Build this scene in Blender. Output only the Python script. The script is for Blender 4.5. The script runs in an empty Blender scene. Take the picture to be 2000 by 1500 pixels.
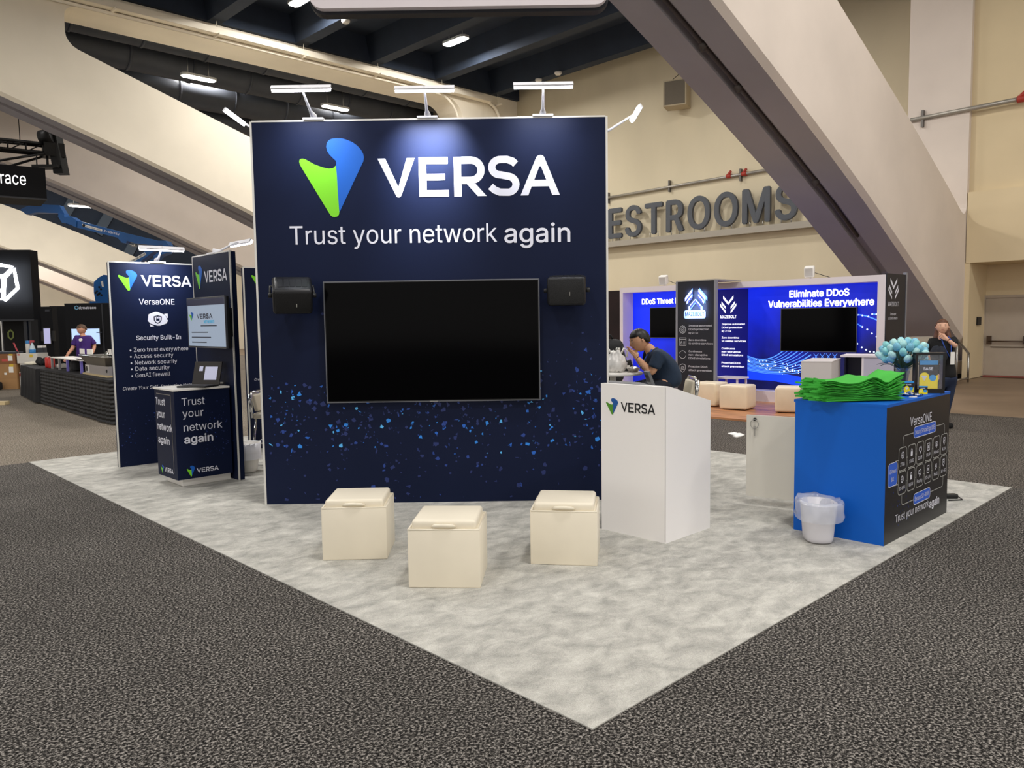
import bpy, bmesh, math, random
from mathutils import Vector, Matrix, noise
from mathutils.geometry import tessellate_polygon, delaunay_2d_cdt
V = Vector
rnd = random.Random(7)
scene = bpy.context.scene
col = scene.collection

# ---------------------------------------------------------------- camera (x = across the hall towards the restroom wall, y = along that wall)
CAM_F, PITCH, ROLL, YAW, EYE = 1524.33, 0.0806370, -0.0149582, 0.7680341, 1.65
FW = V((math.sin(YAW)*math.cos(PITCH), math.cos(YAW)*math.cos(PITCH), -math.sin(PITCH)))
_rt = V((math.cos(YAW), -math.sin(YAW), 0)); _up = _rt.cross(FW)
RT = _rt*math.cos(ROLL) + _up*math.sin(ROLL)
UP = _up*math.cos(ROLL) - _rt*math.sin(ROLL)
EYEP = V((0, 0, EYE))
cam_data = bpy.data.cameras.new('camera')
cam_data.sensor_width = 36; cam_data.lens = CAM_F*36/2000; cam_data.clip_end = 300
cam = bpy.data.objects.new('camera', cam_data); col.objects.link(cam)
cam.matrix_world = Matrix(((RT.x, UP.x, -FW.x, 0), (RT.y, UP.y, -FW.y, 0), (RT.z, UP.z, -FW.z, EYE), (0, 0, 0, 1)))
scene.camera = cam
VD = V((math.sin(YAW), math.cos(YAW), 0)); VR = V((math.cos(YAW), -math.sin(YAW), 0)); Z = V((0, 0, 1))

# ---------------------------------------------------------------- world, exposure, hall lamps
w = bpy.data.worlds.new('hall_fill'); scene.world = w; w.use_nodes = True
bg = w.node_tree.nodes['Background']; bg.inputs[0].default_value = (1.0, 0.945, 0.885, 1); bg.inputs[1].default_value = 1.2
vs = scene.view_settings
vs.view_transform = 'Standard'; vs.look = 'None'; vs.gamma = 1; vs.use_curve_mapping = False; vs.exposure = 0.3

def area(name, loc, sx, sy, power, color=(1, .95, .88), direction=(0, 0, -1), spread=180):
    l = bpy.data.lights.new(name, 'AREA'); l.shape = 'RECTANGLE'; l.size = sx; l.size_y = sy; l.energy = power; l.color = color
    l.spread = math.radians(spread)
    o = bpy.data.objects.new(name, l); col.objects.link(o); o.location = loc
    o.rotation_euler = V(direction).to_track_quat('-Z', 'Y').to_euler()
    return o
HALL = (1, .965, .92)
for gx in (-14, -5, 4, 13, 19):
    for gy in (-8, 1, 13, 30, 43, 56, 70):
        if gx == 19 and gy < 7: continue
        area('hall_lamp_light', (gx, gy, 11.3), 1.4, .6, 150 if gx == 19 else 170 if gx < -6 else 380 if gy < 5 else 520 if gy == 30 else 500 if gy == 13 and gx < 14 else 290 if gy < 40 else 800, HALL)

# ---------------------------------------------------------------- pixel -> place (photograph taken as 2000 x 1500)
def ray(x, y): return FW + RT*((x-1000)/CAM_F) - UP*((y-750)/CAM_F)
def fl(x, y, z=0.0):
    d = ray(x, y); return EYEP + d*((z-EYE)/d.z)
def pl(x, y, P, n):
    d = ray(x, y); n = V(n); return EYEP + d*((V(P)-EYEP).dot(n)/d.dot(n))
def at(x, y, dist):
    d = ray(x, y); return EYEP + d*(dist/math.hypot(d.x, d.y))
class Plane:
    """upright plane: o on the floor, u to the right as seen from the front, n towards the viewer"""
    def __init__(s, o, u):
        s.o = V((o[0], o[1], 0)); s.u = V((u[0], u[1], 0)).normalized(); s.n = s.u.cross(Z)
    def P(s, u, v, off=0.0): return s.o + s.u*u + Z*v + s.n*off
    def uv(s, x, y, off=0.0):
        p = pl(x, y, s.o + s.n*off, s.n) - s.o; return (p.dot(s.u), p.z)
    def back(s, off): return Plane(s.o + s.n*off, s.u)

# ---------------------------------------------------------------- materials
def lin(c):
    if isinstance(c, str): c = [int(c[i:i+2], 16) for i in (0, 2, 4)]
    f = lambda v: v/12.92 if v <= .04045 else ((v+.055)/1.055)**2.4
    return tuple(f(v/255) for v in c) + (1,)
MATS = {}
def mat(name, c, rough=.6, metal=0, spec=.5, emit=0, ecol=None, var=0.0, scale=4.0, bump=0.0, bscale=60, alpha=1, trans=0, ior=1.45, c2=None, stretch=None, detail=4):
    if name in MATS: return MATS[name]
    m = bpy.data.materials.new(name); m.use_nodes = True; nt = m.node_tree; N = nt.nodes; L = nt.links
    b = N['Principled BSDF']; base = lin(c)
    b.inputs['Base Color'].default_value = base; b.inputs['Roughness'].default_value = rough; b.inputs['Metallic'].default_value = metal
    b.inputs['Specular IOR Level'].default_value = spec; b.inputs['IOR'].default_value = ior
    if trans: b.inputs['Transmission Weight'].default_value = trans
    if alpha < 1: b.inputs['Alpha'].default_value = alpha
    if emit:
        b.inputs['Emission Color'].default_value = lin(ecol or c); b.inputs['Emission Strength'].default_value = emit
    tc = N.new('ShaderNodeTexCoord'); src = tc.outputs['Object']
    if stretch:
        mp = N.new('ShaderNodeMapping'); mp.inputs['Scale'].default_value = stretch; L.new(src, mp.inputs['Vector']); src = mp.outputs['Vector']
    if var or c2:
        n = N.new('ShaderNodeTexNoise'); n.inputs['Scale'].default_value = scale; n.inputs['Detail'].default_value = detail; L.new(src, n.inputs['Vector'])
        r = N.new('ShaderNodeValToRGB'); r.color_ramp.elements[0].position = .32; r.color_ramp.elements[1].position = .68
        r.color_ramp.elements[0].color = lin(c2) if c2 else tuple(v*(1-var) for v in base[:3]) + (1,)
        r.color_ramp.elements[1].color = base if c2 else tuple(min(1, v*(1+var)) for v in base[:3]) + (1,)
        L.new(n.outputs['Fac'], r.inputs['Fac']); L.new(r.outputs['Color'], b.inputs['Base Color'])
    if bump:
        n2 = N.new('ShaderNodeTexNoise'); n2.inputs['Scale'].default_value = bscale; n2.inputs['Detail'].default_value = 3; L.new(src, n2.inputs['Vector'])
        bp = N.new('ShaderNodeBump'); bp.inputs['Strength'].default_value = bump; bp.inputs['Distance'].default_value = .02
        L.new(n2.outputs['Fac'], bp.inputs['Height']); L.new(bp.outputs['Normal'], b.inputs['Normal'])
    MATS[name] = m; return m

def carpet_mat(name, dark, mid, light, scale):
    m = bpy.data.materials.new(name); m.use_nodes = True; nt = m.node_tree; N = nt.nodes; L = nt.links; b = N['Principled BSDF']
    b.inputs['Roughness'].default_value = .95; b.inputs['Specular IOR Level'].default_value = .1
    tc = N.new('ShaderNodeTexCoord'); n = N.new('ShaderNodeTexNoise'); n.inputs['Scale'].default_value = scale; n.inputs['Detail'].default_value = 2; n.inputs['Roughness'].default_value = .7
    L.new(tc.outputs['Object'], n.inputs['Vector'])
    r = N.new('ShaderNodeValToRGB'); e = r.color_ramp.elements; e[0].position = .36; e[0].color = lin(dark); e[1].position = .66; e[1].color = lin(light)
    x = e.new(.5); x.color = lin(mid); L.new(n.outputs['Fac'], r.inputs['Fac'])
    n2 = N.new('ShaderNodeTexNoise'); n2.inputs['Scale'].default_value = 1.3; n2.inputs['Detail'].default_value = 3; L.new(tc.outputs['Object'], n2.inputs['Vector'])
    mx = N.new('ShaderNodeMix'); mx.data_type = 'RGBA'; mx.blend_type = 'MULTIPLY'; mx.inputs['Factor'].default_value = .35
    L.new(r.outputs['Color'], mx.inputs['A']); L.new(n2.outputs['Fac'], mx.inputs['B']); L.new(mx.outputs['Result'], b.inputs['Base Color'])
    bp = N.new('ShaderNodeBump'); bp.inputs['Strength'].default_value = .6; bp.inputs['Distance'].default_value = .01
    L.new(n.outputs['Fac'], bp.inputs['Height']); L.new(bp.outputs['Normal'], b.inputs['Normal'])
    return m

# ---------------------------------------------------------------- mesh helpers
class M:
    def __init__(s): s.v = []; s.f = []; s.i = []; s.sm = []
    def add(s, vs, fs, mi=0, smooth=False):
        k = len(s.v); s.v += [V(p) for p in vs]
        for f in fs: s.f.append([k+j for j in f]); s.i.append(mi); s.sm.append(smooth)
        return s
    def obox(s, c, ax, ay, az, mi=0):
        """c centre, ax/ay/az half-axes"""
        c, ax, ay, az = V(c), V(ax), V(ay), V(az)
        vs = [c+ax*i+ay*j+az*k for i in (-1, 1) for j in (-1, 1) for k in (-1, 1)]
        return s.add(vs, [(0, 1, 3, 2), (4, 6, 7, 5), (0, 4, 5, 1), (2, 3, 7, 6), (0, 2, 6, 4), (1, 5, 7, 3)], mi)
    def box(s, x0, x1, y0, y1, z0, z1, mi=0):
        return s.obox(((x0+x1)/2, (y0+y1)/2, (z0+z1)/2), ((x1-x0)/2, 0, 0), (0, (y1-y0)/2, 0), (0, 0, (z1-z0)/2), mi)
    def pbox(s, pn, u0, u1, v0, v1, o0, o1, mi=0):
        return s.obox(pn.P((u0+u1)/2, (v0+v1)/2, (o0+o1)/2), pn.u*((u1-u0)/2), Z*((v1-v0)/2), pn.n*((o1-o0)/2), mi)
    def rbox(s, c, ax, ay, az, r, n=3, mi=0):
        """box with rounded edges (radius r), c centre, half-axis vectors"""
        c, A = V(c), [V(ax), V(ay), V(az)]; h = [a.length for a in A]; d = [a.normalized() for a in A]; r = min(r, *h)
        bm = bmesh.new(); bmesh.ops.create_cube(bm, size=2)
        for v in bm.verts: v.co = V((v.co.x*h[0], v.co.y*h[1], v.co.z*h[2]))
        bmesh.ops.bevel(bm, geom=bm.edges[:], offset=r, segments=n, profile=.5, affect='EDGES')
        bm.verts.index_update()
        s.add([c+d[0]*v.co.x+d[1]*v.co.y+d[2]*v.co.z for v in bm.verts], [[v.index for v in f.verts] for f in bm.faces], mi, True); bm.free(); return s
    def tube(s, pts, r, n=8, mi=0, caps=True, smooth=True):
        pts = [V(p) for p in pts]; rs = r if isinstance(r, (list, tuple)) else [r]*len(pts); k = len(s.v); ref = None
        for i, p in enumerate(pts):
            t = (pts[min(i+1, len(pts)-1)]-pts[max(i-1, 0)]).normalized()
            if ref is None: ref = t.orthogonal().normalized()
            a = (ref-t*ref.dot(t)); a = a.normalized() if a.length > 1e-6 else t.orthogonal().normalized(); ref = a; b = t.cross(a)
            for j in range(n): q = 2*math.pi*j/n; s.v.append(p+(a*math.cos(q)+b*math.sin(q))*rs[i])
        for i in range(len(pts)-1):
            for j in range(n): s.f.append([k+i*n+j, k+i*n+(j+1) % n, k+(i+1)*n+(j+1) % n, k+(i+1)*n+j]); s.i.append(mi); s.sm.append(smooth)
        if caps:
            s.f.append([k+j for j in reversed(range(n))]); s.i.append(mi); s.sm.append(False)
            e = k+(len(pts)-1)*n; s.f.append([e+j for j in range(n)]); s.i.append(mi); s.sm.append(False)
        return s
    def cyl(s, p, q, r, n=16, mi=0): return s.tube([p, q], r, n, mi)
    def lathe(s, c, prof, n=24, mi=0, sx=1, sy=1, smooth=True):
        c = V(c); k = len(s.v)
        for r, z in prof:
            for j in range(n): q = 2*math.pi*j/n; s.v.append(c+V((r*math.cos(q)*sx, r*math.sin(q)*sy, z)))
        for i in range(len(prof)-1):
            for j in range(n): s.f.append([k+i*n+j, k+i*n+(j+1) % n, k+(i+1)*n+(j+1) % n, k+(i+1)*n+j]); s.i.append(mi); s.sm.append(smooth)
        return s
    def ball(s, c, r, n=10, mi=0, ax=None):
        c = V(c); ax = ax or (V((1, 0, 0)), V((0, 1, 0)), V((0, 0, 1))); rr = r if isinstance(r, (list, tuple)) else (r, r, r); k = len(s.v); m = max(4, n//2)
        for i in range(m+1):
            a = math.pi*i/m
            for j in range(n):
                b = 2*math.pi*j/n; s.v.append(c+ax[0]*(rr[0]*math.sin(a)*math.cos(b))+ax[1]*(rr[1]*math.sin(a)*math.sin(b))+ax[2]*(rr[2]*math.cos(a)))
        for i in range(m):
            for j in range(n): s.f.append([k+i*n+j, k+(i+1)*n+j, k+(i+1)*n+(j+1) % n, k+i*n+(j+1) % n]); s.i.append(mi); s.sm.append(True)
        return s
    def poly(s, pts, mi=0):
        """flat polygon (may be concave) from 3-D points"""
        pts = [V(p) for p in pts]; t = tessellate_polygon([pts]); return s.add(pts, [list(f) for f in t], mi)
    def prism(s, pts, d, mi=0):
        """solid from an outline and a depth vector"""
        pts = [V(p) for p in pts]; d = V(d); n = len(pts); t = tessellate_polygon([pts])
        s.add(pts+[p+d for p in pts], [list(f) for f in t]+[[a+n for a in reversed(f)] for f in t]+[[i, (i+1) % n, n+(i+1) % n, n+i] for i in range(n)], mi); return s
    def build(s, name, mats, parent=None, fix=True):
        me = bpy.data.meshes.new(name)
        base = V((0, 0, 0)); q = parent
        while q is not None: base += q.location; q = q.parent
        me.from_pydata([tuple(p-base) for p in s.v], [], s.f)
        for m in (mats if isinstance(mats, (list, tuple)) else [mats]): me.materials.append(m)
        me.polygons.foreach_set('material_index', s.i); me.polygons.foreach_set('use_smooth', s.sm)
        if fix:
            bm = bmesh.new(); bm.from_mesh(me); bmesh.ops.recalc_face_normals(bm, faces=bm.faces[:]); bm.to_mesh(me); bm.free()
        me.update(); o = bpy.data.objects.new(name, me); col.objects.link(o)
        if parent is not None: o.parent = parent
        return o
def tag(o, label, cat, group=None, kind=None):
    if label: o['label'] = label
    if cat: o['category'] = cat
    if group: o['group'] = group
    if kind: o['kind'] = kind
    return o
def thing(name, label, cat, loc=(0, 0, 0), group=None):
    o = bpy.data.objects.new(name, None); o.empty_display_size = .1; col.objects.link(o); o.location = V(loc); return tag(o, label, cat, group)
def struct(o, label=None): o['kind'] = 'structure'; o['label'] = label or o.name.replace('_', ' '); o['category'] = 'building'; return o
def copy_tree(o, parent=None):
    c = o.copy(); col.objects.link(c)
    if parent is not None: c.parent = parent
    for ch in [x for x in bpy.data.objects if x.parent is o]: copy_tree(ch, c)
    return c
def relabel(c, label): c['label'] = label; return c

# ---------------------------------------------------------------- lettering
import os
try: FONT = bpy.data.fonts.load(os.path.join(bpy.utils.system_resource('DATAFILES'), 'fonts', 'Inter.woff2'))   # Blender's own interface face
except Exception: FONT = None
def text2d(body, bold=0.0, shear=0.0, spacing=1.0, extrude=0.0, line=1.0, align='LEFT'):
    cu = bpy.data.curves.new('t', 'FONT'); cu.body = body; cu.size = 1
    if FONT: cu.font = FONT
    cu.offset = bold; cu.shear = shear; cu.space_character = spacing; cu.extrude = extrude
    cu.resolution_u = 4; cu.space_line = line; cu.align_x = align
    o = bpy.data.objects.new('t', cu); col.objects.link(o); bpy.context.view_layer.update()
    me = bpy.data.meshes.new_from_object(o.evaluated_get(bpy.context.evaluated_depsgraph_get()))
    vs = [v.co.copy() for v in me.vertices]; fs = [list(p.vertices) for p in me.polygons]
    bpy.data.objects.remove(o); bpy.data.curves.remove(cu); bpy.data.meshes.remove(me)
    return vs, fs
def glyphs2d(body, shear=0.0, spacing=1.0, line=1.0, align='LEFT', contours=False):
    """lettering outlines filled by winding number, so overlapping contours stay solid"""
    cu = bpy.data.curves.new('t', 'FONT'); cu.body = body; cu.size = 1; cu.shear = shear; cu.space_character = spacing; cu.resolution_u = 4; cu.space_line = line; cu.align_x = align; cu.fill_mode = 'NONE'
    if FONT: cu.font = FONT
    o = bpy.data.objects.new('t', cu); col.objects.link(o); bpy.context.view_layer.update()
    me = bpy.data.meshes.new_from_object(o.evaluated_get(bpy.context.evaluated_depsgraph_get()))
    P = [v.co.copy() for v in me.vertices]; nx = {}
    for e in me.edges: a, b = e.vertices; nx.setdefault(a, []).append(b); nx.setdefault(b, []).append(a)
    bpy.data.objects.remove(o); bpy.data.curves.remove(cu); bpy.data.meshes.remove(me)
    seen = set(); loops = []
    for s in sorted(nx):
        if s in seen: continue
        L = [s]; seen.add(s); cur = min(nx[s])
        if len(nx[s]) > 1 and (s+1) in nx[s]: cur = s+1
        while cur not in seen:
            L.append(cur); seen.add(cur); n = [q for q in nx[cur] if q not in seen]
            if not n: break
            cur = n[0]
        if len(L) > 2: loops.append([P[i] for i in L])
    if contours: return loops
    pts, ed = [], []
    for L in loops: k = len(pts); n = len(L); pts += [V((p.x, p.y)) for p in L]; ed += [(k+i, k+(i+1) % n) for i in range(n)]
    cv, _, cf, *_r = delaunay_2d_cdt(pts, ed, [], 0, 1e-5)
    bb = [(min(p.x for p in L), max(p.x for p in L), min(p.y for p in L), max(p.y for p in L), L) for L in loops]
    def winding(p):
        w_ = 0
        for x0, x1, y0, y1, L in bb:
            if not (x0 <= p.x <= x1 and y0 <= p.y <= y1): continue
            for a, b in zip(L, L[1:]+L[:1]):
                if (a.y <= p.y) != (b.y <= p.y):
                    if p.x < (b.x-a.x)*(p.y-a.y)/(b.y-a.y)+a.x: w_ += 1 if b.y > a.y else -1
        return w_
    fs = [list(f) for f in cf if winding(sum((cv[i] for i in f), V((0, 0)))/len(f))]
    return [V((p.x, p.y, 0)) for p in cv], fs
_cv = glyphs2d('H')[0]; CAPH = max(v.y for v in _cv)-min(v.y for v in _cv)
def text_on(m, pn, body, u0, u1, v0, off=.002, cap=None, mi=0, bold=0.0, shear=0.0, spacing=1.0, deep=0.0, line=1.0, align='LEFT'):
    """lettering on plane pn from u0 to u1, last baseline v0, cap height cap (None keeps the proportions)"""
    vs, fs = text2d(body, 0, shear, spacing, deep, line, align) if deep else glyphs2d(body, shear, spacing, line, align); xs = [v.x for v in vs]; k = (u1-u0)/(max(xs)-min(xs)); ky = k if cap is None else cap/CAPH
    x0 = min(xs); nl = body.count('\n')
    b = max(0, bold)
    for i, (dx, dy) in enumerate(((0, 0), (-b, 0), (b, 0), (0, b), (0, -b)) if b else ((0, 0),)):
        m.add([pn.P(u0+(v.x-x0+dx)*k, v0+(v.y+nl*line+dy)*ky, off+v.z*k+.0002*i) for v in vs], fs, mi)
    return m
def text_px(m, pn, body, a, b, cap=None, off=.002, **kw):
    """a, b: photograph points at the left and right end of the baseline; cap: photograph height of a capital"""
    ua, va = pn.uv(*a, off); ub, vb = pn.uv(*b, off); c = None
    if cap: c = pn.uv(a[0], a[1]-cap, off)[1]-va
    return text_on(m, pn, body, ua, ub, (va+vb)/2, off, c, **kw)
def stroke(m, pn, pts, wd, off, mi=0, closed=False, cap=False):
    """flat line of width wd along (u, v) points"""
    P = [V((p[0], p[1])) for p in pts]; n = len(P); L = []; R = []
    for i in range(n):
        if closed: a, b = P[(i-1) % n], P[(i+1) % n]
        else: a, b = P[max(i-1, 0)], P[min(i+1, n-1)]
        d1 = (P[i]-a); d2 = (b-P[i])
        if d1.length < 1e-9: d1 = d2
        if d2.length < 1e-9: d2 = d1
        d1 = d1.normalized(); d2 = d2.normalized(); t = (d1+d2); t = t.normalized() if t.length > 1e-6 else d1
        nn = V((-t.y, t.x)); k = wd/2/max(.35, nn.dot(V((-d1.y, d1.x)))); L.append(P[i]+nn*k); R.append(P[i]-nn*k)
    vs = [pn.P(q.x, q.y, off) for q in L+R]; rng = range(n if closed else n-1)
    return m.add(vs, [[i, (i+1) % n, n+(i+1) % n, n+i] for i in rng], mi)
def disc(m, pn, u, v, r, off, mi=0, n=12, rv=None):
    rv = rv or r; return m.add([pn.P(u+r*math.cos(2*math.pi*j/n), v+rv*math.sin(2*math.pi*j/n), off) for j in range(n)], [list(range(n))], mi)
def arc(cx, cy, rx, ry, a0, a1, n=10): return [(cx+rx*math.cos(math.radians(a0+(a1-a0)*i/n)), cy+ry*math.sin(math.radians(a0+(a1-a0)*i/n))) for i in range(n+1)]
def rrect(u0, u1, v0, v1, r, n=4): return arc(u1-r, v1-r, r, r, 0, 90, n)+arc(u0+r, v1-r, r, r, 90, 180, n)+arc(u0+r, v0+r, r, r, 180, 270, n)+arc(u1-r, v0+r, r, r, 270, 360, n)
def flat(m, pn, pts, off, mi=0): return m.poly([pn.P(a, b, off) for a, b in pts], mi)
# ================================================================ the hall
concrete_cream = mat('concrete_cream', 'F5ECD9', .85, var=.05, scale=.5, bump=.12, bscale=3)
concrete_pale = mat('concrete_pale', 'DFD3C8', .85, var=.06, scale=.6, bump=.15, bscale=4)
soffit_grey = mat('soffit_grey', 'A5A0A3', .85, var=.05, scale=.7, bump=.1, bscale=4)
wall_beige = mat('wall_beige', 'D8CCB0', .9, var=.06, scale=.45, bump=.2, bscale=2.2, stretch=(1, 1, .5))
navy_ceiling = mat('navy_ceiling', '2A3444', .8, var=.12, scale=1.2)
duct_grey = mat('duct_grey', '40444C', .55, var=.08, scale=2)
door_paint = mat('door_paint', 'AFA292', .55, var=.03)
metal = mat('brushed_steel', 'B9B8B4', .32, 1.0)
chrome = mat('chrome', 'D9D9D9', .12, 1.0)
black_plastic = mat('black_plastic', '121213', .45)
white_gloss = mat('white_laminate', 'EDEAE4', .35, var=.02)
black_rubber = mat('black_rubber', '0C0C0C', .8)
red_paint = mat('red_valve_paint', 'A8362A', .5)

m = M(); m.box(-40, 25.3, -30, 90, -.12, -.012)
struct(m.build('floor', mat('polished_concrete', '84705C', .45, var=.18, scale=.7, detail=6)), 'bare brown concrete floor of the exhibition hall')
def rug(name, x0, x1, y0, y1, z, mt, label, zb=-.0119):
    m = M(); m.box(x0, x1, y0, y1, zb, z); return tag(m.build(name, mt), label, 'carpet')
CX0, CX1, CY0, CY1 = 2.32, 8.47, 1.965, 11.0
rug('aisle_carpet', -30, CX1, -25, CY1, 0, carpet_mat('aisle_pile', '0E0D0D', '413E3B', 'ABA59E', 78), 'dark charcoal speckled aisle carpet around the front of the booth')
rug('aisle_carpet', -30, 19.0, CY1, 60, 0, carpet_mat('aisle_pile_far_sheen', '3C3730', '80776B', 'C0B5A5', 60), 'aisle carpet strip behind the booth, past the seam at its left corner, pile sheen coloured in as lighter brown grey')  # pile sheen at a low viewing angle put into the lighter colours
xe = fl(1935, 812).x
rug('aisle_carpet', CX1, xe, -25, CY1, 0, carpet_mat('aisle_pile_side', '14120F', '4E4944', 'A89F95', 70), 'dark speckled aisle carpet right of the booth, ending at bare concrete')

# concrete arches that spring from the right-hand wall
BOT = [(-26, 12.0), (-12, 11.0), (-4, 10.2), (0, 9.45), (5.27, 8.05), (8.6, 6.88), (10.35, 6.22), (12.2, 5.49), (14.3, 4.62), (16, 3.88), (18.1, 2.88), (20.6, 1.66), (23.15, .42)]
TOPC = [(6.9, 9.83), (9.88, 8.84), (12.47, 7.98), (14.37, 7.28), (15.85, 6.68), (17.96, 5.82), (20.67, 4.62), (21.5, 4.22), (22, 4.0)]
def interp(T, x):
    for (a, b), (c, d) in zip(T, T[1:]):
        if x <= c: return b+(d-b)*(x-a)/(c-a)
    return T[-1][1]
XL, XR, ZT, ZH = 6.98, 22.0, 11.42, 10.9
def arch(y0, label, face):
    y1 = y0+1.45; ys = y0+.62
    m = M()
    def sect(x, zt):
        zb = interp(BOT, x) if x <= 23.15 else 0; d = .16 if x < 18.9 and zb < 9.3 else .001; c = .1 if x <= 23.15 else .001
        return [V((x, *p)) for p in ((y0, zt), (y0, zb+c), (y0+c, zb), (ys, zb), (ys, zb+d), (ys+.24, zb+d), (ys+.24, zb), (y1, zb), (y1, zt))]
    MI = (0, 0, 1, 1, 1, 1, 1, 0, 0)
    def loft(xs, top, cap0=True, cap1=False):
        S = [sect(x, top(x)) for x in xs]
        for a, b in zip(S, S[1:]):
            n = len(a)
            for j in range(n): m.add([a[j], a[(j+1) % n], b[(j+1) % n], b[j]], [(0, 1, 2, 3)], MI[j])
        if cap0: m.add(S[0], [list(range(9))])
        if cap1: m.add(S[-1], [list(range(9))])
    rl, rr, rh = .32, .4, .85
    def lo(x):
        z = interp(TOPC, x)
        if x-XL < rl: z += rl-math.sqrt(max(0, rl*rl-(rl-(x-XL))**2))
        if XR-x < rr: z += rr-math.sqrt(max(0, rr*rr-(rr-(XR-x))**2))
        return z
    def hi(x):
        z = ZH
        if x-XL < rl: z -= rl-math.sqrt(max(0, rl*rl-(rl-(x-XL))**2))
        if XR-x < rh: z -= rh-math.sqrt(max(0, rh*rh-(rh-(XR-x))**2))
        return z
    loft([-26, -18, -12, -8, -4, -2, 0, 2.6, 5.27, XL], lambda x: ZT, True, True)
    mid = [XL, XL+.02, XL+.08, XL+.18, XL+.32, 8, 8.6, 9.88, 10.35, 11.2, 12.2, 12.47, 13.4, 14.3, 15.2, 16, 17, 18.1, 18.88, 18.92, 19.8, 20.6, 20.67, 21.15, 21.3, 21.5, 21.6, 21.7, 21.8, 21.88, 21.95, 21.985, XR]
    loft(mid, lo, False)
    loft([XR, 22.6, 23.15], lambda x: ZT); loft([23.16, 25.25], lambda x: ZT, False, True)
    C = [[V((x, y0, ZT)), V((x, y0, hi(x))), V((x, y1, hi(x))), V((x, y1, ZT))] for x in mid]
    for a, b in zip(C, C[1:]):
        for j in range(4): m.add([a[j], a[(j+1) % 4], b[(j+1) % 4], b[j]], [(0, 1, 2, 3)])
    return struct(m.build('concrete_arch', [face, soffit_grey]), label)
arch(6.3, 'pale concrete arch sweeping down to the right beside the door, nearest the camera', concrete_pale)
arch(25.5, 'large cream concrete arch with a rounded opening behind the booth tower', concrete_cream)
arch(32.8, 'shaded pinkish concrete arch just behind the large cream one', concrete_pale)
arch(52.0, 'cream concrete arch far back, behind the blue boom lift', concrete_cream)
arch(59.3, 'farthest pale concrete arch, low at far left', concrete_pale)

m = M(); m.box(25.2, 25.6, 7.75, 90, 0, 12.6); struct(m.build('wall_right', wall_beige), 'tall beige concrete wall with the restrooms sign')
WX = 22.05
m = M(); m.box(WX+.1, 26, -14, 6.3, 4.68, 12.6); m.box(WX-.06, 26, -14, 6.28, 2.93, 4.68)
m.box(WX-.04, 23.5, 6.19, 6.3, 0, 2.93); m.box(23.45, 23.9, -14, 6.25, 0, 3.2)
struct(m.build('wall_front', mat('wall_cream', 'DCCAA6', .9, var=.05, scale=.5, bump=.2, bscale=2.5)), 'cream concrete wall at far right with the door recess below it')
m = M(); m.box(-40, 25.3, 84, 84.4, 0, 12.6); struct(m.build('wall_back', concrete_cream), 'cream end wall far behind the booths')
m = M(); m.box(-40, 25.6, -30, 90, 12.35, 12.6); struct(m.build('ceiling', navy_ceiling), 'dark navy ceiling slab')

# joists, run between the arches
def joist(x, y0, y1):
    m = M(); a, b = .22, .42
    m.prism([(x-a, y0, 11.42), (x+a, y0, 11.42), (x+b, y0, 12.35), (x-b, y0, 12.35)], (0, y1-y0, 0)); return m
jn = 0
for (y0, y1, bay) in ((7.75, 25.5, 'between the near arch and the large cream arch'), (34.25, 52, 'in the bay behind the boom lift')):
    for k in range(-3, 5):
        o = struct(joist(11.35+3.1*k, y0, y1).build('ceiling_joist', navy_ceiling), 'dark navy ceiling joist '+bay); o['group'] = 'joists '+bay
    m = M(); m.box(-10, 25.2, y1-.15, y1, 11.43, 12.35); m.box(-10, 25.2, y0, y0+.15, 11.43, 12.35); struct(m.build('ceiling_beam', navy_ceiling), 'navy cross beam closing the joists '+bay)

m = M(); m.prism([(6.5, 53.25, 11.2)]+[(x, 53.25, z-.3) for x, z in TOPC]+[(22.4, 53.25, 4.0), (22.4, 53.25, 11.2)], (0, .15, 0)); struct(m.build('ceiling_stand_in', navy_ceiling), 'added navy sheet in the far cream arch opening, standing in for dark ceiling')  # added sheet closing the far opening in place of the dark ceiling
for a, b in (((122, 428), (144, 388)), ((190, 456), (217, 412)), ((243, 508), (264, 470))):
    A_, B_ = pl(*a, (0, 53.15, 0), (0, 1, 0)), pl(*b, (0, 53.15, 0), (0, 1, 0)); m = M(); d = (B_-A_)/2; m.obox((A_+B_)/2, d, V((-d.z, 0, d.x)).normalized()*.28, (0, .08, 0)); struct(m.build('joist_stand_in', mat('navy_rib', '55606E', .8)), 'slanting navy rib on the added navy sheet, standing in for a far joist')  # added bars standing in for the joists of that dark ceiling
# ducts seen through the opening of the cream arch
for k, (yy, zz, rr) in enumerate(((28.1, 11.55, .5), (29.6, 11.2, .55), (31.0, 10.7, .6), (32.1, 10.1, .42))):
    m = M(); pts = [(-12+2.2*i, yy, zz) for i in range(17)]; m.tube(pts, rr, 20)
    for i in range(17): m.tube([(-12.04+2.2*i, yy, zz), (-11.96+2.2*i, yy, zz)], rr+.03, 20)
    tag(m.build('air_duct', duct_grey), 'long dark grey round air duct above the cream arch, '+('topmost', 'second from the top', 'third from the top', 'lowest and thinnest')[k]+' of four', 'air duct', 'air ducts behind the cream arch')

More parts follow.
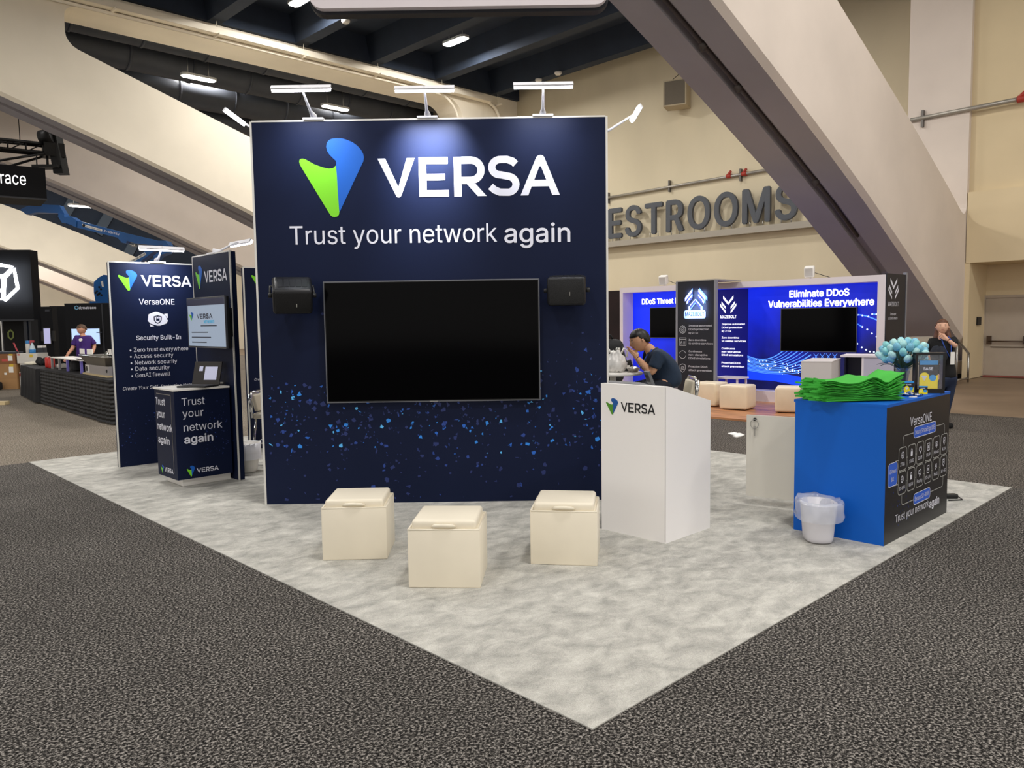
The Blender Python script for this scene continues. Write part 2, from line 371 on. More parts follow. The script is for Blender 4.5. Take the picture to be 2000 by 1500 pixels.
# doors under the ledge
def door(yr, yl, label, bar):
    t = thing('door_1', label, 'door', (23.44, (yl+yr)/2, 0)); t['kind'] = 'structure'
    m = M(); m.box(23.38, 23.44, yr, yl, .02, 2.06); m.build('door_leaf', door_paint, t)
    m = M(); m.box(23.34, 23.46, yl, yl+.07, 0, 2.13); m.box(23.34, 23.46, yr, yl, 2.06, 2.13); m.build('door_frame', door_paint, t)
    h = M(); h.box(23.3, 23.38, yl-.16, yl-.06, .86, 1.07); h.box(23.3, 23.38, yr+.05, yr+.16, .86, 1.07); h.cyl((23.31, yl-.1, .93), (23.31, yr+.1, .93), .018, 8); h.cyl((23.36, yl-.14, .78), (23.36, yr+.14, .78), .01, 6); h.build('panic_bar', mat('aged_bronze', '5B4D42', .4, .8), t)
    return t
yd = pl(1924, 660, (23.4, 0, 0), (1, 0, 0)).y
door(yd-1.05, yd, 'beige metal exit door with a panic bar at the right edge', True)
door(yd-2.12, yd-1.07, 'second beige exit door leaf cut off by the right picture edge', True)
m = M(); m.box(23.2, 23.34, yd-2.2, yd-.02, 0, .035); tag(m.build('threshold', mat('threshold_red', '8C4A40', .6)), 'low reddish threshold strip under the beige exit door', 'threshold')
P1 = Plane((23, 6.185), (1, 0))
m = M(); a = P1.uv(1907, 635); b = P1.uv(1914.5, 619); m.pbox(P1, a[0], b[0], a[1], b[1], 0, .03); o = tag(m.build('wall_plate', black_plastic), 'small black call plate on the reveal left of the exit door', 'wall plate')

# pipe with bracket on the pilaster, and its fitting
def pipe(name, pts, r, label, joints=(), cl=(), red=()):
    t = thing(name, label, 'pipe', pts[0]); m = M(); m.tube(pts, r, 12); m.build('tube', mat('galvanised_pipe', 'A9A49B', .4, .6), t)
    for q in cl:
        m = M(); m.box(q[0]-.03, q[0]+.12, q[1]-.03, q[1]+.03, q[2]-.22, q[2]+.2); m.build('bracket', mat('bracket_steel', '6E6A66', .5, .7), t)
    for q in red:
        m = M(); m.cyl((q[0], q[1]-.09, q[2]), (q[0], q[1]+.09, q[2]), r*1.5, 12); m.cyl((q[0], q[1]+.1, q[2]), (q[0]-.05, q[1]-.1, q[2]+.15), r*.9, 10); m.build('valve', red_paint, t)
    return t
g = lambda x, y, X: pl(x, y, (X, 0, 0), (1, 0, 0))
a, b = g(1779, 235, WX-.1), g(2030, 186, WX-.1)
pipe('wall_pipe', [a, b], .055, 'galvanised pipe bracketed across the concrete pilaster at upper right', cl=[g(1802, 231, WX-.1)], red=[g(1996, 193, WX-.1)])
a, b = g(1120, 398, 25.1), g(1560, 321, 25.1)
pipe('wall_pipe', [a, b], .05, 'galvanised pipe with red valves above the restrooms sign', cl=[g(1187, 386, 25.1), g(1307, 363, 25.1), g(1446, 341, 25.1)], red=[g(1424, 344, 25.1), g(1454, 339.5, 25.1)])
# sprinkler pipe in the soffit slot of the near arch
t = thing('sprinkler_pipe', 'thin dark sprinkler pipe in the slot under the near concrete arch', 'pipe', (10, 7.0, 6.4))
m = M(); xs = [2, 5.27, 8.6, 10.35, 12.2, 14.3, 16, 17.2]; m.tube([(x, 7.02, interp(BOT, x)+.05) for x in xs], .035, 8); m.build('tube', mat('pipe_brown', '4A423E', .6), t)
for px in ((1370, 88), (1443, 172), (1590, 357)):
    p = min((V((x*.05, 7.02, interp(BOT, x*.05)+.04)) for x in range(160, 350)), key=lambda p: (V(((p-EYEP).dot(RT)/(p-EYEP).dot(FW)*CAM_F+1000, 750-(p-EYEP).dot(UP)/(p-EYEP).dot(FW)*CAM_F))-V(px)).length)
    m = M(); m.ball(p, .075, 8); m.cyl(p, p-Z*.1, .03, 6); m.build('coupling', mat('pipe_brown', '4A423E', .6), t)

# restrooms sign
RP = Plane((25.08, 30), (0, -1))
t = thing('restrooms_sign', 'dark grey raised restrooms lettering standing on a metal bar on the beige wall', 'sign', RP.P(12, 4.6))
ua, va = RP.uv(1185, 479); ub, vb = RP.uv(1662, 434)
bz = 4.66
m = M(); m.pbox(RP, ua-1.6, ub+.6, bz-.12, bz+.1, -.13, .26); m.build('mounting_bar', mat('sign_bar', 'A59E92', .5, .3), t)
u1 = RP.uv(1555, 400, .2)[0]; u0 = RP.uv(1190, 420, .2)[0]; ww = []
for ch in 'RESTROOMS':
    L = glyphs2d(ch, contours=True); xs_ = [p.x for l in L for p in l]; ww.append((ch, L, min(xs_), max(xs_)-min(xs_)))
gap = .13; k = (u1-u0)/(sum(q[3] for q in ww[1:])+gap*7); uu = u0-(ww[0][3]+gap)*k; capz = 1.12; sg_ = mat('sign_letter_grey', '50545B', .5)
for ch, L, x0, wd in ww:
    m = M(); gv, gf = glyphs2d(ch); f3 = lambda p, o: RP.P(uu+(p.x-x0)*k, bz+.24+p.y*capz/CAPH, o)
    for e_, (dx, dy) in enumerate(((0, 0), (-.02, 0), (.02, 0), (0, .014), (0, -.014))):
        sh = V((dx, dy, 0)); o_ = .24-.002*e_; m.add([f3(p+sh, o_) for p in gv], gf); m.add([f3(p+sh, .12+.002*e_) for p in gv], gf)
        for l in L: n = len(l); q3 = [V((p.x, p.y, 0))+sh for p in l]; m.add([f3(p, o_) for p in q3]+[f3(p, .12+.002*e_) for p in q3], [(i, (i+1) % n, n+(i+1) % n, n+i) for i in range(n)])
    m.build('letter', sg_, t)
    for q in (.25, .75):
        m = M(); m.cyl(RP.P(uu+wd*k*q, bz+.08, .18), RP.P(uu+wd*k*q, bz+.3, .18), .018, 6); m.build('stud', metal, t)
    uu += (wd+gap)*k

# loudspeaker high on the wall
t = thing('wall_loudspeaker', 'beige loudspeaker cabinet hung high on the beige wall', 'loudspeaker', g(1322, 185, 24.7))
q = g(1322, 185, 24.7); ax = V((-.35, .94, 0)).normalized(); fr = V((-.94, -.35, 0)).normalized(); upv = V((0, 0, 1))
m = M(); m.obox(q, ax*.42, fr*.34, upv*.46); m.build('cabinet', mat('speaker_beige', 'B7A88C', .6), t)
m = M(); m.obox(q+fr*.345, ax*.37, fr*.01, upv*.41); m.build('grille', mat('speaker_grille', '6F675A', .8, bump=.5, bscale=120), t)
m = M()
for sx in (-1, 1): m.cyl(q+ax*.3*sx+upv*.46, q-fr*.4+upv*.85, .012, 6)
m.build('hanging_cable', black_plastic, t)

# cable tray and conduit along the cream arch
t = thing('cable_tray', 'cream cable tray with hangers along the top of the cream arch', 'cable tray', (14, 25.3, 11.1))
m = M(); m.box(2, 23.3, 25.12, 25.42, 11.0, 11.06); m.box(2, 23.3, 25.1, 25.13, 11.0, 11.2); m.build('tray', concrete_cream, t)
for k in range(-2, 5):
    m = M(); x = 11.35+3.1*k; m.cyl((x, 25.2, 11.0), (x, 25.2, 11.5), .012, 6); m.box(x-.03, x+.03, 24.95, 25.5, 10.94, 11.0); m.build('hanger', concrete_cream, t)
m = M(); m.tube([(2, 25.42, 10.93), (20.6, 25.42, 10.93)]+[(20.6+1.1*math.sin(q), 25.42, 9.83+1.1*math.cos(q)) for q in [i*.26 for i in range(1, 7)]]+[(21.7, 25.42, 7)], .05, 8); m.tube([(23.2, 25.35, 11.05)]+[(23.2+.8*math.sin(q), 25.35, 10.25+.8*math.cos(q)) for q in [i*.26 for i in range(1, 7)]]+[(24, 25.35, 7)], .07, 8); m.build('conduit', concrete_cream, t)

# ceiling lamps that show
LAMP = mat('lamp_diffuser', 'FFFFFF', .5, emit=9, ecol='FFFBF4')
def bay_lamp(p, yaw, lx, ly, label, power=0, top=12.35):
    t = thing('high_bay_lamp', label, 'ceiling lamp', p, 'high bay lamps'); ax = V((math.cos(yaw), math.sin(yaw), 0)); ay = Z.cross(ax); p = V(p)
    h = lambda a, b, z: p+ax*a*lx+ay*b*ly+Z*z
    ol = [(-1, .5), (-.82, 1), (.82, 1), (1, .5), (1, -.5), (.82, -1), (-.82, -1), (-1, -.5)]
    m = M(); m.prism([h(a, b, .02) for a, b in ol], (0, 0, .08)); m.build('housing', mat('lamp_housing', 'B9B9B6', .5), t)
    m = M(); m.prism([h(a*.94, b*.9, .0) for a, b in ol], (0, 0, .019)); m.build('diffuser', LAMP, t)
    for s in (-1, 1): q = p+ax*lx*.6*s; m = M(); m.cyl(q+Z*.1, V((q.x, q.y, top)), .012, 6); m.build('suspension', metal, t)
    if power: area('bay_lamp_light', p-Z*.03, lx*1.6, ly*1.6, power, HALL)
    return t
bay_lamp(fl(890, 82, 11.75), math.pi/2, .62, .2, 'bright ceiling lamp right of the lit joist, larger of the close pair', 420)
bay_lamp(fl(858, 71, 11.75), math.pi/2, .55, .12, 'slim bright ceiling lamp against the joist, left of the close pair')
bay_lamp(fl(588, 2, 11.75), math.pi/2, .6, .2, 'bright ceiling lamp cut by the top edge, left of the hanging sign', 350)
bay_lamp(pl(388, 154, (0, 28.2, 0), (0, 1, 0)), 0, .62, .2, 'long bright lamp hung below the ducts, far left of the tower', 60, 11.06)
bay_lamp(pl(655, 212, (0, 28.2, 0), (0, 1, 0)), 0, .62, .2, 'long bright lamp hung below the ducts, just above the tower', 60, 11.06)
bay_lamp(pl(160, 404, (0, 39, 0), (0, 1, 0)), 0, .55, .25, 'small bright lamp far back under the shaded arch, above the boom lift', 300, 11.42)
# things on the joists
for (x, y, lb) in ((675, 38, 'below the hanging sign, left of centre'), (1052, 154, 'right of the pair near the tower lamp'), (1090, 140, 'farthest right')):
    p = fl(x, y, 11.4); m = M(); m.lathe(p, [(.0, -.12), (.1, -.12), (.14, -.07), (.14, -.01), (.02, .0)], 14); tag(m.build('smoke_detector', white_gloss), 'small round white detector under a navy joist, '+lb, 'smoke detector')
# ================================================================ the booth carpet and tower
def pile_grey():
    m = bpy.data.materials.new('booth_pile'); m.use_nodes = True; nt = m.node_tree; N = nt.nodes; L = nt.links; b = N['Principled BSDF']
    b.inputs['Roughness'].default_value = .95; b.inputs['Specular IOR Level'].default_value = .1
    tc = N.new('ShaderNodeTexCoord'); mp = N.new('ShaderNodeMapping'); mp.inputs['Rotation'].default_value = (0, 0, .76); mp.inputs['Scale'].default_value = (1.0, 1.45, 1); L.new(tc.outputs['Object'], mp.inputs['Vector'])
    n = N.new('ShaderNodeTexNoise'); n.inputs['Scale'].default_value = 5.5; n.inputs['Detail'].default_value = 9; n.inputs['Roughness'].default_value = .66; n.inputs['Distortion'].default_value = .35; L.new(mp.outputs['Vector'], n.inputs['Vector'])
    r = N.new('ShaderNodeValToRGB'); e = r.color_ramp.elements; e[0].position = .34; e[0].color = lin('9F9E98'); e[1].position = .7; e[1].color = lin('D0CEC6')
    x = e.new(.5); x.color = lin('B7B5AE'); L.new(n.outputs['Fac'], r.inputs['Fac'])
    f = N.new('ShaderNodeTexNoise'); f.inputs['Scale'].default_value = 220; f.inputs['Detail'].default_value = 2; L.new(tc.outputs['Object'], f.inputs['Vector'])
    mx = N.new('ShaderNodeMix'); mx.data_type = 'RGBA'; mx.blend_type = 'OVERLAY'; mx.inputs['Factor'].default_value = .45
    L.new(r.outputs['Color'], mx.inputs['A']); L.new(f.outputs['Fac'], mx.inputs['B']); L.new(mx.outputs['Result'], b.inputs['Base Color'])
    bp = N.new('ShaderNodeBump'); bp.inputs['Strength'].default_value = .5; bp.inputs['Distance'].default_value = .012; L.new(f.outputs['Fac'], bp.inputs['Height']); L.new(bp.outputs['Normal'], b.inputs['Normal'])
    return m
CZ = .006
rug('booth_carpet', CX0, CX1, CY0, CY1, CZ, pile_grey(), 'light grey mottled carpet rectangle under the whole booth', .0004)

navy = mat('navy_graphic', '101934', .5, var=.1, scale=.6, spec=.16)
navy_side = mat('navy_fabric_side', '0E1220', .6)
white_edge = mat('aluminium_edge', 'D8D6D0', .4, .2)
LOGO_W = mat('print_white', 'DCDDE8', .5); LOGO_G = mat('print_green', '76CC1E', .5); LOGO_B = mat('print_blue', '005ABA', .5)
LOGO_K = mat('print_black', '101014', .5); LOGO_DG = mat('print_dark_green', '4E8E22', .5); LOGO_DB = mat('print_dark_blue', '12539C', .5)
BITS = [mat('confetti_a', '1B2C66', .5), mat('confetti_b', '20408F', .5), mat('confetti_c', '1F62C4', .5), mat('confetti_d', '2A86E4', .5), mat('confetti_e', '58B6F6', .5)]

# the mark, in a 365 x 425 box (y down)
GRN = [(-1, 105)]+arc(18, 122, 18, 17, 170, 280, 6)[::1]
GRN = [(2, 113), (6, 108), (14, 105), (24, 105), (36, 109), (84, 136), (134, 154), (168, 161), (190, 158), (207, 144), (210, 200), (213, 300), (217, 396), (214, 409), (205, 418), (190, 421), (176, 418), (166, 410), (14, 156), (3, 134), (0, 122)]
BLU = [(207, 144), (209, 130), (206, 118), (194, 108), (172, 86), (160, 66), (155, 44), (160, 22), (172, 8), (190, 1), (214, -1), (245, 0), (275, 9), (305, 22), (330, 40), (350, 62), (362, 84), (366, 104), (362, 124), (350, 146), (218, 396), (213, 300), (210, 200)]
def letters(m, pn, u0, v0, wd, hh, off, mi=0):
    """the five capitals of the word mark, drawn as strokes in a 985 x 220 box"""
    kx, ky = wd/985, hh/218; k = (kx+ky)/2
    S = lambda pts, w=42: stroke(m, pn, [(u0+x*kx, v0+y*ky) for x, y in pts], w*k, off, mi)
    F = lambda pts: flat(m, pn, [(u0+x*kx, v0+y*ky) for x, y in pts], off, mi)
    F([(0, 213), (42, 213), (107, 62), (112, 62), (158, 213-0), (201, 213), (128, 18), (124, 8), (116, 0), (104, 0), (96, 8), (92, 18)])                       # V
    F([(222, 0), (383, 0), (383, 36), (263, 36), (263, 90), (364, 90), (364, 126), (263, 126), (263, 179), (380, 179), (380, 216), (222, 216)])               # E
    F([(412, 0), (452, 0), (452, 216), (412, 216)])                                                                                                           # R
    S([(452.5, 197), (505, 197)]+arc(505, 142, 55, 55, 90, -90, 12)+[(452.5, 87)], 39); F([(482, 67), (529, 67), (588, 0), (540, 0)])
    S([(747, 172), (730, 188), (700, 198), (668, 198)]+arc(664, 156, 46, 42, 100, 250, 10)+[(668, 114), (704, 106)]+arc(702, 62, 46, 44, 80, -80, 10)+[(690, 19), (660, 20), (632, 32), (610, 52)], 39)   # S
    F([(772, 0), (814, 0), (876, 158), (884, 158), (944, 0), (985, 0), (902, 208), (895, 216), (882, 219), (868, 216), (860, 208)])                            # A
    F([(833, 48), (926, 48), (912, 84), (847, 84)])
    return m
def mark(parent, pn, u0, v1, wd, hh, off, g=LOGO_G, b=LOGO_B):
    for nm, P, mt in (('green_mark', GRN, g), ('blue_mark', BLU, b)):
        m = M(); flat(m, pn, [(u0+x*wd/366, v1-y*hh/421) for x, y in P], off); m.build(nm, mt, parent)
def logo_px(parent, pn, mk, lt, off=.003, g=LOGO_G, b=LOGO_B, w=LOGO_W):
    """mk: (x0, y0, x1, y1) box of the mark, lt: (xl, y base left, xr, y base right, cap height) in the photograph"""
    a = pn.uv(mk[0], mk[1], off); c = pn.uv(mk[2], mk[3], off); mark(parent, pn, a[0], a[1], c[0]-a[0], a[1]-c[1], off, g, b)
    p = pn.uv(lt[0], lt[1], off); q = pn.uv(lt[2], lt[3], off); t = pn.uv(lt[0], lt[1]-lt[4], off)
    m = M(); letters(m, pn, p[0], (p[1]+q[1])/2, q[0]-p[0], t[1]-p[1], off); m.build('brand_lettering', w, parent)
def confetti(m, pn, n, fn, off, seed, smin=.006, smax=.027):
    r = random.Random(seed)
    for i in range(n):
        u, v, br = fn(r); s = r.uniform(smin, smax)*(.6 if r.random() < .4 else 1); k = r.choice((3, 4, 4, 5, 5)); a0 = r.uniform(0, 6.28); st = r.choice((1, 1, .8, .6, .25))
        pts = []
        for j in range(k):
            a = 2*math.pi*j/k+r.uniform(-.5, .5); x, y = s*math.cos(a), s*st*math.sin(a); pts.append(pn.P(u+x*math.cos(a0)-y*math.sin(a0), v+x*math.sin(a0)+y*math.cos(a0), off))
        m.add(pts, [list(range(k))], 1+min(4, max(0, int(br*5))))
T0 = V((3.26, 6.65, 0)); T1 = V((5.515, 4.458, 0)); TW = (T1-T0).length; TH = 3.434; TD = 1.5
TP = Plane(T0, T1-T0)
tw = thing('display_tower', 'tall dark navy display tower with a big green and blue logo and confetti print', 'display tower', TP.P(TW/2, CZ, -TD/2))
m = M(); m.pbox(TP, .02, TW-.02, CZ, TH-.01, -TD, -.012); m.build('tower_body', navy_side, tw)
m = M(); m.pbox(TP, 0, TW, CZ, TH, -.012, 0)
def cf(r):
    while True:
        u = r.uniform(.05, TW-.05); v = max(.05, r.gauss(.78, .3)) if r.random() < .86 else r.uniform(.9, 1.75)
        if v > 1.95: continue
        lim = 1.05+.75*max(0, (u-2.1)/1.0)**1.5+.1*math.sin(u*3)
        if v > lim and r.random() < .93: continue
        b = r.random(); br = b**3*(.95 if .45 < v < 1.2 else .4); return u, v, br
confetti(m, TP, 640, cf, .0012, 3)
m.build('graphic_panel', [navy]+BITS, tw)
for nm, (u0, u1, v0, v1) in (('edge_strip', (-.006, .012, CZ, TH)), ('edge_strip', (TW-.012, TW+.006, CZ, TH)), ('top_strip', (.012, TW-.012, TH-.006, TH+.008))):
    m = M(); m.pbox(TP, u0, u1, v0, v1, -.03, .003 if nm == 'top_strip' else -.001 if 0 else .003); m.build(nm, white_edge, tw)
c = lambda x, y: (480+x/2.7778, 220+y/2.7778)
logo_px(tw, TP, (*c(285, 143), *c(651, 564)), (*c(720, 458), *c(1704, 449), 78))
m = M(); text_px(m, TP, 'Trust your network', c(241, 711), c(1364, 705), 36, bold=-.008); m.build('tagline', LOGO_W, tw)
m = M(); text_px(m, TP, 'again', c(1405, 704), c(1759, 700), 36, bold=.009); m.build('tagline', LOGO_W, tw)

# arm lights on the tower
bar_white = mat('lamp_body_white', 'E9E9EE', .4); ARM_E = mat('arm_light_tube', 'FFFFFF', .4, emit=14, ecol='F4F4FF')
def arm_light(label, base, tip, ax, face, L=.5, power=0, spread=110, clampn=None, aim=None):
    """base: clamp on the panel edge; tip: middle of the lamp bar; ax: bar direction; face: direction the tube shines"""
    base, tip, ax, face = V(base), V(tip), V(ax).normalized(), V(face).normalized(); sd = ax.cross(face)
    t = thing('arm_light', label, 'light', base, 'arm lights on the booth walls')
    m = M(); m.obox(tip-face*.014, ax*L/2, face*.007, sd*.022); m.build('lamp_housing', bar_white, t)
    m = M(); m.obox(tip+face*.006, ax*(L/2-.005), face*.013, sd*.02)
    m.build('lamp_tube', ARM_E, t)
    m = M(); mid = tip-(tip-base)*.12-face*.03; m.tube([base+Z*.03, base+(mid-base)*.3, mid, tip-face*.025], [.03, .013, .009, .009], 8); m.build('arm', bar_white, t)
    m = M(); m.obox(base+Z*.006, ax*.09 if abs(ax.z) < .5 else VR*.09, V((-ax.y, ax.x, 0)).normalized()*.04, Z*.008); m.build('clamp', bar_white, t)
    if power: area('arm_light_glow', tip+face*.025, L*.9, .04, power, (.88, .92, 1), aim or face, spread)
    return t
down = (-TP.n*1.0-Z*1.0)
for i, ((bx, by), (tx, ty), pw, sprd, lb) in enumerate((((613, 229), (588, 173), 2.5, 90, 'white arm light on top of the tall tower, left one'), ((835, 227), (829, 174), 14, 62, 'white arm light on top of the tall tower, middle one'), ((1060, 225), (1061, 167), 2.5, 90, 'white arm light on top of the tall tower, right one'))):
    ub = TP.uv(bx, by, -.01)[0]; p = TP.P(*TP.uv(tx, ty, .36), .36); arm_light(lb, TP.P(ub, TH+.008, -.01), p, TP.u, down, .5, pw, sprd, aim=TP.P(ub, 3.06)-p)
Rs = Plane(TP.P(TW+.36, 0, 0), -TP.n); p = Rs.P(*Rs.uv(1242, 222)); d = (p-T1).dot(-TP.n)
arm_light('white arm light reaching out from the right side of the tower', TP.P(TW+.01, TH-.02, -max(.1, d)), p, TP.n, -TP.u-Z*.8, .5)
Ls = Plane(TP.P(-.36, 0, 0), TP.n); p = Ls.P(*Ls.uv(459, 229)); d = (p-T0).dot(-TP.n)
arm_light('white arm light reaching out from the left side of the tower', TP.P(-.01, TH-.02, -max(.1, d)), p, TP.n, TP.u-Z*.8, .5)

# television and two speakers
screen_black = mat('screen_glass', '040405', .1, spec=.05)
def tv(name, label, pn, corners, off, mt=screen_black, emblem=True, bez=.012, frame_m=None):
    q = [pn.uv(*p, off) for p in corners]; u0 = (q[0][0]+q[3][0])/2; u1 = (q[1][0]+q[2][0])/2; v1 = (q[0][1]+q[1][1])/2; v0 = (q[2][1]+q[3][1])/2
    t = thing(name, label, 'television', pn.P((u0+u1)/2, v0, 0))
    m = M(); m.pbox(pn, u0, u1, v0, v1, off-.045, off-.004); m.build('casing', black_plastic, t)
    m = M(); m.pbox(pn, u0+bez, u1-bez, v0+bez*1.4, v1-bez, off-.004, off-.002); m.build('screen', mt, t)
    fm = frame_m or mat('tv_frame', '6E7076', .35, .7); f = M()
    for a, b, c_, d_ in ((u0, u1, v1-.006, v1+.004), (u0, u1, v0, v0+.008), (u0-.002, u0+.006, v0, v1), (u1-.006, u1+.002, v0, v1)): f.pbox(pn, a, b, c_, d_, off-.02, off)
    f.build('frame', fm, t)
    m = M(); m.pbox(pn, (u0+u1)/2-.2, (u0+u1)/2+.2, (v0+v1)/2-.15, (v0+v1)/2+.15, .001, off-.045); m.build('wall_mount', black_plastic, t)
    if emblem: m = M(); m.pbox(pn, (u0+u1)/2-.035, (u0+u1)/2+.035, v0+.001, v0+.008, off, off+.003); m.build('emblem', metal, t)
    return t, (u0, u1, v0, v1)
tv('television', 'large dark flat television mounted on the front of the navy tower', TP, [(629, 549), (1053, 546.5), (1055, 782), (641, 787)], .07)
sp_blk = mat('speaker_black', '15161A', .38)
def wall_speaker(label, pn, px, off, yaw, tilt, sz=(.33, .25, .24)):
    p = pn.P(*pn.uv(*px, off), off); t = thing('wall_speaker', label, 'loudspeaker', p, 'speakers beside the television')
    a = pn.u*math.cos(yaw)+pn.n*math.sin(yaw); f0 = pn.n*math.cos(yaw)-pn.u*math.sin(yaw); f = f0*math.cos(tilt)-Z*math.sin(tilt); up = Z*math.cos(tilt)+f0*math.sin(tilt)
    m = M(); m.rbox(p, a*sz[0]/2, f*sz[2]/2, up*sz[1]/2, .03, 3); m.build('cabinet', sp_blk, t)
    m = M(); m.rbox(p+f*(sz[2]/2-.003), a*(sz[0]/2-.018), f*.008, up*(sz[1]/2-.018), .006, 2); m.build('grille', mat('grille_black', '0A0A0C', .6, bump=.5, bscale=300), t)
    for k in range(5):
        m = M(); m.obox(p+up*(sz[1]/2+.001)+a*(-.1+.05*k)-f*.0, a*.021, f*.06, up*.003); m.build('ridge', sp_blk, t)
    m = M(); m.tube([p+a*(sz[0]/2+.018)+up*.0, p+a*(sz[0]/2+.018)-f*.14, p-f*.16, p-a*(sz[0]/2+.018)-f*.14, p-a*(sz[0]/2+.018)], .012, 8); m.cyl(p-f*.15, p-pn.n*(p-pn.o).dot(pn.n), .02, 8); m.build('bracket', black_plastic, t)
    for s in (-1, 1):
        m = M(); m.cyl(p+a*s*(sz[0]/2-.005), p+a*s*(sz[0]/2+.035), .02, 10); m.build('knob', black_plastic, t)
    m = M(); m.obox(p+f*(sz[2]/2+.006)+a*.03-up*.02, a*.004, f*.002, up*.016); m.build('badge', metal, t)
    return t
wall_speaker('black speaker on the tower left of the television, tilted down', TP, (571, 577), .27, -.3, .62)
wall_speaker('black speaker on the tower right of the television', TP, (1107, 567), .2, .12, .12)

# ================================================================ left demo station
def panel(label, o, u, w, h, t, name='demo_backdrop'):
    pn = Plane(o, u); r = thing(name, label, 'display panel', pn.P(w/2, CZ, -t/2))
    return pn, r
y9 = 9.71
pn1, r1 = panel('navy display panel with a logo, shield badge and bulleted list, left of the tower', (2.965, y9), (1, -.045), 1.0, 2.394, .07)
def panel_body(pn, r, w, h, t, seed, lim=.62, n=120):
    m = M(); m.pbox(pn, 0, w, CZ, h, -t, 0)
    confetti(m, pn, n, lambda q: (q.uniform(.04, w-.04), min(lim*1.5, abs(q.gauss(lim*.6, lim*.3))+.04), q.random()**3*.5), .001, seed, .004, .012)
    m.build('graphic_panel', [navy]+BITS, r)
    for u in (0, w):
        m = M(); m.pbox(pn, u-.008, u+.008, CZ, h, -.012, .003); m.build('edge_strip', white_edge, r)
    m = M(); m.pbox(pn, 0, w, h-.004, h+.01, -.03, .003); m.build('top_strip', white_edge, r)
panel_body(pn1, r1, 1.0, 2.394, .07, 5)
k3 = lambda x, y: (190+x/3, 460+y/3)
logo_px(r1, pn1, (*k3(119, 200), *k3(238, 324)), (*k3(258, 298), *k3(553, 300), 22))
def tx(r, pn, body, a, b, cap=None, bold=0, mt=LOGO_W, name='lettering', off=.002, **kw):
    m = M(); text_px(m, pn, body, a, b, cap, off, bold=bold, **kw); return m.build(name, mt, r)
tx(r1, pn1, 'VersaONE', k3(245, 404), k3(453, 405), 11, -.005)
tx(r1, pn1, 'Security Built-In', k3(230, 612), k3(490, 607), 8.6, .012)
for s, a, b in (('• Zero trust everywhere', (190, 682), (533, 672)), ('• Access security', (192, 718), (446, 712)), ('• Network security', (195, 754), (468, 750)), ('• Data security', (197, 792), (424, 785)), ('• GenAI firewall', (200, 830), (428, 823))):
    tx(r1, pn1, s, k3(*a), k3(*b), 8)
tx(r1, pn1, 'Create Your Self-Protecting Network', k3(150, 901), k3(600, 885), 6.5, -.01, shear=.25)
# shield badge
m = M(); u = lambda x, y: pn1.uv(*k3(x, y), .002)
flat(m, pn1, [u(*q) for q in ((300, 462), (338, 446), (352, 446), (398, 466), (414, 500), (404, 516), (368, 528), (352, 528), (312, 516), (296, 500))], .002)
flat(m, pn1, [u(*q) for q in ((392, 459), (412, 458), (414, 486))], .002); flat(m, pn1, [u(*q) for q in ((306, 518), (334, 532), (312, 534))], .002); m.build('badge_print', LOGO_W, r1)
m = M(); stroke(m, pn1, [u(*q) for q in ((354, 470), (375, 476), (374, 496), (366, 508), (354, 514), (342, 508), (334, 496), (333, 476))], .011, .003, closed=True)
flat(m, pn1, [u(*q) for q in ((345, 486), (365, 486), (365, 500), (345, 500))], .003); stroke(m, pn1, [u(*q) for q in ((348, 486), (348, 479), (354, 475), (361, 479), (361, 486))], .007, .003); m.build('padlock_print', navy, r1)
b = pn1.P(*pn1.uv(306, 512), 0); b.z = 2.404
arm_light('white arm light over the bulleted panel at left', b, pn1.P(*pn1.uv(316, 486, .38), .38), pn1.u, -pn1.n-Z*.9, .5, 4.5, 95)
# narrow panel that carries the screen
pn2, r2 = panel('narrow navy panel with a logo, carrying a small lit screen, beside the bulleted panel', (3.592, 8.87), (0, -1), .955, 2.416, .066)
panel_body(pn2, r2, .955, 2.416, .066, 6, 1.3, 60)
k4 = lambda x, y: (200+x/6.6667, 480+y/6.6667)
logo_px(r2, pn2, (*k4(1208, 268), *k4(1308, 560)), (*k4(1328, 476), *k4(1625, 455), 23))
b = pn2.P(*pn2.uv(412, 493), -.03); b.z = 2.42
arm_light('white arm light above the narrow screen panel, beside the tower edge', b, at(470, 475, 9.0), pn2.u, -pn2.n-Z*.6, .5, 1.5, 110)
scr = mat('screen_lit', '8C9DB4', .25, emit=.28, ecol='A9B9CE')
t, (a0, a1, c0, c1) = tv('television', 'small lit screen showing a web page on the narrow navy panel', pn2, [k3(517, 372), k3(737, 353), k3(763, 662), k3(543, 655)], .2, scr, False)
o2 = .2
m = M(); m.pbox(pn2, a0+.012, a1-.012, c1-.012-(c1-c0)*.13, c1-.013, o2-.002, o2-.0005); m.build('banner', mat('screen_navy', '0B1230', .3, emit=.15, ecol='18265A'), t)
m = M(); letters(m, pn2, a0+(a1-a0)*.26, c0+(c1-c0)*.58, (a1-a0)*.42, (c1-c0)*.1, o2); m.build('page_heading', mat('screen_ink', '2A3346', .4), t)
mark(t, pn2, a0+(a1-a0)*.05, c0+(c1-c0)*.72, (a1-a0)*.12, (c1-c0)*.17, o2)
m = M(); text_on(m, pn2, 'NETWORKS', a0+(a1-a0)*.45, a0+(a1-a0)*.72, c0+(c1-c0)*.49, o2, .03, bold=.02); m.build('page_subheading', mat('screen_teal', '2D9CC0', .4, emit=.3), t)
m = M()
for k, (s, e) in enumerate(((.36, .78), (.1, .55), (.1, .62), (.1, .5))): m.pbox(pn2, a0+(a1-a0)*s, a0+(a1-a0)*e, c0+(c1-c0)*(.43-.1*k-(.03 if k else 0)), c0+(c1-c0)*(.45-.1*k-(.03 if k else 0)), o2-.001, o2)
m.build('page_text', mat('screen_ink', '2A3346', .4), t)

